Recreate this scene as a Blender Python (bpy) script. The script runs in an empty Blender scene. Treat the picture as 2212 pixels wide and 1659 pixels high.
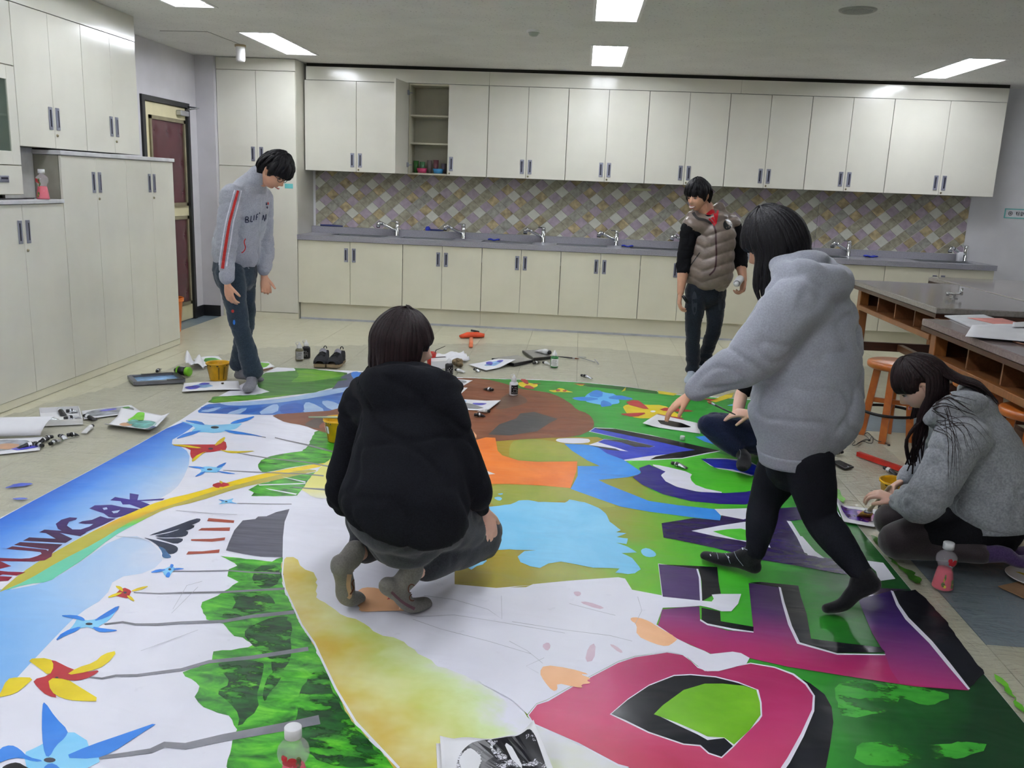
import bpy, bmesh, math, random
from math import sin, cos, pi, radians, sqrt
from mathutils import Vector, Matrix, noise, geometry
SC = bpy.context.scene
COL = SC.collection
rnd = random.Random(7)
V = Vector

# ------------------------------------------------------------------ camera
FPX, PITCH, ROLL, YAW = 1900.0, 0.22096, 0.04028, 0.06818
CAMH = 1.533
_f = V((-sin(YAW)*cos(PITCH), cos(YAW)*cos(PITCH), -sin(PITCH)))
_r = V((cos(YAW), sin(YAW), 0)); _u = _r.cross(_f)
RT = _r*cos(ROLL) + _u*sin(ROLL); UP = _u*cos(ROLL) - _r*sin(ROLL); FW = _f
EYE = V((0, 0, CAMH))
cam_d = bpy.data.cameras.new('camera'); cam = bpy.data.objects.new('camera', cam_d); COL.objects.link(cam)
M = Matrix.Identity(4)
for i in range(3):
    M[i][0] = RT[i]; M[i][1] = UP[i]; M[i][2] = -FW[i]; M[i][3] = EYE[i]
cam.matrix_world = M
cam_d.sensor_width = 36; cam_d.lens = FPX*36/2212; cam_d.clip_start = 0.05
SC.camera = cam

def ray(px, py): return FW + RT*((px-1106)/FPX) - UP*((py-829.5)/FPX)
def fl(px, py, z=0.0):
    d = ray(px, py); return EYE + d*((z-CAMH)/d.z)
def onY(px, py, Y):
    d = ray(px, py); return EYE + d*(Y/d.y)
def onX(px, py, X):
    d = ray(px, py); return EYE + d*(X/d.x)

# ------------------------------------------------------------------ world and exposure
w = bpy.data.worlds.new('world'); SC.world = w; w.use_nodes = True
w.node_tree.nodes['Background'].inputs[0].default_value = (0.75, 0.85, 1.0, 1)
w.node_tree.nodes['Background'].inputs[1].default_value = 0.10
SC.view_settings.view_transform = 'Standard'; SC.view_settings.look = 'None'
SC.view_settings.gamma = 1.0; SC.view_settings.use_curve_mapping = False
SC.view_settings.exposure = 1.2
TUBE_W = 26.0          # emission strength of the fluorescent tubes

# ------------------------------------------------------------------ materials
def lin(c):
    if isinstance(c, str):
        c = c.lstrip('#'); c = [int(c[i:i+2], 16)/255 for i in (0, 2, 4)]
    return tuple((x/12.92 if x <= 0.04045 else ((x+0.055)/1.055)**2.4) for x in c) + (1.0,)
_mats = {}
class N:
    """tiny node-tree writer"""
    def __init__(s, name):
        s.m = bpy.data.materials.new(name); s.m.use_nodes = True
        s.t = s.m.node_tree; s.b = s.t.nodes['Principled BSDF']; s.out = s.t.nodes['Material Output']
        s._tc = None
    def tc(s, w='Object'):
        if s._tc is None: s._tc = s.t.nodes.new('ShaderNodeTexCoord')
        return s._tc.outputs[w]
    def n(s, t, **kw):
        n = s.t.nodes.new(t)
        for k, v in kw.items(): setattr(n, k, v)
        return n
    def l(s, a, b): s.t.links.new(a, b)
    def mapping(s, scale=(1, 1, 1), rot=(0, 0, 0), loc=(0, 0, 0), src=None):
        m = s.n('ShaderNodeMapping'); s.l(src or s.tc(), m.inputs[0])
        m.inputs['Scale'].default_value = scale; m.inputs['Rotation'].default_value = rot; m.inputs['Location'].default_value = loc
        return m.outputs[0]
    def noise(s, scale=5, detail=3, rough=0.5, vec=None, dist=0.0):
        n = s.n('ShaderNodeTexNoise'); n.inputs['Scale'].default_value = scale; n.inputs['Detail'].default_value = detail
        n.inputs['Roughness'].default_value = rough; n.inputs['Distortion'].default_value = dist
        s.l(vec or s.tc(), n.inputs['Vector']); return n.outputs['Fac']
    def ramp(s, fac, stops, interp='LINEAR'):
        r = s.n('ShaderNodeValToRGB'); r.color_ramp.interpolation = interp
        e = r.color_ramp.elements
        while len(e) < len(stops): e.new(0.5)
        for i, (p, c) in enumerate(stops):
            e[i].position = p; e[i].color = lin(c) if not isinstance(c, (int, float)) else (c, c, c, 1)
        s.l(fac, r.inputs[0]); return r.outputs[0]
    def mix(s, fac, a, b):
        m = s.n('ShaderNodeMix', data_type='RGBA')
        if isinstance(fac, (int, float)): m.inputs[0].default_value = fac
        else: s.l(fac, m.inputs[0])
        for k, x in ((6, a), (7, b)):
            if isinstance(x, (str, tuple, list)): m.inputs[k].default_value = lin(x)
            else: s.l(x, m.inputs[k])
        return m.outputs[2]
    def col(s, x):
        if isinstance(x, (str, tuple, list)): s.b.inputs['Base Color'].default_value = lin(x)
        else: s.l(x, s.b.inputs['Base Color'])
    def set(s, rough=None, metal=None, spec=None, sheen=None, alpha=None, trans=None, coat=None, ior=None, sss=None):
        b = s.b.inputs
        if rough is not None: b['Roughness'].default_value = rough
        if metal is not None: b['Metallic'].default_value = metal
        if spec is not None: b['Specular IOR Level'].default_value = spec
        if sheen is not None: b['Sheen Weight'].default_value = sheen; b['Sheen Roughness'].default_value = 0.5
        if alpha is not None: b['Alpha'].default_value = alpha
        if trans is not None: b['Transmission Weight'].default_value = trans
        if coat is not None: b['Coat Weight'].default_value = coat; b['Coat Roughness'].default_value = 0.15
        if ior is not None: b['IOR'].default_value = ior
        if sss is not None: b['Subsurface Weight'].default_value = sss; b['Subsurface Radius'].default_value = (0.02, 0.008, 0.004)
    def bump(s, h, strength=0.3, dist=0.01):
        n = s.n('ShaderNodeBump'); n.inputs['Strength'].default_value = strength; n.inputs['Distance'].default_value = dist
        s.l(h, n.inputs['Height']); s.l(n.outputs[0], s.b.inputs['Normal'])
def mat(name, col, rough=0.5, var=0.06, scale=9, bump=0.0, bscale=None, stretch=(1, 1, 1), **kw):
    """plain material with a little procedural variation of its own colour"""
    if name in _mats: return _mats[name]
    n = N(name); n.set(rough=rough, **kw)
    c = lin(col)
    vec = n.mapping(stretch)
    f = n.noise(scale, 3, vec=vec)
    cc = col if not isinstance(col, str) else [int(col.lstrip('#')[i:i+2], 16)/255 for i in (0, 2, 4)]
    lo = [max(0, x*(1-var)) for x in cc]; hi = [min(1, x*(1+var)) for x in cc]
    n.col(n.ramp(f, [(0.3, lo), (0.7, hi)]))
    if bump: n.bump(n.noise(bscale or scale*6, 4, vec=vec), bump, 0.004)
    _mats[name] = n.m
    return n.m
def emit(name, col, strength):
    n = N(name); n.b.inputs['Emission Color'].default_value = lin(col); n.b.inputs['Emission Strength'].default_value = strength
    n.col(col); return n.m

# ------------------------------------------------------------------ mesh builder
class MB:
    def __init__(s): s.v = []; s.f = []; s.mi = []; s.sm = []
    def add(s, vs, fs, mi=0, sm=False):
        b = len(s.v); s.v += [tuple(x) for x in vs]
        for f in fs: s.f.append(tuple(b+i for i in f)); s.mi.append(mi); s.sm.append(sm)
        return s
    def box(s, lo, hi, mi=0, mx=None):
        x0, y0, z0 = lo; x1, y1, z1 = hi
        vs = [V(p) for p in ((x0,y0,z0),(x1,y0,z0),(x1,y1,z0),(x0,y1,z0),(x0,y0,z1),(x1,y0,z1),(x1,y1,z1),(x0,y1,z1))]
        if mx is not None: vs = [mx @ p for p in vs]
        return s.add(vs, [(0,3,2,1),(4,5,6,7),(0,1,5,4),(1,2,6,5),(2,3,7,6),(3,0,4,7)], mi)
    def bev(s, lo, hi, b=0.004, mi=0, mx=None):
        """box with chamfered edges"""
        bm = bmesh.new()
        bmesh.ops.create_cube(bm, size=1)
        for v in bm.verts:
            v.co = V([lo[i] + (v.co[i]+0.5)*(hi[i]-lo[i]) for i in range(3)])
        bmesh.ops.bevel(bm, geom=bm.edges[:], offset=b, segments=1, affect='EDGES', profile=0.5)
        if mx is not None: bm.transform(mx)
        s.bm(bm, mi); return s
    def bm(s, bm, mi=0, sm=False):
        bm.verts.index_update()
        s.add([v.co.copy() for v in bm.verts], [[v.index for v in f.verts] for f in bm.faces], mi, sm); bm.free(); return s
    def tube(s, pts, r, n=8, mi=0, cap=True, sm=True, up=None, flat=1.0):
        """round bar along pts; r number or list; flat squeezes the second axis"""
        pts = [V(p) for p in pts]; m = len(pts)
        rs = r if isinstance(r, (list, tuple)) else [r]*m
        vs = []; prev = None
        for i, p in enumerate(pts):
            t = (pts[min(i+1, m-1)] - pts[max(i-1, 0)])
            t = t.normalized() if t.length > 1e-9 else V((0, 0, 1))
            if prev is None:
                a = up if up is not None else (V((0, 0, 1)) if abs(t.z) < 0.9 else V((1, 0, 0)))
                x = a.cross(t).normalized()
            else:
                x = (prev - t*prev.dot(t)).normalized()
            prev = x; y = t.cross(x)
            rx, ry = rs[i] if isinstance(rs[i], tuple) else (rs[i], rs[i]*flat)
            for k in range(n):
                a = 2*pi*k/n; vs.append(p + x*(cos(a)*rx) + y*(sin(a)*ry))
        fs = []
        for i in range(m-1):
            for k in range(n):
                k2 = (k+1) % n; fs.append((i*n+k, i*n+k2, (i+1)*n+k2, (i+1)*n+k))
        if cap: fs.append(tuple(range(n-1, -1, -1))); fs.append(tuple((m-1)*n+k for k in range(n)))
        return s.add(vs, fs, mi, sm)
    def lathe(s, prof, n=20, mi=0, sm=True, mx=None, a0=0.0, a1=2*pi):
        full = abs(a1-a0-2*pi) < 1e-6
        nn = n if full else n+1
        vs = []
        for r, z in prof:
            for k in range(nn):
                a = a0+(a1-a0)*k/n; vs.append(V((r*cos(a), r*sin(a), z)))
        if mx is not None: vs = [mx @ p for p in vs]
        fs = []
        for i in range(len(prof)-1):
            for k in range(n):
                k2 = (k+1) % nn
                fs.append((i*nn+k, i*nn+k2, (i+1)*nn+k2, (i+1)*nn+k))
        return s.add(vs, fs, mi, sm)
    def prism(s, poly, z0, z1, mi=0, mx=None):
        n = len(poly)
        vs = [V((p[0], p[1], z0)) for p in poly] + [V((p[0], p[1], z1)) for p in poly]
        if mx is not None: vs = [mx @ p for p in vs]
        fs = [tuple(range(n-1, -1, -1)), tuple(range(n, 2*n))] + [(i, (i+1) % n, n+(i+1) % n, n+i) for i in range(n)]
        return s.add(vs, fs, mi)
    def sheet(s, fn, nu, nv, th=0.0, mi=0, sm=True):
        """surface fn(u,v)->point; th>0 gives it a thickness downwards along its normal"""
        P = [[V(fn(i/nu, j/nv)) for j in range(nv+1)] for i in range(nu+1)]
        vs = [p for row in P for p in row]; W = nv+1
        fs = [(i*W+j, (i+1)*W+j, (i+1)*W+j+1, i*W+j+1) for i in range(nu) for j in range(nv)]
        if th:
            k = len(vs)
            nb = []
            for i in range(nu+1):
                for j in range(nv+1):
                    du = P[min(i+1, nu)][j]-P[max(i-1, 0)][j]; dv = P[i][min(j+1, nv)]-P[i][max(j-1, 0)]
                    nn = du.cross(dv); nn = nn.normalized() if nn.length > 1e-12 else V((0, 0, 1))
                    nb.append(P[i][j]-nn*th)
            vs += nb
            fs += [tuple(k+x for x in f[::-1]) for f in fs[:nu*nv]]
            for j in range(nv):
                fs.append((j, j+1, k+j+1, k+j)); a = nu*W; fs.append((a+j+1, a+j, k+a+j, k+a+j+1))
            for i in range(nu):
                fs.append(((i+1)*W, i*W, k+i*W, k+(i+1)*W)); fs.append((i*W+nv, (i+1)*W+nv, k+(i+1)*W+nv, k+i*W+nv))
        return s.add(vs, fs, mi, sm)
    def mesh(s, name, mats, off=None):
        me = bpy.data.meshes.new(name)
        vs = s.v if off is None else [(a-off[0], b-off[1], c-off[2]) for a, b, c in s.v]
        me.from_pydata(vs, [], s.f)
        if not isinstance(mats, (list, tuple)): mats = [mats]
        for m in mats: me.materials.append(m)
        me.polygons.foreach_set('material_index', s.mi)
        me.polygons.foreach_set('use_smooth', s.sm)
        me.update(); return me

def tag(o, label=None, cat=None, group=None, kind=None):
    if label: o['label'] = label
    if cat: o['category'] = cat
    if group: o['group'] = group
    if kind: o['kind'] = kind
    return o
def link(name, me, parent=None, loc=None, rotz=None):
    o = bpy.data.objects.new(name, me); COL.objects.link(o)
    if parent is not None: o.parent = parent
    if loc is not None: o.location = loc
    if rotz is not None: o.rotation_euler = (0, 0, rotz)
    return o
_base = {}
def thing(name, label, cat, loc=(0, 0, 0), rotz=0, group=None):
    o = link(name, None, None, loc, rotz); o.empty_display_size = 0.05
    _base[o.name] = V(loc); return tag(o, label, cat, group)
def part(name, mb, mats, parent, world=False, label=None):
    """mesh child. world=True: the builder holds world coordinates (parent chain unrotated)"""
    off = None
    if world:
        p = parent
        while p.parent is not None: p = p.parent
        off = _base.get(p.name, V(p.location))
    o = link(name, mb.mesh(name, mats, off), parent)
    if label: o['label'] = label
    if name in TINY: o['kind'] = 'stuff'
    return o
TINY = {'print', 'lettering', 'rib', 'paint_drip', 'pattern_mark', 'pattern_line', 'loose_hair', 'lace', 'emblem', 'leg_wire'}
def solo(name, mb, mats, label, cat, loc=(0, 0, 0), rotz=0, group=None):
    return tag(link(name, mb.mesh(name, mats), None, loc, rotz), label, cat, group)
def struct(name, mb, mats, parent=None):
    return tag(link(name, mb.mesh(name, mats), parent), kind='structure')
def dup(root, loc=None, rotz=None, label=None, group=None):
    r = root.copy(); COL.objects.link(r)
    if loc is not None: r.location = loc
    if rotz is not None: r.rotation_euler = (0, 0, rotz)
    if label: r['label'] = label
    if group: r['group'] = group
    for ch in list(root.children):
        c = ch.copy(); COL.objects.link(c); c.parent = r
        for g in list(ch.children):
            d = g.copy(); COL.objects.link(d); d.parent = c
    return r
def RZ(a): return Matrix.Rotation(a, 4, 'Z')
def TR(*p): return Matrix.Translation(V(p))
# ================================================================== ROOM
XL, XR, Y0, YW, ZC = -4.106, 5.3, -3.2, 10.08, 2.74
CREAM = mat('cream laminate', '#dddbcf', rough=0.16, var=0.015, scale=3)
CREAM2 = mat('cream laminate base', '#dedbc7', rough=0.2, var=0.015, scale=3)
CARC = mat('carcass edge grey', '#8f8d80', rough=0.6)
INSIDE = mat('cabinet inside', '#c2beaa', rough=0.6, var=0.02)
WALLM = mat('lilac grey wall paint', '#c6c4c8', rough=0.8, var=0.02, scale=4, bump=0.05)
WALLW = mat('pale wall paint', '#dcdcde', rough=0.8, var=0.02, scale=4, bump=0.05)
def ceiling_mat():
    n = N('fissured ceiling board'); n.set(rough=0.9)
    v = n.mapping((1, 1, 1)); a = n.noise(55, 2, vec=v); b = n.noise(2.5, 3, vec=v)
    c = n.mix(n.ramp(a, [(0.30, 1.0), (0.36, 0.0)]), n.ramp(b, [(0.3, '#d6d6d2'), (0.7, '#dfdfdb')]), '#b2b2ae')
    n.col(c); return n.m
CEILM = ceiling_mat()
def floor_mat(name, a, b, spot):
    n = N(name); n.set(rough=0.28, spec=0.4)
    oi = n.n('ShaderNodeObjectInfo'); v = n.n('ShaderNodeVectorMath', operation='ADD'); n.l(n.tc(), v.inputs[0])
    s = n.n('ShaderNodeVectorMath', operation='SCALE'); n.l(oi.outputs['Location'], s.inputs[0]); s.inputs['Scale'].default_value = 3.1
    n.l(s.outputs[0], v.inputs[1])
    f = n.noise(7, 5, 0.65, v.outputs[0]); g = n.noise(60, 2, 0.5, v.outputs[0])
    c = n.mix(n.ramp(g, [(0.62, 0.0), (0.72, 0.5)]), n.ramp(f, [(0.3, a), (0.7, b)]), spot)
    n.col(c); n.bump(n.noise(9, 2, 0.5, v.outputs[0]), 0.04, 0.004); return n.m
FLOORM = floor_mat('cream floor tile', '#c4c0a6', '#cfccb4', '#aaa68e')
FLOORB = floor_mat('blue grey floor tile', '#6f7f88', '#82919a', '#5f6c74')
JOINT = mat('floor joint', '#7d7866', rough=0.9)
BLACK = mat('black vinyl skirting', '#15161a', rough=0.4)
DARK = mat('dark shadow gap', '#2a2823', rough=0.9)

m = MB(); m.box((XL-0.3, Y0-0.3, -0.12), (XR+0.3, YW+0.3, -0.004))
floor = struct('floor', m, JOINT)
TS = 0.495
X_OFF = 0.0  # tile joint line
_p = fl(1248.5, 719.2); X_OFF = _p.x % TS
tl = MB(); g = 0.0012; tl.bev((g-TS/2, g-TS/2, -0.006), (TS/2-g, TS/2-g, 0.0), 0.0012); TILE_ME = tl.mesh('floor_tile', FLOORM)
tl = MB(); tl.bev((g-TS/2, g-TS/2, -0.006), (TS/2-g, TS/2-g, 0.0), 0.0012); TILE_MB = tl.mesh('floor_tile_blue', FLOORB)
def in_view(p, pad=60):
    d = p-EYE; z = d.dot(FW)
    if z < 0.3: return False
    x = 1106+FPX*d.dot(RT)/z; y = 829.5-FPX*d.dot(UP)/z
    return -pad < x < 2212+pad and -pad < y < 1659+pad
BANNER_IN = [(-2.3, 1.2), (1.5, 1.2), (1.42, 3.2), (1.0, 5.6), (-1.6, 6.6), (-2.0, 4.5)]
def inside(p, poly):
    c = False; n = len(poly)
    for i in range(n):
        a, b = poly[i], poly[(i+1) % n]
        if (a[1] > p[1]) != (b[1] > p[1]) and p[0] < (b[0]-a[0])*(p[1]-a[1])/(b[1]-a[1])+a[0]: c = not c
    return c
cand = []
for i in range(-14, 16):
    for j in range(0, 22):
        cx = X_OFF+(i+0.5)*TS; cy = 9.43-(j+0.5)*TS
        if not (XL-0.25 < cx < XR): continue
        p = V((cx, cy, 0))
        if in_view(p, 90): cand.append((-(p-EYE).length, cx, cy))
cand.sort(reverse=True)
n_t = 0
rest = MB()
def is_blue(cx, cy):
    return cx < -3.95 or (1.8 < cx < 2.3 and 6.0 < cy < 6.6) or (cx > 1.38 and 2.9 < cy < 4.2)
for d, cx, cy in cand:
    deep = all(inside((cx+a*TS*0.6, cy+b*TS*0.6), BANNER_IN) for a in (-1, 1) for b in (-1, 1))
    if not deep and n_t < 298:
        link('floor_tile', TILE_MB if is_blue(cx, cy) else TILE_ME, floor, (cx, cy, 0)); n_t += 1
    else:
        rest.box((cx-TS/2+g, cy-TS/2+g, -0.006), (cx+TS/2-g, cy+TS/2-g, -0.0001))
# tiles outside the picture, as one slab level with the others
_seen = {(round(c[1], 3), round(c[2], 3)) for c in cand}
for i in range(-14, 16):
    for j in range(-2, 27):
        cx = X_OFF+(i+0.5)*TS; cy = 9.43-(j+0.5)*TS
        if XL-0.25 < cx < XR+0.2 and Y0 < cy < YW and (round(cx, 3), round(cy, 3)) not in _seen:
            rest.box((cx-TS/2+g, cy-TS/2+g, -0.006), (cx+TS/2-g, cy+TS/2-g, -0.0001))
o = link('floor_tile_field', rest.mesh('floor_tile_field', FLOORM), floor); o['kind'] = 'stuff'

# walls
m = MB(); m.box((XL-0.2, Y0, 0), (XL, 8.20, ZC)); m.box((XL-0.2, 9.22, 0), (XL, YW+0.2, ZC)); m.box((XL-0.2, 8.20, 2.235), (XL, 9.22, ZC))
m.box((XL-0.24, 8.18, 0), (XL-0.14, 9.24, 2.3))
struct('wall_left', m, WALLM)
m = MB(); m.box((XL, 9.42, 0), (-3.905, 9.60, ZC)); struct('wall_stub', m, WALLM)
m = MB(); m.box((XL, YW, 0), (XR, YW+0.2, ZC)); struct('wall_back', m, WALLW)
m = MB(); m.box((XR, Y0, 0), (XR+0.2, YW, ZC)); struct('wall_right', m, WALLW)
m = MB(); m.box((XL-0.2, Y0-0.2, 0), (XR+0.2, Y0, ZC)); struct('wall_front', m, WALLW)
m = MB(); m.box((XL+0.001, 9.405, 0), (-3.908, 9.42, 0.12)); m.box((XL, 9.22, 0), (XL+0.012, 9.42, 0.12)); struct('baseboard_stub', m, BLACK)

# ------------------------------------------------------------------ ceiling with recessed light troughs
LIGHTS = [  # x0, x1, y0, y1, label
    (0.03, 0.335, 8.02, 9.27, 'fluorescent ceiling light over the middle of the wall cabinets, farther of the two in line'),
    (0.03, 0.335, 5.62, 6.87, 'fluorescent ceiling light cut by the top edge of the photo, right of centre'),
    (-3.02, -2.715, 7.86, 9.13, 'two-tube ceiling light close to the tall corner cupboard'),
    (-3.08, -2.775, 5.52, 6.77, 'ceiling light cut by the top edge of the photo at left'),
    (3.20, 3.505, 8.12, 9.40, 'two-tube ceiling light above the right end of the wall cabinets'),
    (0.03, 0.335, 3.22, 4.47, 'middle row ceiling light above the banner, out of the picture'), (-3.08, -2.775, 3.22, 4.47, 'left row ceiling light above the banner, out of the picture'),  # from here down: unseen fittings added to brighten the banner and near floor
    (0.03, 0.335, 0.82, 2.07, 'middle row ceiling light just ahead of the camera, out of the picture'), (-3.08, -2.775, 0.82, 2.07, 'left row ceiling light just ahead of the camera, out of the picture'),
    (0.03, 0.335, -1.58, -0.33, 'middle row ceiling light behind the camera'), (-3.08, -2.775, -1.58, -0.33, 'added left row ceiling light behind the camera, unseen, for brightness'),
]
TRAY = 0.062
xs = sorted({XL-0.2, XR+0.2, *[l[0] for l in LIGHTS], *[l[1] for l in LIGHTS]})
ys = sorted({Y0-0.2, YW+0.2, *[l[2] for l in LIGHTS], *[l[3] for l in LIGHTS]})
m = MB()
for i in range(len(xs)-1):
    for j in range(len(ys)-1):
        cx, cy = (xs[i]+xs[i+1])/2, (ys[j]+ys[j+1])/2
        if any(l[0] < cx < l[1] and l[2] < cy < l[3] for l in LIGHTS): continue
        m.box((xs[i], ys[j], ZC), (xs[i+1], ys[j+1], ZC+0.012))
m.box((XL-0.2, Y0-0.2, ZC+0.14), (XR+0.2, YW+0.2, ZC+0.2))
ceiling = struct('ceiling', m, CEILM)
TUBE = emit('lit fluorescent tube', '#f2f6ff', TUBE_W); TUBE_OLD = emit('aged lit fluorescent tube', '#f2f6ff', TUBE_W*0.45)  # second tube dimmed only so the left hanging cupboards don't burn out
REFL = mat('white enamel reflector', '#f2f2f0', rough=0.35, var=0.01)
TRIMW = mat('white fixture trim', '#e6e6e4', rough=0.4, var=0.01)
for k, (x0, x1, y0, y1, lab) in enumerate(LIGHTS):
    t = thing('ceiling_light', lab or 'added fluorescent ceiling light above and behind the camera', 'ceiling light', ((x0+x1)/2, (y0+y1)/2, ZC), 0,
              None if lab else 'added ceiling lights behind the camera')
    hw, hl = (x1-x0)/2, (y1-y0)/2
    m = MB(); th = 0.004                                                   # folded trough open below
    m.box((-hw, -hl, TRAY), (hw, hl, TRAY+th))
    for s in (-1, 1):
        m.sheet(lambda u, v, s=s: (s*(hw-0.002-0.03*v), (u*2-1)*(hl-0.002), TRAY*v), 1, 1, th, sm=False)
        m.box((-hw, s*hl-(th if s > 0 else 0), 0), (hw, s*hl+(0 if s > 0 else th), TRAY))
    m.prism([(-0.03, 0), (0.03, 0), (0, -0.035)], -hl+0.01, hl-0.01, mx=TR(0, 0, TRAY) @ Matrix.Rotation(pi/2, 4, 'X') @ Matrix.Scale(1, 4))
    part('reflector', m, REFL, t)
    m = MB(); b = 0.018
    for lo, hi in (((-hw-b, -hl-b), (-hw+0.004, hl+b)), ((hw-0.004, -hl-b), (hw+b, hl+b)), ((-hw, -hl-b), (hw, -hl+0.004)), ((-hw, hl-0.004), (hw, hl+b))):
        m.box((lo[0], lo[1], -0.006), (hi[0], hi[1], 0.0))
    part('trim_frame', m, TRIMW, t)
    for s in (-1, 1):
        m = MB(); tm = TUBE_OLD if k == 3 else TUBE; m.tube([(s*0.075, -hl+0.035, 0.026), (s*0.075, hl-0.035, 0.026)], 0.014, 10); part('tube', m, tm, t)
        m = MB()
        for e in (-1, 1): m.box((s*0.075-0.018, e*(hl-0.018)-0.014, 0.010), (s*0.075+0.018, e*(hl-0.018)+0.014, TRAY))
        part('lamp_holder', m, TRIMW, t)
# dark reveal between cabinets and ceiling
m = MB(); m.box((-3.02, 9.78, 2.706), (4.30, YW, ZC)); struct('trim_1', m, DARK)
# ceiling fittings
c = fl(1853, 21, ZC)
t = thing('ceiling_speaker', 'round grey flush speaker grille in the ceiling at upper right', 'speaker', (c.x, c.y, ZC))
GRILL = mat('grey speaker grille', '#8b8d8a', rough=0.6, var=0.2, scale=220)
m = MB(); m.lathe([(0.0, -0.012), (0.085, -0.012), (0.10, -0.008)], 32); part('grille', m, GRILL, t)
m = MB(); m.lathe([(0.095, -0.009), (0.105, -0.013), (0.118, -0.006), (0.12, 0)], 32); part('rim', m, mat('grey speaker rim', '#a2a29c', rough=0.5), t)
c = fl(1153, 66, ZC)
t = thing('smoke_detector', 'small pale detector on the ceiling left of the middle lights', 'detector', (c.x, c.y, ZC))
m = MB(); m.lathe([(0.055, 0), (0.055, -0.012), (0.048, -0.016)], 24); part('base', m, TRIMW, t)
m = MB(); m.lathe([(0.0, -0.045), (0.026, -0.043), (0.036, -0.034), (0.04, -0.016), (0.042, -0.012)], 24); part('sensor', m, mat('greenish grey plastic', '#aab0a8', rough=0.5), t)
c = fl(519, 97, ZC)
t = thing('ceiling_canister', 'small white cylinder hanging from the ceiling by the corner cupboard', 'ceiling fitting', (c.x, c.y, ZC))
m = MB(); m.lathe([(0.0, 0), (0.052, 0), (0.052, -0.018), (0.0, -0.018)], 24); part('base', m, mat('aged ivory plastic', '#b9a887', rough=0.5), t)
m = MB(); m.lathe([(0.042, -0.018), (0.044, -0.13), (0.038, -0.15), (0.0, -0.152)], 24); part('canister', m, mat('white plastic', '#e8e8e6', rough=0.4, var=0.02), t)
m = MB()
for a, b in (((345, 66), (448, 68)), ((448, 68), (520, 96))):
    p, q = fl(*a, ZC), fl(*b, ZC); m.tube([(p.x, p.y, ZC-0.0015), (q.x, q.y, ZC-0.0015)], 0.002, 4)
struct('trim_2', m, mat('ceiling board joint', '#8f8f88', rough=0.9))

# ================================================================== CABINETS
METAL = mat('brushed grey metal', '#9a9cab', rough=0.35, metal=0.6, var=0.05)
SLOT = mat('dark finger slot', '#2b2b3c', rough=0.5)
BRASS = mat('lock brass', '#8f866c', rough=0.35, metal=0.8)
hm = MB()   # flush pull: plate with raised lip and dark slot; local origin at its middle on the door face (-y out)
hm.bev((-0.021, -0.006, -0.075), (0.021, 0.0, 0.075), 0.002, 0); hm.box((-0.011, -0.0068, -0.055), (0.008, -0.0058, 0.057), 1); hm.bev((0.004, -0.010, -0.058), (0.012, -0.005, 0.058), 0.002, 0)
HANDLE_ME = hm.mesh('handle', [METAL, SLOT])
lm = MB(); lm.lathe([(0.0, 0.008), (0.008, 0.008), (0.010, 0.0)], 12, mx=Matrix.Rotation(pi/2, 4, 'X')); LOCK_ME = lm.mesh('lock', BRASS)
def cabinet(name, label, cat, loc, rotz, w, h, d, splits, hz, mt=CREAM, hside=None, lock=None, group=None, open_door=None, shelves=(), gap=0.002, z0=0.0, ch=None):
    """front at y=0 facing -y, x 0..w. splits: door edges; hside: 'l'/'r' side of each door with the pull"""
    t = thing(name, label, cat, loc, rotz, group)
    m = MB(); th = 0.018
    if open_door is None:
        m.box((0.001, 0.021, 0.001), (w-0.001, d, (ch or h)-0.001))
    else:
        m.box((0.001, 0.02, 0.001), (th, d, h-0.001)); m.box((w-th, 0.02, 0.001), (w-0.001, d, h-0.001))
        m.box((th, 0.02, 0.001), (w-th, d, th)); m.box((th, 0.02, h-th), (w-th, d, h-0.001)); m.box((th, d-th, th), (w-th, d, h-th))
    part('carcass', m, CARC if open_door is None else INSIDE, t)
    for z in shelves:
        m = MB(); m.bev((th, 0.03, z-0.009), (w-th, d-th, z+0.009), 0.002); part('shelf', m, INSIDE, t)
    for k in range(len(splits)-1):
        a, b = splits[k]+gap, splits[k+1]-gap
        dw = b-a
        m = MB()
        if open_door == k:      # hinged at its left edge, swung out past square
            m.bev((0, -0.018, 0.002+z0), (dw, 0, h-0.002), 0.0015)
            o = part('door', m, mt, t); o.location = (a, 0.0, 0); o.rotation_euler = (0, 0, radians(-97)); o['label'] = 'cupboard door swung wide open'
            mm = MB()
            for z in (0.1, h-0.1): mm.bev((0.004, 0.0, z-0.025), (0.05, 0.014, z+0.025), 0.003); mm.tube([(0.02, 0.006, z), (-0.02, 0.035, z)], 0.006, 6)
            part('hinge', mm, METAL, o)
            hx = dw-0.04
        else:
            m.bev((a, 0, 0.002+z0), (b, 0.018, h-0.002), 0.0015); o = part('door', m, mt, t)
            hx = None
        sd = (hside or 'rl'*8)[k]
        if sd in 'lr':
            x = (a+0.04 if sd == 'l' else b-0.04) if hx is None else hx
            hd = link('handle', HANDLE_ME, o, (x, 0 if hx is None else -0.018, hz))
            if sd == 'l': hd.scale = (-1, 1, 1)
        if lock and sd == 'l' and lock != 'none':
            link('lock', LOCK_ME, o, ((a+0.022) if hx is None else dw-0.02, 0 if hx is None else -0.018, hz+lock))
    return t
UX = [-3.04, -1.90, -1.035, -0.186, 0.663, 1.502, 2.341, 3.17, 4.288]
ULAB = ['wide cream wall cupboard at the left end, beside the tall corner cupboard', 'cream wall cupboard with its left door standing open',
        'cream wall cupboard next right of the open one', 'cream wall cupboard right below the middle ceiling light', 'cream wall cupboard straight above the head of the boy in the vest',
        'cream wall cupboard above the bent head of the walking person', 'cream wall cupboard second from the right end of the row', 'wide cream wall cupboard at the right end of the row']
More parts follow.
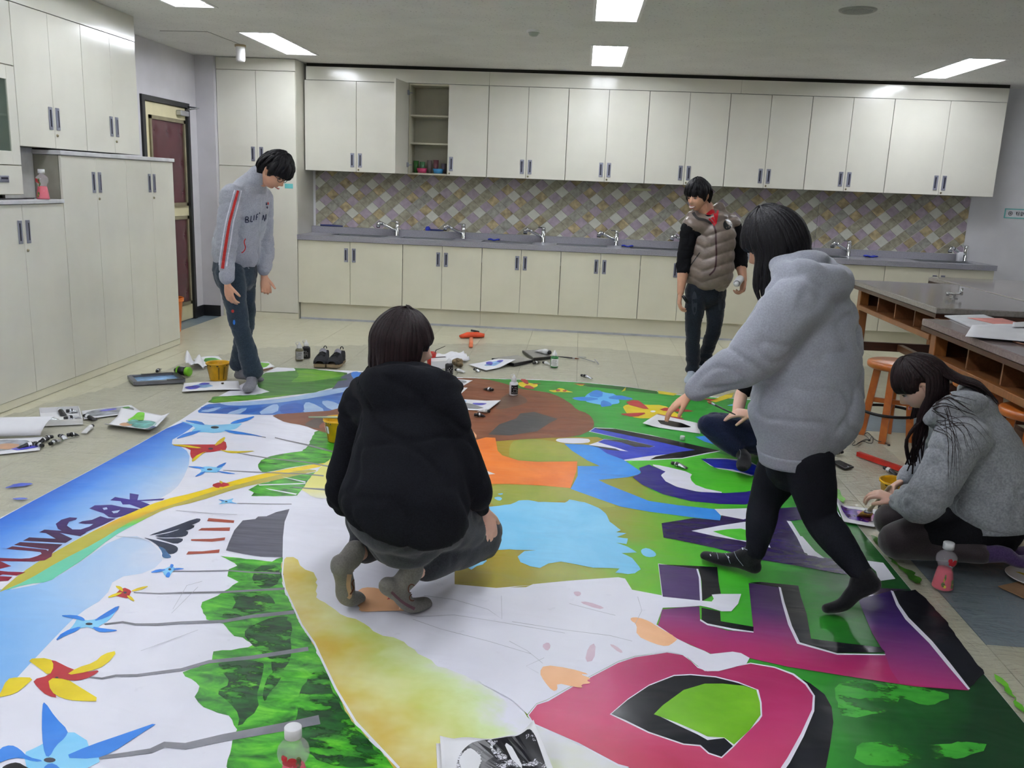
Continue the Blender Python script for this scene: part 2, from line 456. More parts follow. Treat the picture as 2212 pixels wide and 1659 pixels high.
BLAB = ['wide cream base cupboard at the left end under the counter', 'cream base cupboard second from the left under the counter', 'cream base cupboard behind the hood of the squatting person, third from left under the counter',
        'cream base cupboard under the fourth tap from the left', 'cream base cupboard behind the boy in the vest', 'cream base cupboard hidden behind the walking person', 'cream base cupboard behind the far end of the grey-topped table', 'wide cream base cupboard at the right end under the counter']
ZU0, ZU1, YU = 1.617, 2.565, 9.752
for k in range(8):
    a, b = UX[k], UX[k+1]; w_ = b-a-0.002
    cabinet('wall_cupboard', ULAB[k], 'cupboard', (a+0.001, YU, ZU0), 0, w_, ZU1-ZU0, YW-YU-0.002, [0, w_/2, w_], 0.125, CREAM, 'rl', -0.10, 'cream cupboards along the wall',
            open_door=0 if k == 1 else None, shelves=(0.33, 0.62) if k == 1 else ())
BX = [-3.048, -1.89, -1.027, -0.179, 0.668, 1.50, 2.358, 3.199, 4.30]
YB, ZB0, ZB1 = 9.48, 0.189, 0.876
for k in range(8):
    a, b = BX[k], BX[k+1]; w_ = b-a-0.002
    cabinet('base_cupboard', BLAB[k], 'cupboard', (a+0.001, YB, ZB0), 0, w_, ZB1-ZB0, YW-YB-0.002, [0, w_/2, w_], ZB1-ZB0-0.145, CREAM2, 'rl', None, 'cream cupboards under the counter', ch=0.48)
for x0, x1 in ((-3.04, -1.03), (-1.028, 2.36), (2.362, 4.29)):
    m = MB(); m.box((x0, YB+0.05, 0.0), (x1, YB+0.07, ZB0)); struct('trim_3', m, CREAM2)
m = MB(); m.box((-3.04, YB+0.046, 0.0), (4.29, YB+0.0495, 0.022)); struct('trim_4', m, mat('pale blue grey skirting strip', '#b4b7be', rough=0.4))
# fascia above wall cupboards
for a, b in ((-3.02, -1.035), (-1.033, 1.60), (1.602, 4.288)):
    m = MB(); m.box((a, YU+0.004, ZU1+0.003), (b, YU+0.03, 2.704)); struct('trim_5', m, CREAM)
# tall corner cupboard
pz = onY(512, 358, YB).z; zt_ = onY(645, 155, YB).z
t = cabinet('tall_cupboard', 'tall cream corner cupboard reaching the ceiling behind the boy in the grey jacket', 'cupboard', (-3.902, YB, 0.0), 0, 0.852, 2.73, YW-YB-0.002, [0], 1.0)
for o in list(t.children): bpy.data.objects.remove(o)
m = MB(); m.box((0.0, 0.02, 0.0), (0.852, YW-YB-0.002, 2.735)); part('carcass', m, CREAM, t)
m = MB(); m.box((0.0, 0.004, 0.0), (0.852, 0.019, 0.062)); part('plinth', m, CREAM2, t)
m = MB(); m.bev((0.0, 0.0, zt_+0.004), (0.852, 0.018, 2.735), 0.0015); part('fascia', m, CREAM, t)
for z0, z1, hz in ((0.068, pz-0.004, pz-0.12), (pz+0.002, zt_-0.002, pz+0.13)):
    for k in range(2):
        m = MB(); m.bev((0.002+0.426*k, 0, z0), (0.424+0.426*k, 0.018, z1), 0.0015); o = part('door', m, CREAM, t)
        hd = link('handle', HANDLE_ME, o, (0.426+(-0.045, 0.045)[k], 0, hz)); hd.scale = ((1, -1)[k], 1, 1)
# small cyan notice on the corner cupboard, behind the boy's face
p = onY(624, 402, YB); m = MB(); m.box((p.x-0.045, YB-0.0015, p.z-0.025), (p.x+0.045, YB-0.0003, p.z+0.025))
solo('notice', m, mat('cyan card', '#6cc4c4', rough=0.6), 'small cyan card stuck on the tall corner cupboard door', 'notice')
# counter
def counter_mat():
    n = N('speckled grey worktop'); n.set(rough=0.3)
    a = n.noise(140, 2); b = n.noise(260, 1)
    c = n.mix(n.ramp(a, [(0.60, 0.0), (0.66, 1.0)]), '#93929a', '#6b6a72'); c = n.mix(n.ramp(b, [(0.62, 0.0), (0.68, 0.8)]), c, '#b7b6bc')
    n.col(c); return n.m
CNT = counter_mat(); STEEL = mat('brushed steel', '#b6b8bd', rough=0.28, metal=0.95, var=0.04)
CHROME = mat('chrome', '#d5d7da', rough=0.08, metal=1.0, var=0.01)
SINKS = []
for px, py in ((850, 512), (997, 518), (1171, 527), (1333, 535), (1500, 545), (1842, 556), (2086, 565)):
    SINKS.append(fl(px, py, 0.931).x)
CX0, CX1 = -3.048, 4.312
t = thing('worktop', 'long speckled grey worktop over the base cupboards', 'worktop', (CX0, YB-0.02, 0.878))
holes = [(x-0.66-CX0, x-0.10-CX0) for x in SINKS if x-0.66 > CX0] 
holes[-1] = (SINKS[-1]-0.62-CX0, SINKS[-1]-0.06-CX0)
HY0, HY1 = 0.12, 0.46
m = MB(); xs = sorted({0.0, CX1-CX0, *[h[0] for h in holes], *[h[1] for h in holes]})
for i in range(len(xs)-1):
    c_ = (xs[i]+xs[i+1])/2
    if any(h[0] < c_ < h[1] for h in holes):
        m.box((xs[i], 0, 0), (xs[i+1], HY0, 0.053)); m.box((xs[i], HY1, 0), (xs[i+1], YW-YB+0.018, 0.053))
    else: m.box((xs[i], 0, 0), (xs[i+1], YW-YB+0.018, 0.053))
part('slab', m, CNT, t)
m = MB(); m.box((0.0, 0.535, 0.053), (CX1-CX0-0.14, YW-YB+0.018, 0.125)); part('upstand', m, CNT, t)
for h in holes:
    m = MB(); a, b = h; z = 0.053
    m.box((a-0.012, HY0-0.012, z), (b+0.012, HY0+0.003, z+0.003)); m.box((a-0.012, HY1-0.003, z), (b+0.012, HY1+0.012, z+0.003))
    m.box((a-0.012, HY0, z), (a+0.003, HY1, z+0.003)); m.box((b-0.003, HY0, z), (b+0.012, HY1, z+0.003))
    m.box((a, HY0, -0.12), (a+0.003, HY1, z)); m.box((b-0.003, HY0, -0.12), (b, HY1, z)); m.box((a, HY0, -0.12), (b, HY0+0.003, z)); m.box((a, HY1-0.003, -0.12), (b, HY1, z)); m.box((a, HY0, -0.123), (b, HY1, -0.12))
    part('sink', m, STEEL, t)
# taps
TLAB = ['chrome mixer tap farthest left on the worktop', 'chrome mixer tap second from the left on the worktop', 'chrome mixer tap third from the left, right of the squatting person', 'chrome mixer tap fourth from the left, left of the boy in the vest',
        'chrome mixer tap hidden behind the boy in the vest', 'chrome mixer tap right of the walking person', 'chrome mixer tap at the right end of the worktop']
def make_tap(label, loc):
    t = thing('mixer_tap', label, 'tap', loc, 0, 'mixer taps along the worktop')
    m = MB(); m.lathe([(0.0, 0), (0.03, 0), (0.03, 0.008), (0.024, 0.012), (0.024, 0.13), (0.022, 0.135), (0.0, 0.135)], 18); part('column', m, CHROME, t)
    m = MB(); m.lathe([(0.023, 0.136), (0.023, 0.155), (0.02, 0.168), (0, 0.17)], 18); m.bev((-0.065, -0.011, 0.160), (0.015, 0.011, 0.172), 0.003); part('lever', m, CHROME, t)
    m = MB(); m.tube([(-0.01, 0, 0.06), (-0.06, -0.02, 0.085), (-0.12, -0.045, 0.115), (-0.155, -0.06, 0.135)], [0.017, 0.016, 0.016, 0.018], 12); part('spout', m, CHROME, t)
    m = MB(); m.tube([(-0.15, -0.058, 0.134), (-0.18, -0.07, 0.14), (-0.197, -0.077, 0.128), (-0.199, -0.078, 0.10)], [0.02, 0.024, 0.026, 0.024], 12)
    m.tube([(-0.199, -0.078, 0.10), (-0.199, -0.078, 0.09)], 0.021, 12, mi=1); part('spray_head', m, [CHROME, mat('black rubber', '#17171a', rough=0.5)], t)
    return t
tap0 = None
for k, x in enumerate(SINKS):
    lo = (x, YB+0.484, 0.931)
    if tap0 is None: tap0 = make_tap(TLAB[0], lo)
    else: dup(tap0, lo, label=TLAB[k])
# small blue things left on the worktop
BLUEP = mat('blue plastic', '#2438b4', rough=0.4)
for k, (px, py, r, lab) in enumerate(((924, 493, 0.03, 'round blue sponge on the worktop ledge right of the first tap'),)):
    p = onY(px, py, YW-0.04); m = MB(); m.lathe([(0, 0.05), (r*0.6, 0.046), (r*0.95, 0.03), (r, 0.0), (0, 0)], 18); solo('sponge', m, BLUEP, lab, 'sponge', (p.x, YW-0.035, 1.003))
for px, py, L, dx, lab in ((690, 483, 0.13, -0.01, 'dark blue brush lying at the left end of the worktop ledge'), (944, 494, 0.075, 0, 'short dark blue stick on the worktop ledge beside the blue sponge'),):
    p = onY(px, py, YW-0.04); m = MB(); m.tube([(-L, 0, 0.01), (L*0.2, 0, 0.01), (L, 0, 0.008)], [0.010, 0.012, 0.006], 8); solo('blue_brush', m, mat('dark blue plastic', '#2a3570', rough=0.4), lab, 'brush', (max(p.x, -2.83), YW-0.035, 1.003))
for px, py, lab in ((1069, 518, 'small blue cloth on the worktop between the second and third taps'), (1355, 533, 'small blue cloth on the worktop right of the fourth tap'), (1870, 553, 'small blue cloth on the worktop right of the walking person')):
    p = fl(px, py, 0.933); m = MB(); m.sheet(lambda u, v: ((u-0.5)*0.13, (v-0.5)*0.10, 0.012+0.006*sin(u*9)+0.004*cos(v*8)), 8, 6, 0.01)
    solo('blue_cloth', m, BLUEP, lab, 'cloth', (p.x, min(p.y, YB+0.46), 0.933))
p = fl(2113, 560, 0.93); m = MB(); m.lathe([(0, 0), (0.035, 0), (0.036, 0.09), (0.03, 0.10), (0, 0.10)], 16); solo('white_cup', m, mat('white ceramic', '#e4e4e8', rough=0.25), 'small white cup at the right end of the worktop by the wall', 'cup', (4.12, YB+0.46, 0.931))

# backsplash of diagonal tiles -------------------------------------
TC = {k: mat('tile '+k, c, rough=0.4, var=v, scale=s, bump=0.1, bscale=70) for k, c, v, s in (('white', '#c6c8bc', 0.03, 14), ('mauve', '#a597a4', 0.07, 18), ('olive', '#98947f', 0.13, 22), ('grey', '#97968b', 0.12, 25), ('gold', '#a39470', 0.25, 14))}
WH = {(0, 0), (5, 3), (8, 0), (10, 2)}; GO = {(4, 0), (2, 2), (6, 2), (9, 3)}
def tile_col(a, b):
    a %= 12; b %= 4
    if a % 2 and b == (1 if a % 4 == 1 else 3) and (a, b) not in WH | GO: return 'mauve'
    if (a, b) in WH: return 'white'
    if (a, b) in GO: return 'gold'
    return 'olive' if (a*7+b*3) % 5 < 3 else 'grey'
def clip(poly, x0, x1, z0, z1):
    def half(P, f, inter):
        out = []
        for i in range(len(P)):
            a, b = P[i-1], P[i]
            if f(b):
                if not f(a): out.append(inter(a, b))
                out.append(b)
            elif f(a): out.append(inter(a, b))
        return out
    def ix(c): return lambda a, b: (c, a[1]+(b[1]-a[1])*(c-a[0])/(b[0]-a[0]))
    def iz(c): return lambda a, b: (a[0]+(b[0]-a[0])*(c-a[1])/(b[1]-a[1]), c)
    for f, it in ((lambda p: p[0] >= x0, ix(x0)), (lambda p: p[0] <= x1, ix(x1)), (lambda p: p[1] >= z0, iz(z0)), (lambda p: p[1] <= z1, iz(z1))):
        poly = half(poly, f, it)
        if len(poly) < 3: return []
    return poly
TW, TH = 0.0768, 0.0655
o0 = onY(680+70/7.373, 380+100/7.373, YW-0.01)
SPZ0, SPZ1 = 1.003, 1.66
GROUT = mat('backsplash grout', '#6f6a5e', rough=0.8); CORD = mat('pale metal cord', '#c2beb4', rough=0.35, metal=0.3)
for nm, x0, x1 in (('long tiled backsplash of diagonal mauve, white and gold tiles left of the seam', -3.02, 2.60), ('short tiled backsplash of diagonal tiles right of the seam', 2.604, 4.20)):
    t = thing('backsplash', nm, 'backsplash', (x0, YW-0.001, SPZ0))
    m = MB(); m.box((x0, YW-0.006, SPZ0), (x1, YW-0.001, SPZ1)); part('backing', m, GROUT, t, True)
    lst = []
    for a in range(-4, 104):
        for b in range(-10, 8):
            if (a+b) % 2: continue
            cx, cz = o0.x+a*TW, o0.z+b*TH
            if not (x0-TW < cx < x1+TW and SPZ0-TH < cz < SPZ1+TH): continue
            s = 0.965
            P = clip([(cx-TW*s, cz), (cx, cz-TH*s), (cx+TW*s, cz), (cx, cz+TH*s)], x0, x1, SPZ0, SPZ1)
            if P: lst.append((len(P), tile_col(a, b), P, abs(cx-1.0)+(0 if cz < 1.6 else 50)))
    lst.sort(key=lambda q: q[3])
    rest = MB(); cols = list(TC.values()); keys = list(TC)
    for i, (n_, c, P, _) in enumerate(lst):
        if i < 298:
            mm = MB(); mm.prism([(x, -z) for x, z in P][::-1], 0, 0.004, mx=TR(0, YW-0.0055-0.004*0-0.001*((i*37) % 3)/3, 0) @ Matrix.Rotation(pi/2, 4, 'X') @ Matrix.Scale(-1, 4, (0, 1, 0)))
            part('tile', mm, TC[c], t, True)
        else:
            rest.prism([(x, -z) for x, z in P][::-1], 0, 0.004, keys.index(c), mx=TR(0, YW-0.0055, 0) @ Matrix.Rotation(pi/2, 4, 'X') @ Matrix.Scale(-1, 4, (0, 1, 0)))
    if rest.v: o = part('tile_rest', rest, cols, t, True); o['kind'] = 'stuff'
    # cords run along the / joints
    for k in range(-40, 120):
        # line through corner (a=k odd joints): x = o0.x + TW*(s), z = o0.z + TH*(s - (2k+1))
        zc = lambda x: o0.z+TH*((x-o0.x)/TW-(2*k+1))
        xa = o0.x+TW*((SPZ0-o0.z)/TH+(2*k+1)); xb = o0.x+TW*((SPZ1-o0.z)/TH+(2*k+1))
        xa, xb = max(xa, x0), min(xb, x1)
        if xb-xa > 0.05:
            mm = MB(); mm.tube([(xa, YW-0.0105, zc(xa)), (xb, YW-0.0105, zc(xb))], 0.0028, 5, cap=False); part('cord', mm, CORD, t, True)
# pale label strip on the tiles
p0, p1 = onY(1363, 406, YW-0.012), onY(1406, 413, YW-0.012)
m = MB(); m.box((p0.x, YW-0.0165, p1.z), (p1.x, YW-0.0125, p0.z)); solo('label_strip', m, mat('pale green tape', '#b4b68f', rough=0.5), 'narrow pale strip of tape stuck on the backsplash tiles', 'tape')
# sign on wall at right edge
p0, p1 = onY(2171, 450, YW), onY(2212, 473, YW)
t = thing('wall_sign', 'white strip sign with turquoise border and dark lettering on the wall at right edge', 'sign', ((p0.x+p1.x)/2, YW-0.002, (p0.z+p1.z)/2))
m = MB(); m.box((p0.x, YW-0.006, p1.z), (p1.x+0.30, YW-0.001, p0.z)); part('border', m, mat('turquoise card', '#6fbcb8', rough=0.6), t, True)
m = MB(); m.box((p0.x+0.012, YW-0.0075, p1.z+0.012), (p1.x+0.29, YW-0.0055, p0.z-0.012)); part('card', m, mat('white card', '#d9dadd', rough=0.6), t, True)
INK = mat('dark ink', '#2b2b33', rough=0.6)
def glyphs(strokes, place, r=0.004):
    mm = MB()
    for s in strokes: mm.tube([place(*q) for q in s], r, 5, sm=False)
    return mm
zc_ = (p0.z+p1.z)/2
def circ(cx, cy, rr, n=12): return [(cx+rr*cos(2*pi*i/n), cy+rr*sin(2*pi*i/n)) for i in range(n+1)]
st = [circ(0.06, 0, 0.020), circ(0.06, 0, 0.007), [(0.12, 0.02), (0.135, -0.02)], [(0.135, 0.02), (0.12, -0.005)], [(0.15, 0.022), (0.15, -0.022)], [(0.14, 0), (0.15, 0)], circ(0.178, 0.008, 0.010), [(0.165, -0.012), (0.195, -0.012)], [(0.18, -0.012), (0.18, -0.024)], [(0.2, 0.02), (0.2, -0.006)], circ(0.255, 0, 0.020), circ(0.255, 0, 0.007)]
part('lettering', glyphs(st, lambda a, b: (p0.x+a, YW-0.0085, zc_+b), 0.0032), INK, t, True)

# ------------------------------------------------------------------ left wall furniture (fronts face +x)
R90 = pi/2
XT, XU = -3.585, -3.648
d_t = XT-XL-0.004; d_u = XU-XL-0.004
t = cabinet('tall_storage_cabinet', 'long cream storage cabinet on the floor along the left wall, four doors wide', 'cabinet', (XT, 5.99, 0.0), R90, 1.71, 1.62, d_t, [0, 0.445, 0.885, 1.305, 1.71], 1.44, CREAM, 'rlrl', -0.12, z0=0.056)
m = MB(); m.bev((-0.012, -0.012, 1.622), (1.722, d_t, 1.652), 0.003); part('top', m, mat('grey white edge band', '#c9c9cc', rough=0.4), t)
m = MB(); m.box((0, 0.004, 0.004), (1.71, 0.0195, 0.055)); part('plinth', m, CREAM2, t)
t = cabinet('low_storage_cabinet', 'lower cream cabinet at left edge with a pink bottle on top', 'cabinet', (XT, 5.05, 0.0), R90, 0.938, 1.295, d_t, [0, 0.469, 0.938], 1.12, CREAM, 'rl', -0.12, z0=0.056)
m = MB(); m.bev((-0.01, -0.012, 1.297), (0.936, d_t, 1.322), 0.003); part('top', m, mat('grey white edge band', '#c9c9cc', rough=0.4), t)
m = MB(); m.box((0, 0.004, 0.004), (0.938, 0.0195, 0.055)); part('plinth', m, CREAM2, t)
for y0, y1, lab in ((5.652, 6.452, 'cream hanging cupboard on the left wall, nearer pair of doors'), (6.454, 7.25, 'cream hanging cupboard on the left wall, pair of doors next to the entrance door')):
    cabinet('hanging_cupboard', lab, 'cupboard', (XU, y0, 1.662), R90, y1-y0, 2.545-1.662, d_u, [0, (y1-y0)/2, y1-y0], 0.20, CREAM, 'rl', -0.11, 'hanging cupboards on the left wall')
m = MB(); m.box((XL+0.002, 4.6, 2.548), (XU+0.001, 7.25, ZC-0.002)); struct('trim_6', m, CREAM)
m = MB(); m.box((-3.80, 5.652, 1.325), (-3.78, 5.985, 1.66)); struct('trim_7', m, mat('pale niche panel', '#c6c6c2', rough=0.5))
t = thing('glass_cupboard', 'cream cupboard with glass door cut by the left edge', 'cupboard', (XU, 4.75, 1.352), R90)
W_ = 0.90
m = MB()
m.box((0.0, 0.02, 0), (0.018, d_u, 1.19)); m.box((W_-0.018, 0.02, 0), (W_, d_u, 1.19)); m.box((0.018, 0.02, 0), (W_-0.018, d_u, 0.018)); m.box((0.018, 0.02, 1.172), (W_-0.018, d_u, 1.19)); m.box((0.018, d_u-0.018, 0.018), (W_-0.018, d_u, 1.172)); m.box((0.018, 0.02, 0.18), (W_-0.018, d_u-0.02, 0.198)); m.box((0.018, 0.02, 0.80), (W_-0.018, d_u-0.02, 0.818))
part('carcass', m, INSIDE, t)
m = MB(); m.bev((0.02, 0.03, 0.49), (W_-0.02, d_u-0.02, 0.505), 0.002); part('shelf', m, INSIDE, t)
GLASS = N('cupboard glass'); GLASS.set(rough=0.05, spec=0.5); GLASS.col('#5d6f63'); GLASS.set(alpha=0.55); GLASS = GLASS.m
for k in range(2):
    a, b = 0.002+0.45*k, 0.448+0.45*k
    m = MB(); z0, z1 = 0.19, 0.80; s = 0.085
    for lo, hi in (((a, 0, z0), (a+s, 0.018, z1)), ((b-s, 0, z0), (b, 0.018, z1)), ((a+s, 0, z0), (b-s, 0.018, z0+s)), ((a+s, 0, z1-s), (b-s, 0.018, z1))): m.bev(lo, hi, 0.0015)
    o = part('glass_door', m, CREAM, t); m = MB(); m.box((a+s-0.004, 0.007, z0+s-0.004), (b-s+0.004, 0.012, z1-s+0.004)); part('pane', m, GLASS, o)
    m = MB(); m.bev((a, 0, 0.806), (b, 0.018, 1.188), 0.0015); part('door', m, CREAM, t)
    m = MB(); m.bev((a, 0, 0.004), (b, 0.018, 0.184), 0.0015); o = part('drawer', m, CREAM, t)
    hd = link('handle', HANDLE_ME, o, ((a+b)/2+0.03, 0, 0.10)); hd.rotation_euler = (0, pi/2, 0); hd.scale = (1, 1, 0.6)

# ------------------------------------------------------------------ entrance door
DFR = mat('black door frame', '#1c1d20', rough=0.45); DOORC = mat('cream painted door', '#cfc7a2', rough=0.45, var=0.02); MAROON = mat('maroon leatherette', '#4b1d26', rough=0.3, var=0.1, scale=4); TRIMO = mat('dull bronze trim', '#8a8268', rough=0.4, metal=0.4)
dm = MB(); dm.box((XL-0.10, 8.205, 0), (XL+0.02, 8.262, 2.232)); dm.box((XL-0.10, 9.165, 0), (XL+0.02, 9.218, 2.232)); dm.box((XL-0.10, 8.262, 2.185), (XL+0.02, 9.165, 2.232))
door = struct('door_1', dm, DFR)
m = MB(); m.bev((XL-0.045, 8.266, 0.01), (XL-0.005, 9.161, 2.182), 0.003); leaf = part('door_leaf', m, DOORC, door); 
for z0, z1 in ((0.17, 1.10), (1.20, 2.06)):
    m = MB(); y0, y1 = 8.36, 9.12
    for lo, hi in (((y0, z0), (y0+0.035, z1)), ((y1-0.035, z0), (y1, z1)), ((y0, z0), (y1, z0+0.035)), ((y0, z1-0.035), (y1, z1))): m.box((XL-0.008, lo[0], lo[1]), (XL+0.012, hi[0], hi[1]))
    part('panel_trim', m, TRIMO, leaf)
    bt = [(y0+0.1+0.28*i, z0+0.13+0.3*j) for i in range(3) for j in range(3)]
    def pad(u, v, y0=y0, y1=y1, z0=z0, z1=z1, bt=bt):
        y = y0+0.035+(y1-y0-0.07)*u; z = z0+0.035+(z1-z0-0.07)*v
        d = 0.016*min(1, 8*min(u, 1-u, v, 1-v))
        for by, bz in bt: d -= 0.014*math.exp(-((y-by)**2+(z-bz)**2)/0.0016)
        return (XL-0.005+max(d, 0.001), y, z)
    m = MB(); m.sheet(pad, 42, 42); part('padded_panel', m, MAROON, leaf)
    m = MB()
    for by, bz in bt: m.lathe([(0, 0.009), (0.008, 0.006), (0.011, 0)], 10, mx=TR(XL-0.003, by, bz) @ Matrix.Rotation(pi/2, 4, 'Y'))
    o = part('button', m, mat('upholstery button', '#6d4a52', rough=0.2), leaf)
m = MB(); m.bev((XL-0.004, 8.95, 2.10), (XL+0.05, 9.14, 2.15), 0.006); m.tube([(XL+0.03, 9.10, 2.16), (XL+0.16, 9.12, 2.185), (XL+0.02, 9.19, 2.20)], 0.008, 6); part('door_closer', m, STEEL, leaf)

# ------------------------------------------------------------------ tables
WOOD = None
def wood_mat(name, a, b, rough=0.35, sc=(2, 2, 22), coat=0.2):
    n = N(name); n.set(rough=rough, coat=coat)
    v = n.mapping(sc); f = n.noise(3.0, 5, 0.6, v, 1.2)
    n.col(n.ramp(f, [(0.3, a), (0.7, b)])); return n.m
WOODL = wood_mat('orange varnished wood', '#7a4a22', '#945c30', sc=(16, 16, 1.5)); WOODD = wood_mat('dark stained wood', '#3a1c10', '#4a2415', sc=(2, 16, 16)); WOODX = wood_mat('brown wood', '#6a4226', '#7c5032', sc=(16, 1.5, 16)); WOODS = wood_mat('stool wood', '#a8571a', '#bf6a24', sc=(5, 5, 5), coat=0.4)
def ttop_mat(name, a, b):
    n = N(name); n.set(rough=0.14, spec=0.5); f = n.noise(60, 3, 0.6); n.col(n.ramp(f, [(0.35, a), (0.65, b)])); n.bump(n.noise(30, 2), 0.02, 0.002); return n.m
TTOP = ttop_mat('grey laminate table top', '#8a8480', '#9a9490'); TTOPB = ttop_mat('brown grey laminate table top', '#7a6a68', '#8a7a78')
def lab_table(label, x0, x1, y0, y1, H=0.81, top=TTOP, nd=4):
    """open pigeon-holes along both long sides"""
    t = thing('work_table', label, 'table', ((x0+x1)/2, (y0+y1)/2, 0), 0, 'wooden work tables at right')
    hx, hy = (x1-x0)/2, (y1-y0)/2
    m = MB(); m.bev((-hx, -hy, H-0.045), (hx, hy, H), 0.006); part('table_top', m, top, t)
    m = MB(); m.box((-hx+0.004, -hy-0.003, H-0.075), (hx-0.004, hy+0.003, H-0.046)); part('top_edging', m, WOODD, t)
    ix, iy = hx-0.05, hy-0.05
    for sx in (-1, 1):
        for sy in (-1, 1):
            m = MB(); m.bev((sx*ix-(0.08 if sx > 0 else 0), sy*iy-(0.08 if sy > 0 else 0), 0), (sx*ix+(0 if sx > 0 else 0.08), sy*iy+(0 if sy > 0 else 0.08), H-0.076), 0.004); part('leg', m, WOODL, t)
    zs = H-0.225
    m = MB(); m.box((-ix+0.01, -iy+0.081, zs-0.012), (ix-0.01, iy-0.081, zs+0.006)); part('shelf_board', m, WOODX, t)
    for sx in (-1, 1):
        m = MB(); m.bev((sx*ix-0.02, -iy+0.081, zs-0.03), (sx*ix+0.02, iy-0.081, zs+0.012), 0.003); part('shelf_rail', m, WOODL, t)
    for sy in (-1, 1):
        m = MB(); m.box((-ix+0.081, sy*iy-0.012, zs-0.03), (ix-0.081, sy*iy+0.012, H-0.076)); part('end_apron', m, WOODD, t)
        m = MB(); m.bev((-ix+0.081, sy*(iy-0.04)-0.02, 0.17), (ix-0.081, sy*(iy-0.04)+0.02, 0.25), 0.003); part('stretcher', m, WOODD, t)
    m = MB(); m.bev((-0.025, -iy+0.062, 0.18), (0.025, iy-0.062, 0.24), 0.003); part('stretcher', m, WOODX, t)
    m = MB(); m.box((-0.01, -iy+0.082, zs+0.007), (0.01, iy-0.082, H-0.076)); part('middle_board', m, WOODD, t)
    for i in range(1, nd):
        y = -iy+0.081+(2*iy-0.162)*i/nd
        m = MB(); m.box((-ix+0.02, y-0.008, zs+0.007), (ix-0.02, y+0.008, H-0.076)); part('divider', m, WOODX, t)
    return t
lab_table('grey-topped wooden table standing nearest to the base cupboards', 2.56, 3.50, 6.44, 8.42)
lab_table('grey-topped wooden table at right edge farthest from the painting', 3.54, 4.48, 7.22, 9.20)
lab_table('brown-topped wooden table in front at right, with papers on it', 2.225, 3.165, 3.80, 5.79, top=TTOPB)
# gas tap fitting on the far table
p = fl(2060, 645, 0.81)
t = thing('gas_tap', 'little twin metal tap standing on the grey table top', 'tap', (p.x, p.y, 0.81))
m = MB(); m.lathe([(0, 0), (0.03, 0), (0.03, 0.006), (0.012, 0.01), (0.012, 0.035), (0, 0.035)], 14); part('base', m, CHROME, t)
m = MB(); m.tube([(-0.05, 0, 0.04), (0.0, 0, 0.035), (0.05, 0, 0.045)], 0.008, 8); m.tube([(0.055, 0, 0.03), (0.055, 0, 0.085)], 0.01, 8); m.tube([(-0.05, 0, 0.02), (-0.05, 0, 0.05)], 0.012, 8); part('nozzle', m, CHROME, t)
# stools
RING = mat('black iron ring', '#1b1a1c', rough=0.45, metal=0.5)
def make_stool(label, loc, rotz):
    t = thing('stool', label, 'stool', loc, rotz, 'wooden stools by the tables')
    H = 0.52
    m = MB(); m.lathe([(0, H-0.05), (0.15, H-0.05), (0.168, H-0.04), (0.172, H-0.022), (0.168, H-0.006), (0.155, H), (0, H)], 36); part('seat', m, WOODS, t)
    for k in range(4):
        a = pi/4+k*pi/2; c_, s_ = cos(a), sin(a)
        m = MB(); mx = Matrix(((c_, -s_, 0, 0), (s_, c_, 0, 0), (0, 0, 1, 0), (0, 0, 0, 1)))
        m.prism([(0.078, -0.022), (0.122, -0.022), (0.122, 0.022), (0.078, 0.022)], H-0.052, H-0.051, mx=mx)
        vs = [mx @ V(p) for p in ((0.128, -0.022, 0), (0.172, -0.022, 0), (0.172, 0.022, 0), (0.128, 0.022, 0), (0.078, -0.022, H-0.05), (0.122, -0.022, H-0.05), (0.122, 0.022, H-0.05), (0.078, 0.022, H-0.05))]
        m = MB().add(vs, [(0,3,2,1),(4,5,6,7),(0,1,5,4),(1,2,6,5),(2,3,7,6),(3,0,4,7)]); part('leg', m, WOODS, t)
    m = MB()
    for s in (0, 1):
        c_ = [(0.105, 0.105), (-0.105, -0.105)] if s == 0 else [(-0.105, 0.105), (0.105, -0.105)]
        z = 0.20+0.035*s; m.bev((-0.14, -0.015, z), (0.14, 0.015, z+0.03), 0.003, mx=RZ(pi/4 if s == 0 else -pi/4))
    part('cross_brace', m, WOODS, t)
    m = MB(); n_ = 36; R_ = 0.172
    m.tube([(R_*cos(2*pi*i/n_), R_*sin(2*pi*i/n_), 0.185) for i in range(n_+1)], 0.010, 8, cap=False); part('foot_ring', m, RING, t)
    return t
s0 = make_stool('wooden stool standing clear behind the head of the kneeling girl', (2.10, 5.80, 0), 0.35)
dup(s0, (2.44, 5.28, 0), 1.1, 'wooden stool pushed under the table right behind the kneeling girl')
dup(s0, (2.40, 4.60, 0), 0.2, 'wooden stool at right edge, nearest to the camera')
dup(s0, (2.93, 5.36, 0), 0.6, 'wooden stool deep under the table behind the other stools')
dup(s0, (2.93, 4.85, 0), 0.9, 'wooden stool far under the table beside its middle')
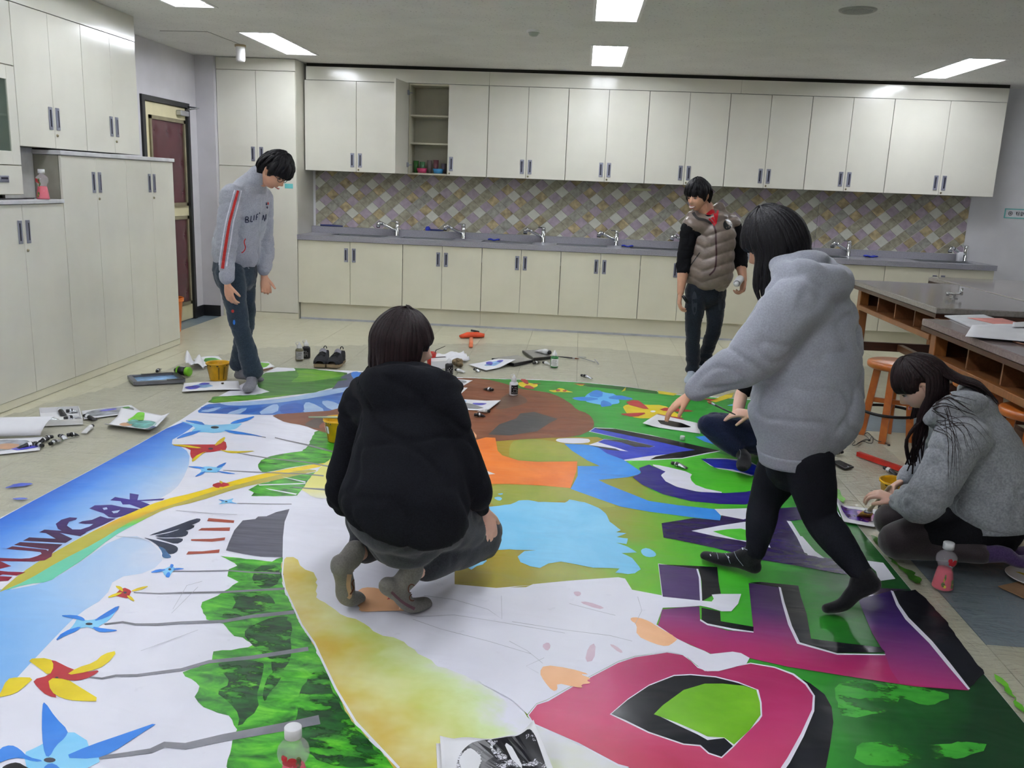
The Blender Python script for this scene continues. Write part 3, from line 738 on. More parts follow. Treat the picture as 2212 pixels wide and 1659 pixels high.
# ================================================================== PLASTIC SHEET AND PAINTED BANNER
ZF = {'A': (0, 740, 3.318), 'B': (0, 1159, 3.318), 'C': (560, 1000, 3.318), 'D': (1100, 740, 3.318), 'E': (1552, 740, 3.318), 'F': (1100, 1159, 3.318),
      'G': (1552, 1159, 3.318), 'H': (580, 640, 4.046), 'I': (380, 720, 5.821), 'J': (900, 700, 5.267), 'P': (0, 0, 1.0)}
def pg(s):
    """'A 1,2 3,4 B 5,6' -> picture points (traced region by region), turned into floor points by fl()"""
    out = []; k = 'P'
    for w_ in s.split():
        if w_ in ZF: k = w_; continue
        x, y = w_.split(','); ox, oy, f = ZF[k]; out.append((ox+float(x)/f, oy+float(y)/f))
    return out
def floorpts(s, z=0.0): return [(lambda p: (p.x, p.y))(fl(x, y, z)) for x, y in (pg(s) if isinstance(s, str) else s)]
def chaikin(P, n=1):
    for _ in range(n):
        Q = []
        for i in range(len(P)):
            a, b = P[i], P[(i+1) % len(P)]
            Q += [(a[0]*0.75+b[0]*0.25, a[1]*0.75+b[1]*0.25), (a[0]*0.25+b[0]*0.75, a[1]*0.25+b[1]*0.75)]
        P = Q
    return P
def ragged(P, amp, step=0.03, seed=0):
    Q = []
    for i in range(len(P)):
        a, b = V((*P[i], 0)), V((*P[(i+1) % len(P)], 0)); L = (b-a).length; k = max(1, int(L/step)); nn = V((b.y-a.y, a.x-b.x, 0)); nn = nn.normalized() if L > 0 else nn
        for j in range(k):
            p = a.lerp(b, j/k); d = noise.noise(V((p.x*23, p.y*23, seed)))*amp if j else 0.0
            Q.append((p.x+nn.x*d, p.y+nn.y*d))
    return Q
def flat(P, z, mi=0, mb=None):
    """thin face of polygon P at height z facing up"""
    bm = bmesh.new(); vs = [bm.verts.new((x, y, z)) for x, y in P]
    f = bm.faces.new(vs)
    f.normal_update()
    if f.normal.z < 0: f.normal_flip()
    bmesh.ops.triangulate(bm, faces=[f], ngon_method='EAR_CLIP')
    mb = mb or MB(); return mb.bm(bm, mi)

BAN = '''P 598,794 700,799 800,803 1000,816 1166,821 1269,827 1356,836 1462,853 1640,864 1760,1020 1871,1159 1968,1275 2125,1457 2212,1563 2330,1700 2330,1790
 1106,1800 -200,1790 -250,1262 0,1120 262,981 389,909 452,867 570,806'''
BANW = floorpts(BAN)
# --- clear plastic sheet with crinkles
SHEET = floorpts('P -260,1020 0,905 120,868 250,835 430,775 560,752 660,748 900,745 1070,742 1300,752 1480,772 1640,800 1850,915 1935,985 2060,1072 2260,1150 2500,1320 2700,1800 1106,1805 -300,1800')
def plastic():
    n = N('clear crinkled plastic film')
    tr = n.n('ShaderNodeBsdfTransparent'); tr.inputs[0].default_value = (0.985, 0.99, 0.995, 1)
    gl = n.n('ShaderNodeBsdfGlossy'); gl.inputs['Roughness'].default_value = 0.2; gl.inputs['Color'].default_value = (1, 1, 1, 1)
    df = n.n('ShaderNodeBsdfDiffuse'); df.inputs['Color'].default_value = (0.93, 0.94, 0.95, 1)
    v = n.mapping((1.2, 4.6, 1), rot=(0, 0, 0.25)); a = n.noise(3.0, 3, 0.6, v, 0.6); v2 = n.mapping((4, 1.6, 1), rot=(0, 0, -0.5)); b_ = n.noise(3.6, 3, 0.6, v2, 0.8)
    rid = []
    for q in (a, b_):
        s_ = n.n('ShaderNodeMath', operation='SUBTRACT'); n.l(q, s_.inputs[0]); s_.inputs[1].default_value = 0.5; ab = n.n('ShaderNodeMath', operation='ABSOLUTE'); n.l(s_.outputs[0], ab.inputs[0]); rid.append(ab.outputs[0])
    ad = n.n('ShaderNodeMath', operation='ADD'); n.l(rid[0], ad.inputs[0]); n.l(rid[1], ad.inputs[1])
    bp = n.n('ShaderNodeBump'); bp.inputs['Strength'].default_value = 0.9; bp.inputs['Distance'].default_value = 0.03; n.l(ad.outputs[0], bp.inputs['Height'])
    n.l(bp.outputs[0], gl.inputs['Normal'])
    lw = n.n('ShaderNodeLayerWeight'); lw.inputs['Blend'].default_value = 0.35; n.l(bp.outputs[0], lw.inputs['Normal'])
    m1 = n.n('ShaderNodeMixShader'); m1.inputs[0].default_value = 0.07; n.l(tr.outputs[0], m1.inputs[1]); n.l(df.outputs[0], m1.inputs[2])
    mm = n.n('ShaderNodeMath', operation='MULTIPLY_ADD'); n.l(lw.outputs['Fresnel'], mm.inputs[0]); mm.inputs[1].default_value = 0.40; mm.inputs[2].default_value = 0.05
    m2 = n.n('ShaderNodeMixShader'); n.l(mm.outputs[0], m2.inputs[0]); n.l(m1.outputs[0], m2.inputs[1]); n.l(gl.outputs[0], m2.inputs[2])
    n.l(m2.outputs[0], n.out.inputs['Surface']); return n.m
PLASTIC = plastic()
def sheet_mesh():
    m = MB(); st_ = 0.045
    x0, x1 = min(p[0] for p in SHEET), max(p[0] for p in SHEET); y0, y1 = min(p[1] for p in SHEET), max(p[1] for p in SHEET)
    idx = {}
    def hgt(x, y):
        if any(inside((x+a, y+b_), BANW) for a in (-0.07, 0, 0.07) for b_ in (-0.07, 0, 0.07)): return 0.0004
        a = 1-abs(noise.noise(V((x*2.2+y*0.6, y*7, 3.1)))*2); b = 1-abs(noise.noise(V((x*6, y*3.2-x*2, 8.2)))*2)
        return 0.0012+0.006*max(0, a)**3+0.004*max(0, b)**3
    def vid(i, j):
        if (i, j) not in idx:
            x, y = x0+i*st_, y0+j*st_; idx[(i, j)] = len(m.v); m.v.append((x, y, hgt(x, y)))
        return idx[(i, j)]
    for i in range(int((x1-x0)/st_)):
        for j in range(int((y1-y0)/st_)):
            if inside((x0+(i+0.5)*st_, y0+(j+0.5)*st_), SHEET):
                m.f.append((vid(i, j), vid(i+1, j), vid(i+1, j+1), vid(i, j+1))); m.mi.append(0); m.sm.append(True)
    return m
solo('plastic_sheet', sheet_mesh(), PLASTIC, 'clear crinkled plastic film spread over the floor under the painted banner', 'plastic sheet')

# --- banner
def wrinkle(n, extra=None, st=0.3):
    v = n.mapping((1, 1, 1)); a = n.noise(2.6, 2, 0.5, v, 0.9); v2 = n.mapping((1.6, 4, 1), rot=(0, 0, 0.5)); b = n.noise(2.2, 2, 0.4, v2, 0.6)
    ad = n.n('ShaderNodeMath', operation='ADD'); n.l(a, ad.inputs[0]); n.l(b, ad.inputs[1])
    n.bump(ad.outputs[0], st, 0.02)
def paint(name, a, b=None, scale=6, rough=0.36, stretch=(1, 1, 1), rot=0.0, lo=0.35, hi=0.65, detail=4, c=None, cover=0):
    """brushed acrylic: colour b shows through a in streaks"""
    if name in _mats: return _mats[name]
    n = N(name); n.set(rough=rough, spec=0.26)
    if b is None:
        cc = [int(a.lstrip('#')[i:i+2], 16)/255 for i in (0, 2, 4)]; b = [min(1, x*1.10+0.01) for x in cc]; a = [x*0.92 for x in cc]
    f = n.noise(scale, detail, 0.6, n.mapping(stretch, rot=(0, 0, rot)), 0.5)
    st = [(lo, a), (hi, b)]
    if c: st.append((min(0.98, hi+0.14), c))
    n.col(n.ramp(f, st)); wrinkle(n)
    if cover:
        n.l(n.ramp(n.noise(cover, 5, 0.65, n.mapping((1, 2.0, 1), rot=(0, 0, 0.3))), [(0.42, 0.0), (0.50, 1.0)]), n.b.inputs['Alpha'])
    _mats[name] = n.m; return n.m
def grad(name, p0, p1, stops, amp=0.25, scale=4, rough=0.36, fine=0.0, stretch=(1, 1, 1)):
    """paint blended by the painter along p0->p1 (points on the banner)"""
    n = N(name); n.set(rough=rough, spec=0.26)
    a, b = V((*p0, 0)), V((*p1, 0)); d = b-a; L2 = d.length_squared
    dt = n.n('ShaderNodeVectorMath', operation='DOT_PRODUCT'); sb = n.n('ShaderNodeVectorMath', operation='SUBTRACT'); n.l(n.tc(), sb.inputs[0]); sb.inputs[1].default_value = a
    n.l(sb.outputs[0], dt.inputs[0]); dt.inputs[1].default_value = d/L2
    f = n.noise(scale, 5, 0.6, n.mapping(stretch), 0.6)
    mm = n.n('ShaderNodeMath', operation='MULTIPLY_ADD'); n.l(f, mm.inputs[0]); mm.inputs[1].default_value = amp; n.l(dt.outputs['Value'], mm.inputs[2])
    sh = n.n('ShaderNodeMath', operation='SUBTRACT'); n.l(mm.outputs[0], sh.inputs[0]); sh.inputs[1].default_value = amp*0.5
    n.col(n.ramp(sh.outputs[0], stops)); wrinkle(n); _mats[name] = n.m; return n.m
def P1(s): p = fl(*pg(s)[0]); return (p.x, p.y)

def canvas_mat():
    n = N('white banner cloth'); n.set(rough=0.42, spec=0.3)
    f = n.noise(2.2, 4, 0.6); g = n.noise(14, 3, 0.6); h = n.n('ShaderNodeTexNoise'); 
    c = n.mix(n.ramp(g, [(0.66, 0.0), (0.74, 0.35)]), n.ramp(f, [(0.3, '#e6e6f2'), (0.7, '#eeeef8')]), '#d2d2de')
    n.col(c); wrinkle(n, st=0.4); return n.m
CANV = canvas_mat()
ban = thing('painted_banner', 'huge hand-painted banner of white cloth spread on the floor, with letters, pinwheels and a figure', 'banner', (0, 0, 0))
m = MB(); m.prism(BANW[::-1], 0.0012, 0.0026); 
bm = bmesh.new(); vs = [bm.verts.new((x, y, 0.0026)) for x, y in BANW]; f = bm.faces.new(vs); f.normal_update(); 
if f.normal.z < 0: f.normal_flip()
r = bmesh.ops.extrude_face_region(bm, geom=[f]); bmesh.ops.translate(bm, vec=(0, 0, -0.0014), verts=[e for e in r['geom'] if isinstance(e, bmesh.types.BMVert)])
bmesh.ops.recalc_face_normals(bm, faces=bm.faces); bmesh.ops.triangulate(bm, faces=[f for f in bm.faces if len(f.verts) > 4], ngon_method='EAR_CLIP')
m = MB().bm(bm); part('cloth', m, CANV, ban)
_lay = [0]
def patch(name, s, mt, layer, sm=0, rag=0.0, parent=None, label=None):
    P = floorpts(s) if isinstance(s, str) else s
    if sm: P = chaikin(P, sm)
    if rag: P = ragged(P, rag, 0.025, len(P))
    _lay[0] += 1
    z = 0.0026+0.0003*layer+0.000004*(_lay[0] % 40)
    return part(name, flat(P, z), mt, parent or ban, label=label)
def stroke(name, s, w0, w1, mt, layer, parent=None):
    """ribbon along traced points; widths in picture px at both ends"""
    Q = pg(s); n_ = len(Q); L_, R_ = [], []
    for i, (x, y) in enumerate(Q):
        ax, ay = Q[max(i-1, 0)]; bx, by = Q[min(i+1, n_-1)]; l = math.hypot(bx-ax, by-ay) or 1
        nx, ny = -(by-ay)/l, (bx-ax)/l; w_ = (w0+(w1-w0)*i/(n_-1))/2
        L_.append((x+nx*w_, y+ny*w_)); R_.append((x-nx*w_, y-ny*w_))
    return patch(name, [(lambda p: (p.x, p.y))(fl(x, y)) for x, y in L_+R_[::-1]], mt, layer, parent=parent)
WHITEP = CANV
_a, _b = V((*P1('P 0,1121'), 0)), V((*P1('P 389,910'), 0)); _n = V(((_b-_a).y, -(_b-_a).x, 0)).normalized()
SKYB = grad('painted sky blue', tuple(_a[:2]), tuple((_a+_n*0.62)[:2]), [(0.0, '#2f68cc'), (0.22, '#4f8adf'), (0.5, '#85b3ea'), (0.8, '#bcd4f1'), (1.0, '#e4e4f0')], 0.35, 3)
SKYP = grad('painted pale sky', P1('P 0,1290'), P1('P 400,1235'), [(0.0, '#7cb0e6'), (0.3, '#9cc4ee'), (0.7, '#c2d6f0'), (1.0, '#e4e4f0')], 0.55, 2.2)
GOLDP = grad('painted rainbow yellow', P1('A 900,1240'), P1('A 985,1290'), [(0.0, '#e8c818'), (0.35, '#dcae26'), (0.7, '#c9a43c'), (1.0, '#b8b048')], 0.5, 5)
GRNR = grad('painted rainbow green', P1('A 960,1270'), P1('A 1010,1310'), [(0.0, '#b4a850'), (0.35, '#8fc04a'), (0.7, '#5ec45e'), (1.0, '#6cc8a8')], 0.5, 5)
MTN = paint('painted mountain green', '#17561c', '#43a224', 9, 0.32, (1.0, 2.2, 1), 0.3, 0.34, 0.54, 7, '#6cc434')
MTD = paint('painted dark forest', '#0c3016', '#1f6420', 11, 0.34, (1, 2.5, 1), 0.3, 0.38, 0.66, 6, cover=8)
GREY_P = paint('painted grey stem', '#77777f'); HUB = paint('painted dark hub', '#3c3c48')
LBL = paint('painted light blue', '#7cc6ee', '#8fd0f2', 5); DBL = paint('painted mid blue', '#2f78d4', '#3b86de', 5)
RED = paint('painted red', '#a82830', '#b83038', 5); YEL = paint('painted yellow', '#d4bc1c', '#e2cc2a', 5)
PUR = grad('painted letter purple', P1('A 900,1150'), P1('B 60,240'), [(0.0, '#3a2c88'), (0.35, '#3c2468'), (0.65, '#3e2040'), (1.0, '#8a1c38')], 0.1, 4)
NAVY = paint('painted navy roof', '#1c2438', '#28324c', 6); BRICK = paint('painted brick red', '#9c4634', '#aa5240', 6)
STONE = paint('painted stone grey', '#4a4a56', '#62626e', 5, 0.4, (1, 7, 1), 0.2)

# sky, rainbow, hills, letters on the left part
patch('painted_sky', 'P -250,1264 0,1121 262,982 389,910 A 1400,590 1340,640 1200,720 1330,760 1370,840 1300,1010 1200,1100 1000,1180 600,1385 300,1560 150,1659 B -200,400', SKYB, 1, 1)
patch('painted_sky', 'B -700,330 0,400 340,335 560,200 830,10 1030,0 1190,150 1080,260 820,300 760,440 560,560 420,700 250,880 0,1150 -500,1600 -900,1400', SKYP, 1, 1)
patch('painted_rainbow', 'A 2190,885 1900,940 1650,1000 1400,1080 1170,1130 900,1240 600,1390 300,1560 150,1659 B 0,395 0,405 200,320 420,190 A 700,1440 900,1310 1100,1215 1300,1150 1600,1055 1900,975 2190,915 P 700,1008 712,1000', GOLDP, 3, 1)
patch('painted_rainbow', 'A 2190,912 1900,972 1600,1050 1300,1146 1100,1210 900,1305 700,1435 B 420,185 200,318 0,404 200,345 350,332 440,269 A 600,1560 800,1400 1000,1290 1200,1190 1400,1150 1700,1050 2000,985 2190,942 P 690,1018', GRNR, 3, 1)
for s in ('A 930,1085 995,1095 985,1135 1180,1122 1165,1135 1010,1142 1075,1166 1010,1195 930,1165 880,1166 865,1142 790,1136 825,1112 930,1130',
          'A 640,1195 680,1172 800,1168 880,1185 1000,1198 900,1242 870,1252 820,1262 780,1256 745,1230',
          'A 400,1305 440,1275 500,1258 555,1262 545,1275 495,1290 480,1318 520,1345 580,1345 640,1325 670,1306 610,1306 560,1300 590,1286 660,1276 720,1250 770,1265 830,1267 740,1312 680,1337 600,1372 540,1386 470,1370 415,1340',
          'A 280,1366 320,1346 620,1368 575,1394 430,1370 520,1412 470,1442 165,1426 210,1402 400,1412 330,1372',
          'A 45,1484 90,1466 330,1490 345,1500 350,1488 100,1456 145,1436 450,1452 420,1475 375,1515 370,1540 320,1567 230,1577 180,1560 235,1546 270,1535 300,1520 290,1507 230,1500',
          'B -60,158 0,160 150,165 240,160 270,180 250,186 0,182 40,200 82,218 0,238 -10,250 60,258 185,262 120,286 20,278 -10,290 90,295 60,323 -60,330'):
    patch('painted_letter', s, PUR, 4)
for s in ('A 735,1192 765,1186 772,1200 745,1206', 'A 800,1216 862,1206 842,1226 815,1230'): patch('letter_gap', s, paint('painted sky tint', '#b9cdec'), 5)
patch('painted_hill', 'A 1850,870 1910,825 2000,805 2100,790 2190,780 H 400,1190 445,1176 540,1172 P 740,935 740,975 H 570,1400 P 716,998 700,1003 A 2190,880 1900,936 1870,928 1850,900', MTN, 2, 1, 0.012)
patch('painted_hill', 'A 1780,1060 1850,1020 2050,968 2190,945 P 690,1020 672,1030 A 2130,1100 1960,1106 1800,1104 1820,1080', MTN, 2, 0, 0.01)
for s in ('A 2020,965 2190,1000 2190,1010 2050,975', 'A 1850,1022 2190,1012 2190,1018 1860,1030', 'A 1900,1048 2130,1088 2120,1097 1930,1060'): patch('painted_ray', s, WHITEP, 4)
patch('painted_hill', '''B 1580,145 1650,180 1700,215 1640,240 1630,290 1710,330 1640,380 1600,400 1560,430 1450,475 1440,510 1480,600 1600,630 1640,680 1680,720 1740,730 1825,775 1780,800 1530,830 1520,890 1310,980
 1430,1080 1395,1155 1460,1230 1560,1270 1640,1290 1700,1390 1680,1430 1650,1560 1640,1700 P 860,1680 855,1659 760,1560 723,1488 696,1431 677,1392 650,1352 635,1319 614,1274 608,1241 610,1205 B 1950,185''', MTN, 2, 0, 0.012)
for s in ('B 1560,905 1760,890 1890,905 1890,960 1860,1080 1840,1140 1860,1240 1700,1390 1720,1290 1640,1190 1540,1120 1660,1060 1580,960', 'B 1660,415 1900,400 1975,470 1960,520 1880,545 1700,590 1560,590 1700,500',
          'B 1800,640 2050,560 2100,650 2080,740 2090,800 2080,900 2030,960 2010,1040 1920,1140 1900,1200 1880,1150 1900,1060 1960,900 1900,860 1800,780 1740,700', 'P 640,1500 690,1440 720,1490 760,1565 850,1656 700,1659 640,1600', 'B 1830,215 2010,208 2020,330 1900,390 1800,330'):
    patch('painted_forest_shade', s, MTD, 3, 1, 0.02)
# stone mound, pavilion
for s in ('A 1050,1392 1230,1330 1400,1265 1443,1268 1425,1295 1280,1345 1130,1380', 'A 1080,1395 1250,1362 1330,1318 1395,1310 1390,1335 1310,1362 1200,1388', 'A 1100,1398 1230,1383 1290,1362 1350,1352 1345,1388 1290,1402 1160,1403',
          'A 1100,1404 1200,1410 1310,1406 1310,1430 1262,1452 1180,1427', 'A 1020,1400 1110,1420 1230,1450 1275,1470 1275,1500 1235,1525 1180,1515 1130,1460 1080,1425'): patch('painted_roof', s, NAVY, 3, 1)
patch('painted_roof', 'A 1130,1462 1180,1480 1200,1512 1235,1546 1190,1553 1160,1542 1165,1510', paint('painted slate blue', '#3c6490'), 4, 1)
for s in ('A 1495,1263 1680,1280 1675,1298 1485,1285', 'A 1445,1335 1650,1330 1645,1355 1420,1352', 'A 1370,1415 1520,1412 1615,1402 1610,1422 1520,1433 1370,1426', 'A 1350,1503 1450,1502 1575,1488 1570,1512 1335,1525'): patch('painted_column', s, BRICK, 3)
patch('painted_stone_mound', 'A 1740,1280 1830,1270 1850,1252 1910,1250 1980,1220 2075,1198 2060,1240 2040,1290 2028,1400 2025,1545 1870,1540 1800,1530 1740,1520 1620,1495 1640,1440 1680,1350', STONE, 3)
# grey stems
for s, a, b in (('B 1235,255 1400,255 1640,250 1800,262 2010,270', 1.5, 4), ('B 960,408 1140,415 1300,410 1600,405 2040,380', 1.5, 5), ('B 750,635 880,620 970,637 1130,637 1300,625 1600,615 1800,580 2110,548', 3, 8), ('B 640,1015 730,1025 830,1005 980,1003 1300,962 1500,905 1800,875 2210,812', 3, 9),
                ('B 700,1595 900,1570 1080,1545 1180,1500 1330,1512 1600,1452 2040,1372 2290,1320', 7, 20), ('A 1700,795 1900,830 2190,862 2400,900', 1.5, 3), ('A 1600,920 1800,932 2190,947 2320,960', 1.2, 3), ('A 1700,1158 1900,1162 2090,1163', 1, 1.6), ('A 1970,685 2050,705 2190,735 2400,790', 2, 3.5), ('A 1780,662 1905,684', 1, 1.5), ('A 2100,1042 2340,1060', 1.5, 4)):
    stroke('painted_stem', s, a, b, GREY_P, 4)
# pinwheels: body, four blades, hub
def ell(k, cx, cy, rx, ry): return k+' '+' '.join('%.1f,%.1f' % (cx+rx*cos(2*pi*i/12), cy+ry*sin(2*pi*i/12)) for i in range(12))
def pinwheel(body, blades, hub, mb_, mbl, lab=None):
    o = patch('painted_pinwheel', body, mb_, 5, 1, label=lab)
    for s in blades: patch('blade', s, mbl, 6, 1, parent=o)
    if hub: patch('hub', ell(*hub), HUB, 7, parent=o)
pinwheel('A 1270,560 1380,590 1420,570 1470,598 1640,590 1740,580 1720,600 1690,625 1640,632 1560,655 1440,645 1380,655 1370,640 1410,610', ('A 1300,560 1440,568 1475,598 1420,590', 'A 1835,528 1760,545 1680,565 1640,590 1720,580 1790,560', 'A 1590,628 1700,640 1830,665 1900,683 1790,667 1660,657', 'A 1250,700 1330,650 1455,630 1400,660 1320,682'), ('A', 1540, 613, 30, 9), LBL, DBL)
pinwheel('A 1200,735 1460,735 1560,735 1615,702 1630,772 1580,777 1520,790 1460,792 1390,852 1362,815 1368,762', ('A 1620,675 1600,720 1530,752 1565,705', 'A 1200,733 1330,738 1460,760 1400,764', 'A 1490,780 1450,802 1383,865 1372,845 1420,805', 'A 1560,768 1650,785 1860,780 1720,797 1640,797'), ('A', 1510, 766, 18, 7), RED, YEL)
pinwheel('A 1420,905 1480,890 1550,900 1605,888 1575,918 1560,940 1480,932 1420,952 1450,920', ('A 1330,892 1430,893 1480,908 1420,909', 'A 1630,858 1550,893 1560,907 1605,890', 'A 1388,972 1430,940 1482,925 1450,952', 'A 1540,923 1620,933 1705,948 1610,945'), ('A', 1503, 915, 20, 6), LBL, DBL)
pinwheel('A 1510,1026 1580,1003 1670,1022 1615,1036 1560,1052', ('A 1568,993 1602,1005 1585,1022', 'A 1630,1016 1750,1020 1650,1032', 'A 1570,1040 1602,1040 1592,1063 1573,1056'), None, RED, YEL)
pinwheel('A 1555,1126 1620,1138 1682,1118 1652,1145 1715,1162 1640,1154 1556,1167 1600,1148', ('A 1560,1128 1610,1138 1600,1146', 'A 1640,1150 1710,1161 1650,1156'), ('A', 1622, 1146, 10, 4), LBL, DBL)
pinwheel('B 1150,245 1200,232 1230,212 1262,240 1232,262 1217,294 1178,287 1170,262', ('B 1220,203 1247,207 1240,230 1222,236', 'B 1335,237 1250,249 1238,240 1270,231', 'B 1183,297 1200,262 1222,265 1216,303', 'B 1068,268 1130,240 1202,243 1140,263'), ('B', 1217, 243, 11, 8), LBL, DBL)
pinwheel('B 815,432 880,368 945,395 932,420 922,452 870,442 850,437', ('B 818,359 868,364 884,390 880,408', 'B 1078,359 1000,370 928,402 1000,394', 'B 903,427 942,435 972,477 933,462', 'B 760,448 820,415 888,404 830,437'), ('B', 897, 410, 12, 8), RED, YEL)
pinwheel('B 560,580 610,610 690,600 790,570 838,535 780,612 720,642 690,672 600,652 500,702 478,692 530,640', ('B 412,573 540,569 602,590 612,617 560,602', 'B 859,494 842,540 760,592 663,619 730,570', 'B 653,651 740,667 864,680 770,694 700,692', 'B 388,764 450,690 592,646 550,687 470,717'), ('B', 639, 635, 26, 9), LBL, DBL)
pinwheel('B 355,878 530,966 620,980 724,963 660,1012 560,1042 480,1037 420,1040 390,1160 445,1170 340,1152 268,1090 232,1035 355,1003 388,940', ('B 186,885 360,878 390,935 355,1008 280,950', 'B 850,823 760,932 640,977 468,1006 550,950 680,910 740,850', 'B 343,1022 480,1030 560,1080 740,1191 540,1187 440,1167 363,1120', 'B -25,1165 0,1140 50,1030 120,1017 248,1020 180,1080 110,1137'), ('B', 408, 1020, 12, 6), RED, YEL, 'large red and yellow painted pinwheel')
pinwheel('B 300,1500 490,1385 670,1500 540,1560 765,1600 560,1700 200,1700 168,1560 240,1530', ('B 303,1220 320,1190 400,1310 492,1400 470,1450 400,1510 357,1592 322,1580 300,1440', 'B 1155,1331 1000,1430 800,1562 680,1604 438,1596 640,1508 900,1420', 'B -150,1700 0,1525 80,1502 140,1530 200,1590 322,1618 250,1627 140,1592 40,1610', 'B 330,1643 390,1633 460,1700 300,1700'), ('B', 357, 1613, 43, 18), LBL, DBL, 'largest blue painted pinwheel')
BLK = paint('painted black', '#121318', '#1e1f26', 7, 0.26)
patch('painted_patch', 'B 10,1670 60,1640 130,1628 190,1664 300,1720 0,1740', BLK, 8, 1)

# watercolour rim of the big oval
def ring(name, c, R_, wd, stops, amp, scale, rough=0.45):
    """watercolour wash along the rim of the painted oval, fading inwards"""
    n = N(name); n.set(rough=rough, spec=0.26)
    sb = n.n('ShaderNodeVectorMath', operation='SUBTRACT'); n.l(n.tc(), sb.inputs[0]); sb.inputs[1].default_value = (c[0], c[1], 0)
    ln = n.n('ShaderNodeVectorMath', operation='LENGTH'); n.l(sb.outputs[0], ln.inputs[0])
    a = n.n('ShaderNodeMath', operation='MULTIPLY_ADD'); n.l(ln.outputs['Value'], a.inputs[0]); a.inputs[1].default_value = -1/wd; a.inputs[2].default_value = R_/wd-amp*0.5
    f = n.noise(scale, 5, 0.6, None, 0.6); b = n.n('ShaderNodeMath', operation='MULTIPLY_ADD'); n.l(f, b.inputs[0]); b.inputs[1].default_value = amp; n.l(a.outputs[0], b.inputs[2])
    n.col(n.mix(n.ramp(n.noise(2.3, 4, 0.6), [(0.42, 0.0), (0.68, 0.75)]), n.ramp(b.outputs[0], stops), '#dde2b2')); wrinkle(n); return n.m
_e = [V((*P1('P %d,%d' % q), 0)) for q in ((610, 1205), (677, 1392), (860, 1659))]
def circle3(a, b, c):
    d = 2*(a.x*(b.y-c.y)+b.x*(c.y-a.y)+c.x*(a.y-b.y)); A, B, C_ = a.length_squared, b.length_squared, c.length_squared
    return ((A*(b.y-c.y)+B*(c.y-a.y)+C_*(a.y-b.y))/d, (A*(c.x-b.x)+B*(a.x-c.x)+C_*(b.x-a.x))/d)
OC = circle3(*_e); OR = (_e[0]-V((*OC, 0))).length
RIM = RIM2 = ring('yellow green watercolour', OC, OR, 0.42, [(0.0, '#c4a844'), (0.22, '#c6b84e'), (0.5, '#bcc862'), (0.74, '#d0e2aa'), (0.92, '#e4e4f0')], 0.8, 3.2)
RIMT = grad('pale yellow watercolour', P1('P 690,1020'), P1('P 690,1085'), [(0.0, '#d6d276'), (0.5, '#e2dc84'), (1.0, '#e6e6e2')], 0.5, 4, 0.45)
patch('painted_oval_rim', 'P 723,984 760,980 760,1075 C 470,262 380,250 320,205 300,200 350,130 400,70', RIMT, 3, 1, 0.01)
patch('painted_oval_rim', 'C 170,680 160,800 180,910 250,1060 300,1170 390,1300 450,1430 540,1620 P 760,1560 1000,1580 1139,1551 1085,1490 C 1450,1570 1300,1480 1150,1370 1000,1262 850,1240 720,1130 600,1105 530,1045 400,970 420,800 300,760 270,680', RIM, 2, 1, 0.015)
patch('painted_oval_rim', 'P 735,1515 760,1560 855,1659 900,1720 1400,1740 1356,1659 F 780,1640 500,1490 180,1350 130,1300 P 1085,1505 1000,1460 950,1440 880,1420 800,1440 740,1500', RIM2, 3, 1, 0.02)
stroke('painted_oval_edge', 'C 175,680 165,800 185,910 255,1060 305,1170 395,1300 455,1430 548,1625 P 768,1562 862,1662', 3, 6, WHITEP, 4)

# meadow on the right part
MEAD = grad('painted meadow', P1('P 1030,1240'), P1('P 2040,1420'), [(0.0, '#a08c20'), (0.22, '#8c9426'), (0.36, '#6cae28'), (0.52, '#44b02a'), (0.72, '#2f8c2c'), (0.9, '#1f5a26'), (1.0, '#163a20')], 0.28, 3.2, 0.36)
MEADF = grad('painted far meadow', P1('P 1000,900'), P1('P 1640,900'), [(0.0, '#2c7a26'), (0.3, '#2f8c30'), (0.6, '#37a03a'), (1.0, '#2c8a30')], 0.6, 4, 0.36, stretch=(1, 2.5, 1))
patch('painted_meadow', 'P 1010,960 1090,940 1290,930 1660,890 1760,1021 1871,1160 1968,1276 2125,1458 2212,1564 2330,1701 2330,1780 1380,1760 1356,1659 F 780,1640 500,1490 180,1350 130,1300 P 1139,1551 982,1265 982,1232 1010,1060', MEAD, 1)
patch('painted_meadow', 'P 1000,817 1166,822 1269,828 1356,837 1462,854 1640,866 1700,945 1600,985 1420,985 1290,945 1000,945', MEADF, 2, 0, 0.01)
OLV = paint('painted olive', '#8c9a34', '#a0a244', 4, 0.38)
patch('painted_meadow', 'D 0,745 40,700 200,692 390,725 450,780 560,850 650,892 490,892 490,858 200,862 0,845', OLV, 3, 1)
patch('painted_meadow', 'P 1045,1047 1166,1050 1232,1056 D 440,1052 600,1110 800,1180 640,1190 540,1150 430,1130 300,1150 100,1135 0,1165 P 1057,1095', OLV, 3, 1)
LIME = paint('painted bright green', '#3fae26', '#58c232', 4, 0.36)
patch('painted_meadow', 'D 870,850 1100,830 1250,800 1400,770 1700,850 2000,1000 1900,1180 1690,1180 1400,1160 1100,1100 960,1030 950,940 820,850', LIME, 3, 1)
GSTR = paint('brushed light green', '#2f8c2c', '#46a838', 5, 0.36, (1, 3, 1), 0.3, cover=5)
for s in ('G 830,1060 1000,1030 1320,1110 1250,1260 900,1320 840,1200', 'G 1000,1470 1400,1510 1930,1470 1890,1570 1350,1659 960,1640', 'G 1150,1000 1500,1090 1700,1150 1500,1230 1250,1140', 'F 560,1520 900,1640 1200,1720 800,1740 480,1640 300,1480'): patch('painted_brushwork', s, GSTR, 2, 1, 0.02)
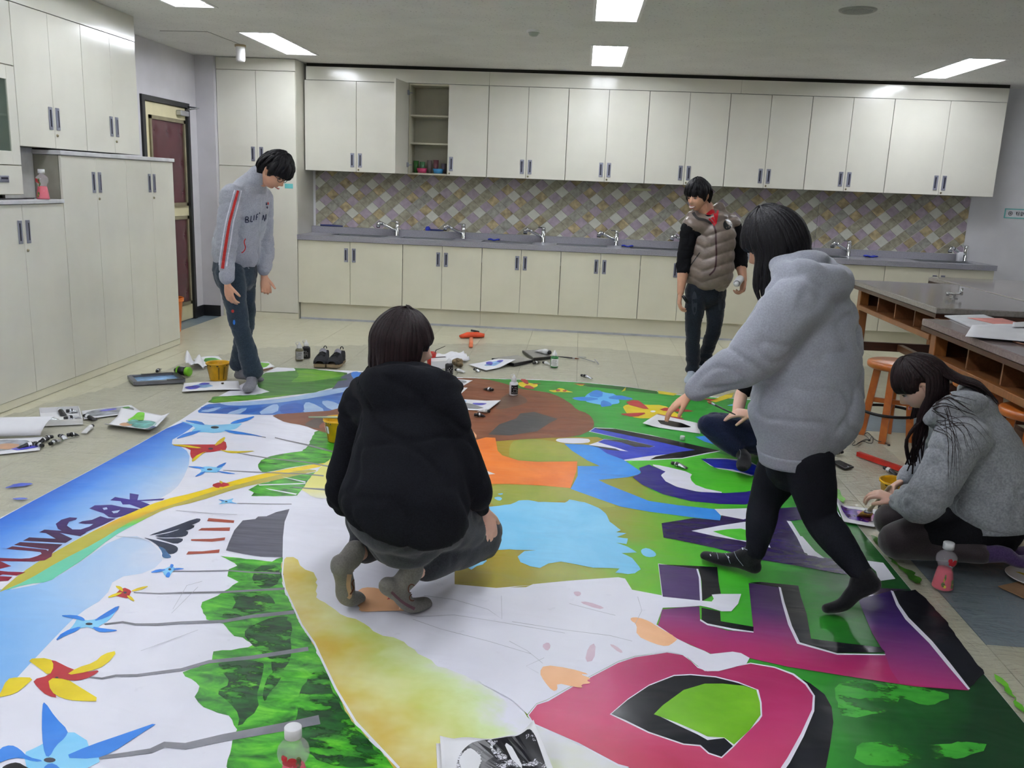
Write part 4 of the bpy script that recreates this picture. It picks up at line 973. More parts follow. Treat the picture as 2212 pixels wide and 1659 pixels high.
# brown head
BRN = paint('painted brown', '#6c3c28', '#8a5234', 3.5, 0.4, (1, 1.5, 1), 0.2, 0.3, 0.7, 5)
HAIRG = paint('painted charcoal', '#3a3a3c', '#484749', 5); SHAD = paint('painted umber', '#5a4034', '#684c3c', 5)
patch('painted_head', 'P 585,897 640,893 735,887 760,860 800,835 850,822 990,817 1045,819 1090,829 1118,840 1181,848 1207,857 1234,873 1245,886 1270,894 1282,908 1284,921 1276,931 1245,945 1160,948 1060,955 1000,965 800,960 686,932 657,920 617,914 600,906', BRN, 4, 1)
patch('painted_shade', 'J 1000,800 1150,790 1260,860 1250,910 960,980 880,970', SHAD, 5, 1)
patch('painted_shade', 'H 310,1140 340,1100 440,1060 640,1030 700,1130 520,1175', paint('painted grey brown', '#4f403c'), 5, 1)
patch('painted_shade', 'H 440,1140 470,1110 500,1100 520,1170 450,1165', paint('painted terracotta', '#8a4c38'), 6, 1)
patch('painted_eye', 'P 1055,940 1078,918 1115,905 1124,894 1154,891 1205,906 1187,915 1160,933 1100,942', HAIRG, 5)
# leaf and river beyond the head
LEAF = paint('painted leaf green', '#35702e', '#4c8c38', 5, 0.3, (1, 3, 1), 0.1); LEAFL = paint('painted leaf light', '#55992e', '#78ac36', 5, 0.3, (1, 3, 1)); LEAFD = paint('painted leaf dark', '#2c6a20', '#357a26', 5, 0.3)
patch('painted_leaf', 'I 1060,540 1130,500 1500,475 1490,440 1700,450 2150,500 2190,600 2000,680 1750,750 1400,790 900,850 470,882 400,872 480,800 700,790 1000,780 1180,740 1050,690 980,590', LEAF, 2, 0, 0.012)
patch('leaf_light', 'I 1500,450 2100,500 2130,540 1700,610 1440,652 1460,600 1560,530', LEAFL, 3, 1, 0.012); patch('leaf_light', 'I 430,850 600,795 1000,800 1500,770 1300,805 900,850 480,880', LEAFL, 3, 1, 0.01)
patch('leaf_vein', 'I 980,600 1420,636 2150,566 2150,600 1430,668 1200,652', LEAFD, 4, 1)
patch('painted_shade', 'P 745,806 800,804 850,812 830,850 700,862 720,838', paint('painted slate', '#4c4f68', '#5c607c', 5), 3, 1)
patch('painted_wave', 'P 757,805 775,803 790,815 772,826 760,815', DBL, 4, 1)
RIV = paint('painted river blue', '#2f62b8', '#4a80cc', 5, 0.3); RIVL = paint('painted river pale', '#8fb0de', '#b4cdea', 6, 0.3); RIVD = paint('painted river deep', '#2450a8', '#3262b8', 6, 0.3)
patch('painted_river', 'I 350,920 430,890 900,870 1400,830 1800,740 2120,680 P 790,835 800,870 735,888 I 1950,992 1600,1032 1000,1032 400,1012 250,1002', RIV, 3, 1)
for s in ('I 500,882 900,868 1400,822 1800,738 2130,680 P 780,838 I 2000,772 1500,852 1100,902 700,922', 'I 270,990 500,940 590,930 450,1000', 'I 600,1020 900,930 870,990 780,1025', 'I 1000,1030 1200,900 1300,900 1280,1010', 'I 1610,880 1690,870 1900,980 1740,1030 1600,1020', 'I 1810,860 1940,850 2100,920 2060,960 1930,970'): patch('painted_wave', s, RIVL, 4, 1)
for s in ('I 300,930 530,930 350,980', 'I 470,1000 640,930 840,940 620,1015', 'I 900,960 1100,940 1200,910 1000,1000 790,1025', 'I 1300,1000 1320,900 1600,880 1620,1000 1400,1020'): patch('painted_wave', s, RIVD, 5, 1)
# orange sleeve, strap, splash
patch('painted_sleeve', 'P 1015,955 1050,946 1070,947 1075,975 1085,985 1120,996 1160,999 1247,998 1245,1020 1232,1056 1166,1050 1100,1047 1060,1047 1000,1030 990,980', paint('painted orange', '#e07022', '#ee8434', 4, 0.4), 5)
SKIN_P = paint('painted skin tone', '#e8b083', '#f0bb90', 4, 0.45)
patch('painted_skin', 'P 1010,925 1022,932 1032,945 1020,952 1005,950', SKIN_P, 6, 1); patch('painted_star', 'C 1600,50 1692,85 1610,92', WHITEP, 6)
patch('painted_strap', 'D 395,730 540,735 640,750 700,800 820,845 945,930 930,950 850,970 640,990 700,1020 900,1100 1000,1140 1200,1170 1480,1200 1515,1240 1515,1282 1300,1257 1000,1217 800,1182 600,1112 440,1054 490,960 490,890 650,890 560,850 450,780', paint('painted azure', '#2c86dc', '#3a94e6', 4), 5)
SPL = paint('painted splash blue', '#76c2ea', '#86ccf0', 3, 0.42)
patch('painted_splash', '''C 1640,320 1800,302 1860,275 1930,272 2000,285 2190,290 D 430,1130 540,1150 640,1190 690,1230 720,1290 800,1350 765,1365 840,1372 770,1400 850,1410 840,1450 765,1440 850,1470 915,1510 805,1515 880,1550 930,1610
 F 942,242 900,270 850,276 760,266 790,236 600,230 480,206 370,186 280,200 220,232 150,220 80,190 60,150 110,110 192,105 0,98 C 1640,635 1615,665 1630,710 1600,735 1560,745 1520,772 1480,750 1400,770 P 1000,1190 1040,1120''', SPL, 5, 0, 0.006)
for s in ('D 940,1490 990,1475 1050,1510 1052,1540 990,1546 950,1525', 'C 1675,255 1720,245 1745,262 1720,280', 'C 1700,228 1750,220 1740,236'): patch('painted_drop', s, SPL, 5, 1)
# --- letters
BLUEL = paint('painted cobalt', '#2434b4', '#3a4cc8', 5, 0.28); VIO = paint('painted deep violet', '#241848', '#34225e', 5, 0.25, (1, 4, 1)); VIOB = paint('painted violet blue', '#221c72', '#2e2884', 5, 0.28)
ROYAL = paint('painted royal blue', '#1624a4', '#1c30b8', 5, 0.3)
MAG = grad('painted magenta fade', P1('P 1640,1290'), P1('P 1660,1420'), [(0.0, '#3c2450'), (0.3, '#4e2860'), (0.6, '#86326e'), (0.85, '#a22c66'), (1.0, '#a82a62')], 0.22, 3.5)
MAGR = grad('painted violet fade', P1('P 1890,1290'), P1('P 1960,1480'), [(0.0, '#2c1a54'), (0.35, '#42266a'), (0.65, '#7c3878'), (1.0, '#ac3a74')], 0.2, 3.5)
PINK = grad('painted pink', P1('P 1500,1440'), P1('P 1460,1659'), [(0.0, '#a42a5c'), (0.4, '#b53468'), (0.8, '#bd4068'), (1.0, '#b43454')], 0.5, 3)
patch('letter_outline', 'D 570,642 612,612 740,618 1020,668 1515,782 1440,798 1240,836 1000,850 800,852 690,805 560,740 635,716 680,695 860,705', WHITEP, 4)
patch('letter_shadow', 'D 600,618 760,623 1100,688 1510,780 1430,792 1240,831 1010,843 1050,822 1200,791 1330,775 1000,700', BLK, 6)
patch('painted_letter', 'D 580,640 615,615 1020,700 1330,775 1230,795 1000,818 820,845 700,800 640,757 560,736 740,772 855,786 800,766 635,718 680,698 1000,758 1045,748 850,702', BLUEL, 5)
for s in ('D 740,700 830,704 990,755 900,752', 'D 560,738 760,765 800,782 700,772', 'D 850,705 1040,748 1000,758 680,698'): patch('letter_shadow', s, paint('painted grey shade', '#33322f'), 7)
patch('painted_cloud', 'D 330,702 360,690 560,690 585,710 560,726 420,729 345,716', WHITEP, 6, 1)
patch('letter_outline', 'D 1005,876 1100,888 1315,940 1292,980 1350,1040 1580,1087 1350,1077 1200,1042 1100,992 1083,958 1120,930', WHITEP, 5, 1)
patch('painted_letter', 'D 930,905 1000,880 1120,930 1085,955 1120,1000 1200,1040 1350,1075 1550,1085 1700,1075 1760,1060 1760,1150 1690,1167 1500,1162 1300,1142 1100,1092 950,1022 885,970 945,940', VIOB, 6)
patch('letter_outline', 'D 1366,834 1560,832 1780,860 1780,975 1600,924 1466,906', WHITEP, 5, 1); patch('painted_letter', 'D 1372,838 1560,840 1720,865 1800,900 1780,965 1600,915 1470,900', ROYAL, 6)
patch('letter_outline', 'E 560,1080 640,978 700,1020 712,1060 690,1105 630,1142 560,1150', WHITEP, 5, 1)
patch('letter_outline', 'D 1470,1198 1600,1196 1800,1190 1900,1215 1690,1280 1520,1248', WHITEP, 5)
patch('painted_letter', 'P 1429,1132 1498,1121 1555,1126 1558,1115 1606,1124 1666,1101 1720,1097 1763,1095 1795,1117 1700,1128 1720,1160 1739,1189 1763,1202 1814,1213 1877,1224 1897,1254 1802,1239 1703,1221 1636,1210 1546,1186 1462,1168 1433,1163', VIO, 6)
patch('letter_gap', 'D 1305,1356 1500,1320 1680,1292 1880,1280 1912,1305 1890,1330 1830,1332 1850,1420 1872,1477 1650,1425 1480,1396', WHITEP, 7); patch('letter_gap', 'D 1460,1360 1560,1345 1660,1340 1800,1380 1852,1422 1830,1440 1640,1420 1540,1390', LIME, 8)
for s in ('E 488,1283 520,1288 600,1415 650,1498 752,1552 720,1548 615,1512 560,1400', 'G 560,0 600,5 690,110 760,162 640,140', 'G 975,168 1180,195 1267,310 1150,327 1128,258 1075,208', 'E 745,1182 835,1182 876,1256 760,1272 800,1245'): patch('letter_outline', s, WHITEP, 7)
# E
patch('letter_outline', 'F 1066,200 1350,232 1372,300 1384,470 1096,446', WHITEP, 5)
patch('painted_letter', 'F 1070,205 1340,238 1358,300 1367,470 1100,440', paint('painted plum', '#42305e', '#4e3668', 4), 6); patch('letter_shadow', 'F 1085,206 1490,225 1500,330 1516,420 1450,432 1382,470 1378,330 1357,240', BLK, 6)
patch('painted_letter', 'F 1095,530 1240,515 1362,508 1368,604 1420,640 1560,680 1752,697 1715,340 1930,370 1955,480 1995,630 2070,775 G 850,848 1195,852 1100,700 1000,460 1240,395 1285,490 1350,600 1520,770 1650,930 1795,1112 1400,1082 1000,1022 500,942 220,880 F 1660,845 1450,850 1210,745 1060,655 1080,600', MAG, 6)
patch('painted_letter', 'G 1195,852 1100,700 1000,460 1240,395 1285,490 1350,600 1520,770 1650,930 1795,1112 1300,1062 1230,960', MAGR, 7)
patch('letter_shadow', 'G 445,374 572,364 590,440 630,560 662,740 900,772 1160,802 1195,838 850,842 578,766 522,640 470,480', BLK, 7); patch('letter_shadow', 'G 225,338 300,332 572,360 572,372 445,376', BLK, 7)
patch('letter_shadow', 'F 1378,518 1510,545 1515,615 1750,655 1750,690 1600,670 1420,635 1378,602', BLK, 7)
patch('letter_shadow', 'G 1252,400 1410,388 1500,470 1600,580 1700,720 1800,850 1905,990 1850,1040 1800,1088 1650,905 1500,742 1350,592 1282,470', BLK, 7, 0, 0.012)
patch('letter_shadow', 'G 960,372 1240,380 1385,386 1240,397 1000,460 975,440', paint('painted smoky violet', '#33283a', '#453650', 6, 0.2), 6)
for s in ('G 430,368 446,374 472,480 526,650 582,768 850,846 1195,852 1195,860 850,857 563,777 498,640 453,480', 'G 1233,394 1252,400 1292,490 1362,590 1532,760 1662,920 1802,1102 1788,1107 1638,932 1508,772 1338,602 1273,500', 'F 1368,600 1420,632 1600,668 1750,690 1750,698 1600,682 1420,645 1366,612'): patch('letter_outline', s, WHITEP, 8)
# D
patch('letter_shadow', 'G 600,1030 660,1062 760,1140 810,1230 822,1340 800,1500 770,1659 720,1760 430,1760 480,1659 580,1470 670,1280 690,1180', BLK, 5)
patch('letter_outline', 'F 130,1290 195,1208 270,1180 445,1082 600,1000 780,905 900,868 1130,832 1245,850 1350,940 1500,960 1730,912 1900,940 2040,990 2132,1062 2190,1150 2185,1260 2110,1440 2010,1630 1960,1700 800,1665 500,1498 170,1355', WHITEP, 5)
patch('painted_letter', 'F 140,1290 200,1215 280,1190 450,1090 600,1010 780,915 900,875 1130,840 1240,858 1300,900 1350,950 1420,975 1500,970 1600,945 1730,920 1900,950 2030,1000 2120,1070 2175,1150 2168,1250 2090,1420 1990,1600 1950,1659 P 1640,1740 1480,1760 1390,1690 F 850,1659 780,1640 500,1490 180,1350', PINK, 6)
patch('letter_outline', 'F 720,1284 850,1172 1000,1072 1180,1001 1300,995 1480,1011 1640,1050 1785,1108 1808,1200 1812,1296 1790,1330 1700,1420 1612,1515 1522,1600 1425,1568 1365,1514 1245,1503 995,1418', WHITEP, 7)
patch('letter_shadow', 'F 730,1282 850,1180 1000,1080 1180,1010 1300,1003 1480,1020 1640,1060 1775,1110 1700,1120 1400,1100 1250,1140 1100,1240 1060,1290 1200,1360 1350,1430 1420,1470 1540,1455 1602,1512 1520,1590 1430,1560 1370,1505 1250,1495 1000,1410 840,1330', BLK, 8)
patch('letter_gap', 'F 1035,1285 1100,1220 1250,1110 1400,1065 1530,1065 1680,1080 1770,1110 1795,1200 1800,1290 1720,1400 1610,1502 1540,1452 1420,1445 1350,1410 1200,1345', paint('painted lime', '#68a81c', '#7aba2a', 4), 9)
# white figure, drawn over the letters
patch('painted_figure', '''C 1395,878 1700,905 1950,884 F 0,375 120,372 170,350 430,325 780,300 830,310 880,390 1090,430 1100,440 1370,468 1450,475 1465,455 1450,425 1510,420 1662,420 1640,490 1590,545 1520,545 1440,520 1370,505 1240,515 1100,520
 1055,640 1200,740 1300,790 1400,830 1440,852 1600,835 1660,845 1722,880 1700,920 1600,950 1500,975 1400,975 1340,930 1280,880 1240,855 1130,835 900,868 780,905 600,1000 445,1082 270,1180 195,1208 130,1285 20,1180 P 1040,1480 960,1330''', WHITEP, 9)
for s in ('F 215,985 250,930 430,955 585,1000 500,996 592,1030 550,1042 592,1062 510,1072 530,1097 470,1090 340,1060 347,1112 310,1120 250,1050', 'F 870,590 930,590 1010,620 1050,650 1210,740 1180,770 1130,800 1040,780 910,720 915,640 870,612', 'C 680,1010 700,930 750,900 850,905 1000,960 1100,1040 1120,1070 900,1070 740,1078 710,1062 725,1050'): patch('painted_skin', s, SKIN_P, 10, 1)
patch('painted_mouth', 'C 915,990 945,950 960,965 940,985', RED, 11)
SMU = paint('faint pink smudge', '#dcc6d4', '#d4b8ca', 9, 0.45)
for s in ('F 495,480 560,475 690,520 640,532', 'F 565,800 620,770 610,900 540,912', 'F 710,780 760,790 820,840 790,846', 'F 230,790 280,765 300,800 270,836', 'F 455,405 510,403 515,430 480,440'): patch('paint_smudge', s, SMU, 10, 1)
PENC = paint('pencil line', '#b4b4be')
for s in ('C 1180,960 1400,990 1640,1060 1740,1130 1735,960', 'C 960,1070 1130,1110 1400,1100 1660,1140 2190,1230', 'F 20,620 400,680 720,720 880,760', 'F 900,640 950,540 920,440', 'F 0,760 130,830 240,920', 'C 1100,1130 1300,1200 1650,1290 1950,1380', 'A 1260,1210 1500,1230 1700,1240', 'A 830,1395 1000,1410 1080,1440', 'B 1230,560 1330,460 1420,370', 'B 1450,330 1340,360 1240,530', 'B 1010,830 1200,760 1420,680', 'F 210,990 120,940 250,880', 'F 430,490 640,545 760,575'): stroke('pencil_line', s, 0.8, 0.8, PENC, 10)
# far pinwheels
FL = paint('painted sky tone', '#5ab0ea', '#6cbcf0', 4)
pinwheel('D 540,385 610,345 668,356 700,365 760,370 790,420 790,440 740,447 690,455 600,440 540,425', ('D 440,397 560,392 660,408 560,424 480,418', 'D 555,385 610,340 672,353 665,402', 'D 690,403 770,375 915,410 800,416', 'D 653,467 660,413 720,430 742,457 690,462'), None, FL, DBL)
pinwheel('D 810,455 900,440 970,450 1110,450 1180,500 1262,542 1150,535 1030,547 910,547 850,520 830,495', ('D 812,438 910,408 970,450 1012,492', 'D 776,515 880,509 1000,505 900,542', 'D 1058,490 1130,465 1345,495 1240,502', 'D 1038,508 1130,528 1252,545 1242,572 1150,557'), None, YEL, RED)
patch('hub', ell('D', 1030, 498, 20, 7), WHITEP, 8)
pinwheel('D 60,290 110,286 150,295 207,300 200,322 150,328 100,326 70,312', ('D 70,263 130,268 142,302 118,302', 'D 98,327 130,304 192,332 150,338', 'D 158,297 245,296 180,304'), None, YEL, RED)
pinwheel('D 272,344 340,345 350,328 392,334 400,345 472,361 400,359 345,358 320,361', ('D 328,345 350,336 372,346 345,357', 'D 374,348 422,340 400,360'), None, YEL, RED)
pinwheel('D 470,300 545,298 522,318', ('D 438,297 562,299 520,308',), None, YEL, RED)
for s in ('D 1065,348 1205,370 1180,384 1070,370', 'D 803,357 836,321 832,347', 'D 1440,422 1560,372 1610,362 1595,397 1480,432'): patch('painted_petal', s, YEL, 6)
for s in ('D 1380,405 1500,410 1440,422', 'D 1560,455 1610,442 1620,460'): patch('painted_petal', s, RED if '1380' in s else FL, 6)
patch('painted_petal', 'D 1330,680 1420,672 1450,720 1500,745 1400,715', DBL, 6)
patch('painted_shade', 'D 480,292 850,322 1060,352 1060,372 820,345 560,318', paint('painted grass shade', '#1c5a20', '#266a28', 6), 3)
# paint that ran over the edge onto the film
SMG = paint('spilled green paint', '#4a9a24', '#6cb832', 14, 0.3); SMB = paint('spilled blue paint', '#4a5cc4', '#6a7cd0', 14, 0.4); SMD = paint('spilled dark green', '#2c5a1c', '#4c8a24', 14, 0.3)
def spill(s, mt, lab):
    P = ragged(chaikin(floorpts(s), 1), 0.022, 0.018, 5); m = flat(P, 0.0095); o = solo('paint_spill', m, mt, lab, 'paint spill'); o['kind'] = 'stuff'; return o
spill('E 700,930 740,960 870,1070 880,1110 912,1130 900,1165 850,1130 770,1030', SMG, 'lime green paint smeared on the film beside the far right banner edge')
spill('G 1075,0 1130,10 1230,160 1300,230 1450,290 1440,372 1330,280 1210,150', SMD, 'dark green paint smeared on the film left of the pink drink bottle')
spill('G 1945,985 2060,1050 2110,1150 2195,1250 2195,1300 2080,1170', SMG, 'green paint smeared on the film along the lower right banner edge')
spill('A 20,1060 120,1018 255,1020 190,1040 90,1050', SMB, 'violet blue paint splashed on the film at left edge')
spill('A 75,1132 160,1122 215,1132 130,1142', SMB, 'smaller blue paint dab on the film at left edge')
# ================================================================== SMALL THINGS
WPL = mat('white plastic gloss', '#e9e9ea', rough=0.3, var=0.01); BPL = mat('black plastic', '#16161a', rough=0.3); PAPER = mat('white paper', '#e6e6ea', rough=0.7, var=0.02, scale=5)
ALU = mat('crumpled aluminium tube', '#c6c8cc', rough=0.22, metal=0.9, var=0.1, scale=60, bump=0.3); REDP = mat('red plastic', '#c0281c', rough=0.35); YELP = mat('yellow bucket plastic', '#d9a514', rough=0.35, var=0.08, scale=20)
ZB_ = 0.0062     # top of the painted layers
def onb(px, py, z=ZB_): return fl(px, py, z)
def bil(Q, u, v):
    a, b, c, d = Q
    return a*(1-u)*(1-v)+b*u*(1-v)+c*u*v+d*(1-u)*v
def paper(name, label, cat, quad, mt=PAPER, lift=lambda u, v: 0.0, z=ZB_, n=(14, 10), th=0.0012, group=None, dabs=()):
    """sheet lying over a floor quad a-b-c-d (u along a-b, v along a-d). dabs: (material, [(u,v)..], h)"""
    Q = [fl(x, y, z) for x, y in pg(quad)]
    c = (Q[0]+Q[1]+Q[2]+Q[3])/4; t = thing(name, label, cat, (c.x, c.y, z), 0, group)
    s = 1 if (Q[1]-Q[0]).cross(Q[3]-Q[0]).z > 0 else -1
    f = lambda u, v: bil(Q, u, v)+V((0, 0, th+0.0006+lift(u, v)))
    m = MB(); m.sheet(f if s > 0 else (lambda u, v: f(v, u)), *(n if s > 0 else n[::-1]), th); part('sheet', m, mt, t, True)
    for k, (dm, uv, h) in enumerate(dabs):
        P = ragged(chaikin(uv, 2), 0.012, 0.03, k+3)
        bm = bmesh.new(); vs = [bm.verts.new((u, v, 0)) for u, v in P]; fc = bm.faces.new(vs)
        bmesh.ops.triangulate(bm, faces=[fc], ngon_method='EAR_CLIP')
        for e in range(2): bmesh.ops.subdivide_edges(bm, edges=[q for q in bm.edges if q.calc_length() > 0.15], cuts=1)
        for vv in bm.verts: u_, v_ = vv.co.x, vv.co.y; p = f(u_, v_); vv.co = p+V((0, 0, h+0.0004*k))
        bm.normal_update()
        for fc in bm.faces:
            if fc.normal.z < 0: fc.normal_flip()
        part('paint_dab', MB().bm(bm), dm, t, True)
    return t
def blob(cx, cy, rx, ry, n=12, seed=0): 
    q = random.Random(seed); return [(cx+rx*cos(2*pi*i/n)*q.uniform(0.75, 1.15), cy+ry*sin(2*pi*i/n)*q.uniform(0.75, 1.15)) for i in range(n)]
TB = {}
def paint_tube(label, cap, tail, z=ZB_, body=None, r=0.014, group='paint tubes lying about'):
    a, b = fl(*cap, z), fl(*tail, z); d = b-a; L = max(d.length, 0.06)
    L = min(L, 0.20)
    t = thing('paint_tube', label, 'paint tube', (a.x, a.y, z), math.atan2(d.y, d.x), group)
    m = MB(); m.tube([(0, 0, r), (0.016, 0, r)], [r*0.72, r*0.8], 10); part('cap', m, BPL, t)
    m = MB(); k = 9; pts, rs = [], []
    for i in range(k):
        s = i/(k-1); pts.append((0.016+s*(L-0.016), 0, r*(1-0.75*s*s)+0.001*sin(i*2.3)))
        rs.append((r*(0.55 if i == 0 else 1.0+0.25*s), max(r*(0.5 if i == 0 else 1-0.92*s*s), 0.0016)))
    m.tube(pts, rs, 12, up=V((0, 0, 1))); part('tube_body', m, body or ALU, t)
    m = MB(); m.tube([(0.03, 0, r*0.98), (0.016+0.32*L, 0, r*0.94)], [(r*1.045, r*1.03), (r*1.10, r*0.98)], 12, up=V((0, 0, 1)), cap=False); part('label_band', m, BPL if body is None or body == ALU else WPL, t)
    return t
BLKT = mat('black tube skin', '#1c1c20', rough=0.3, var=0.2, scale=30); WHT = mat('white tube skin', '#d8d8d8', rough=0.35)
for lab, c_, t_, b_ in (
    ('small paint tube with pale cap band lying alone left of the green-dabbed paper', (201, 924), (181, 937), WHT), ('black paint tube beside the corner of the flat picture card at left', (182, 902), (206, 909), BLKT),
    ('black paint tube pointing right out of the tube pile at left', (145, 945), (170, 941), BLKT), ('paint tube just left of the outermost black one in the pile', (128, 946), (143, 950), ALU), ('paint tube against the end of the rolled white paper', (115, 948), (92, 952), ALU),
    ('paint tube second from the roll in the pile at left', (106, 952), (84, 958), BLKT), ('paint tube nearest to the camera in the pile at left', (93, 968), (68, 961), ALU), ('thin black-tailed tube lying farthest left in the pile', (80, 962), (37, 970), BLKT), ('silver tube crossing the pile at left towards the right', (108, 964), (131, 953), ALU),
    ('tiny silver tube on the film behind the framed tray', (339, 806), (346, 798), ALU),
    ('white paint tube right of the black paint bottle behind the squatting person', (983, 802), (1004, 805), WHT), ('stubby silver tube in front of the blue-brushed paper', (1024, 801), (1036, 804), ALU), ('small tube just left of the green paint bottle', (1172, 786), (1188, 788), WHT), ('olive-stained tube at the right corner of the flat dark box', (1152, 788), (1166, 783), BLKT),
    ('silver tube lying alone on the film beyond the far banner edge', (1255, 814), (1279, 819), ALU), ('black and silver tube on the brown painted head left of the white bottle', (1065, 846), (1046, 841), BLKT), ('white and black tube on the brown paint, upper of two', (1058, 893), (1033, 889), WHT), ('black tube on the brown paint, lower of two', (1024, 900), (1048, 900), BLKT),
    ('silver paint tube on the green paint inside the painted C', (1450, 1005), (1484, 1013), ALU), ('silver tube on the film above the phone, cap pointing right', (1820, 981), (1786, 983), ALU), ('silver and blue tube left of the phone', (1784, 1008), (1760, 1019), ALU), ('black paint tube beside the red stick', (1909, 1015), (1940, 1029), BLKT)):
    paint_tube(lab, c_, t_, ZB_, b_)
# bottles ----------------------------------------------------------
def nozzle_bottle(label, base, r, h, body, lab_m, cap=WPL, z=ZB_, strap=True, full=False, tilt=0):
    p = fl(*base, z); t = thing('paint_bottle', label, 'paint bottle', (p.x, p.y, z), rnd.uniform(0, 1))
    hb = h*0.66
    m = MB(); m.lathe([(0, 0), (r*0.92, 0), (r, 0.004), (r, hb*0.86), (r*0.9, hb*0.95), (r*0.55, hb), (r*0.52, hb+0.01), (0, hb+0.01)], 22); part('body', m, body, t)
    m = MB(); m.lathe([(r*1.012, hb*0.12), (r*1.015, hb*0.13), (r*1.015, hb*0.78), (r*1.012, hb*0.79)], 22, a0=0 if full else -2.6, a1=2*pi if full else 0.5); part('label', m, lab_m, t)
    m = MB(); m.lathe([(r*0.62, hb+0.004), (r*0.64, hb+0.01), (r*0.60, hb+0.024), (r*0.34, hb+0.036), (r*0.16, h), (0, h)], 18); part('cap', m, cap, t)
    if strap:
        m = MB(); m.tube([(-r*0.5, 0, hb+0.02), (-r*0.95, 0, hb+0.045), (-r*0.75, 0, h*1.0), (-r*0.1, 0, h*1.03), (0, 0, h)], 0.0028, 6); part('strap', m, cap, t)
    mm = MB()
    q = random.Random(int(base[0]))
    for i in range(4):
        zz = hb*(0.62-0.13*i); x_ = r*1.02
        for j in range(5):
            a = -pi/2-0.75+0.3*j
            if q.random() < 0.8: mm.box((-0.0028, -0.0006, -0.002), (0.0028, 0.0006, 0.002), 0, TR(x_*cos(a), x_*sin(a), zz) @ RZ(a+pi/2))
    part('lettering', mm, WPL if lab_m == BPL else INK, t)
    return t
KHAKI = mat('khaki paint', '#6f6c50', rough=0.4); GREENP = mat('green paint seen through plastic', '#2c7a3c', rough=0.3); GREYL = mat('silver grey label', '#b2b2b0', rough=0.4)
nozzle_bottle('khaki paint bottle with white cap left of the sneakers', (647, 778), 0.034, 0.155, KHAKI, GREYL); nozzle_bottle('dark paint bottle half hidden behind the sneakers', (662, 773), 0.034, 0.155, BLKT, BPL)
nozzle_bottle('black paint bottle with white nozzle behind the squatting person', (970, 808), 0.034, 0.135, BLKT, BPL, strap=False); nozzle_bottle('green paint bottle with white label on the film by the back', (1197, 793), 0.034, 0.15, GREENP, WPL, strap=False)
nozzle_bottle('white paint bottle with black label standing on the painted brown head', (1109, 853), 0.033, 0.155, WPL, BPL)
# green-capped bottle on its side
a, b = fl(384, 812), fl(409, 815)
t = thing('paint_bottle', 'black paint bottle with bright green ends lying beside the framed tray', 'paint bottle', (a.x, a.y, 0.008), math.atan2(b.y-a.y, b.x-a.x))
GRC = mat('bright green plastic', '#79c22a', rough=0.35)
mx = TR(0, 0, 0.036) @ Matrix.Rotation(pi/2, 4, 'Y')
m = MB(); m.lathe([(0, -0.02), (0.018, -0.02), (0.02, 0.0), (0.034, 0.012), (0.035, 0.085), (0, 0.085)], 20, mx=mx); part('body', m, BPL, t)
m = MB(); m.lathe([(0.0355, 0.008), (0.036, 0.01), (0.036, 0.02), (0.0355, 0.022)], 20, mx=mx); m.lathe([(0.0, 0.112), (0.033, 0.112), (0.036, 0.108), (0.036, 0.082), (0.0, 0.082)], 20, mx=mx); part('cap', m, GRC, t)
m = MB()
for x in (0.03, 0.042, 0.054, 0.066): m.lathe([(0.0354, x), (0.0358, x+0.002), (0.0358, x+0.004), (0.0354, x+0.006)], 14, mx=mx, a0=1.0, a1=3.4)
part('lettering', m, WPL, t)
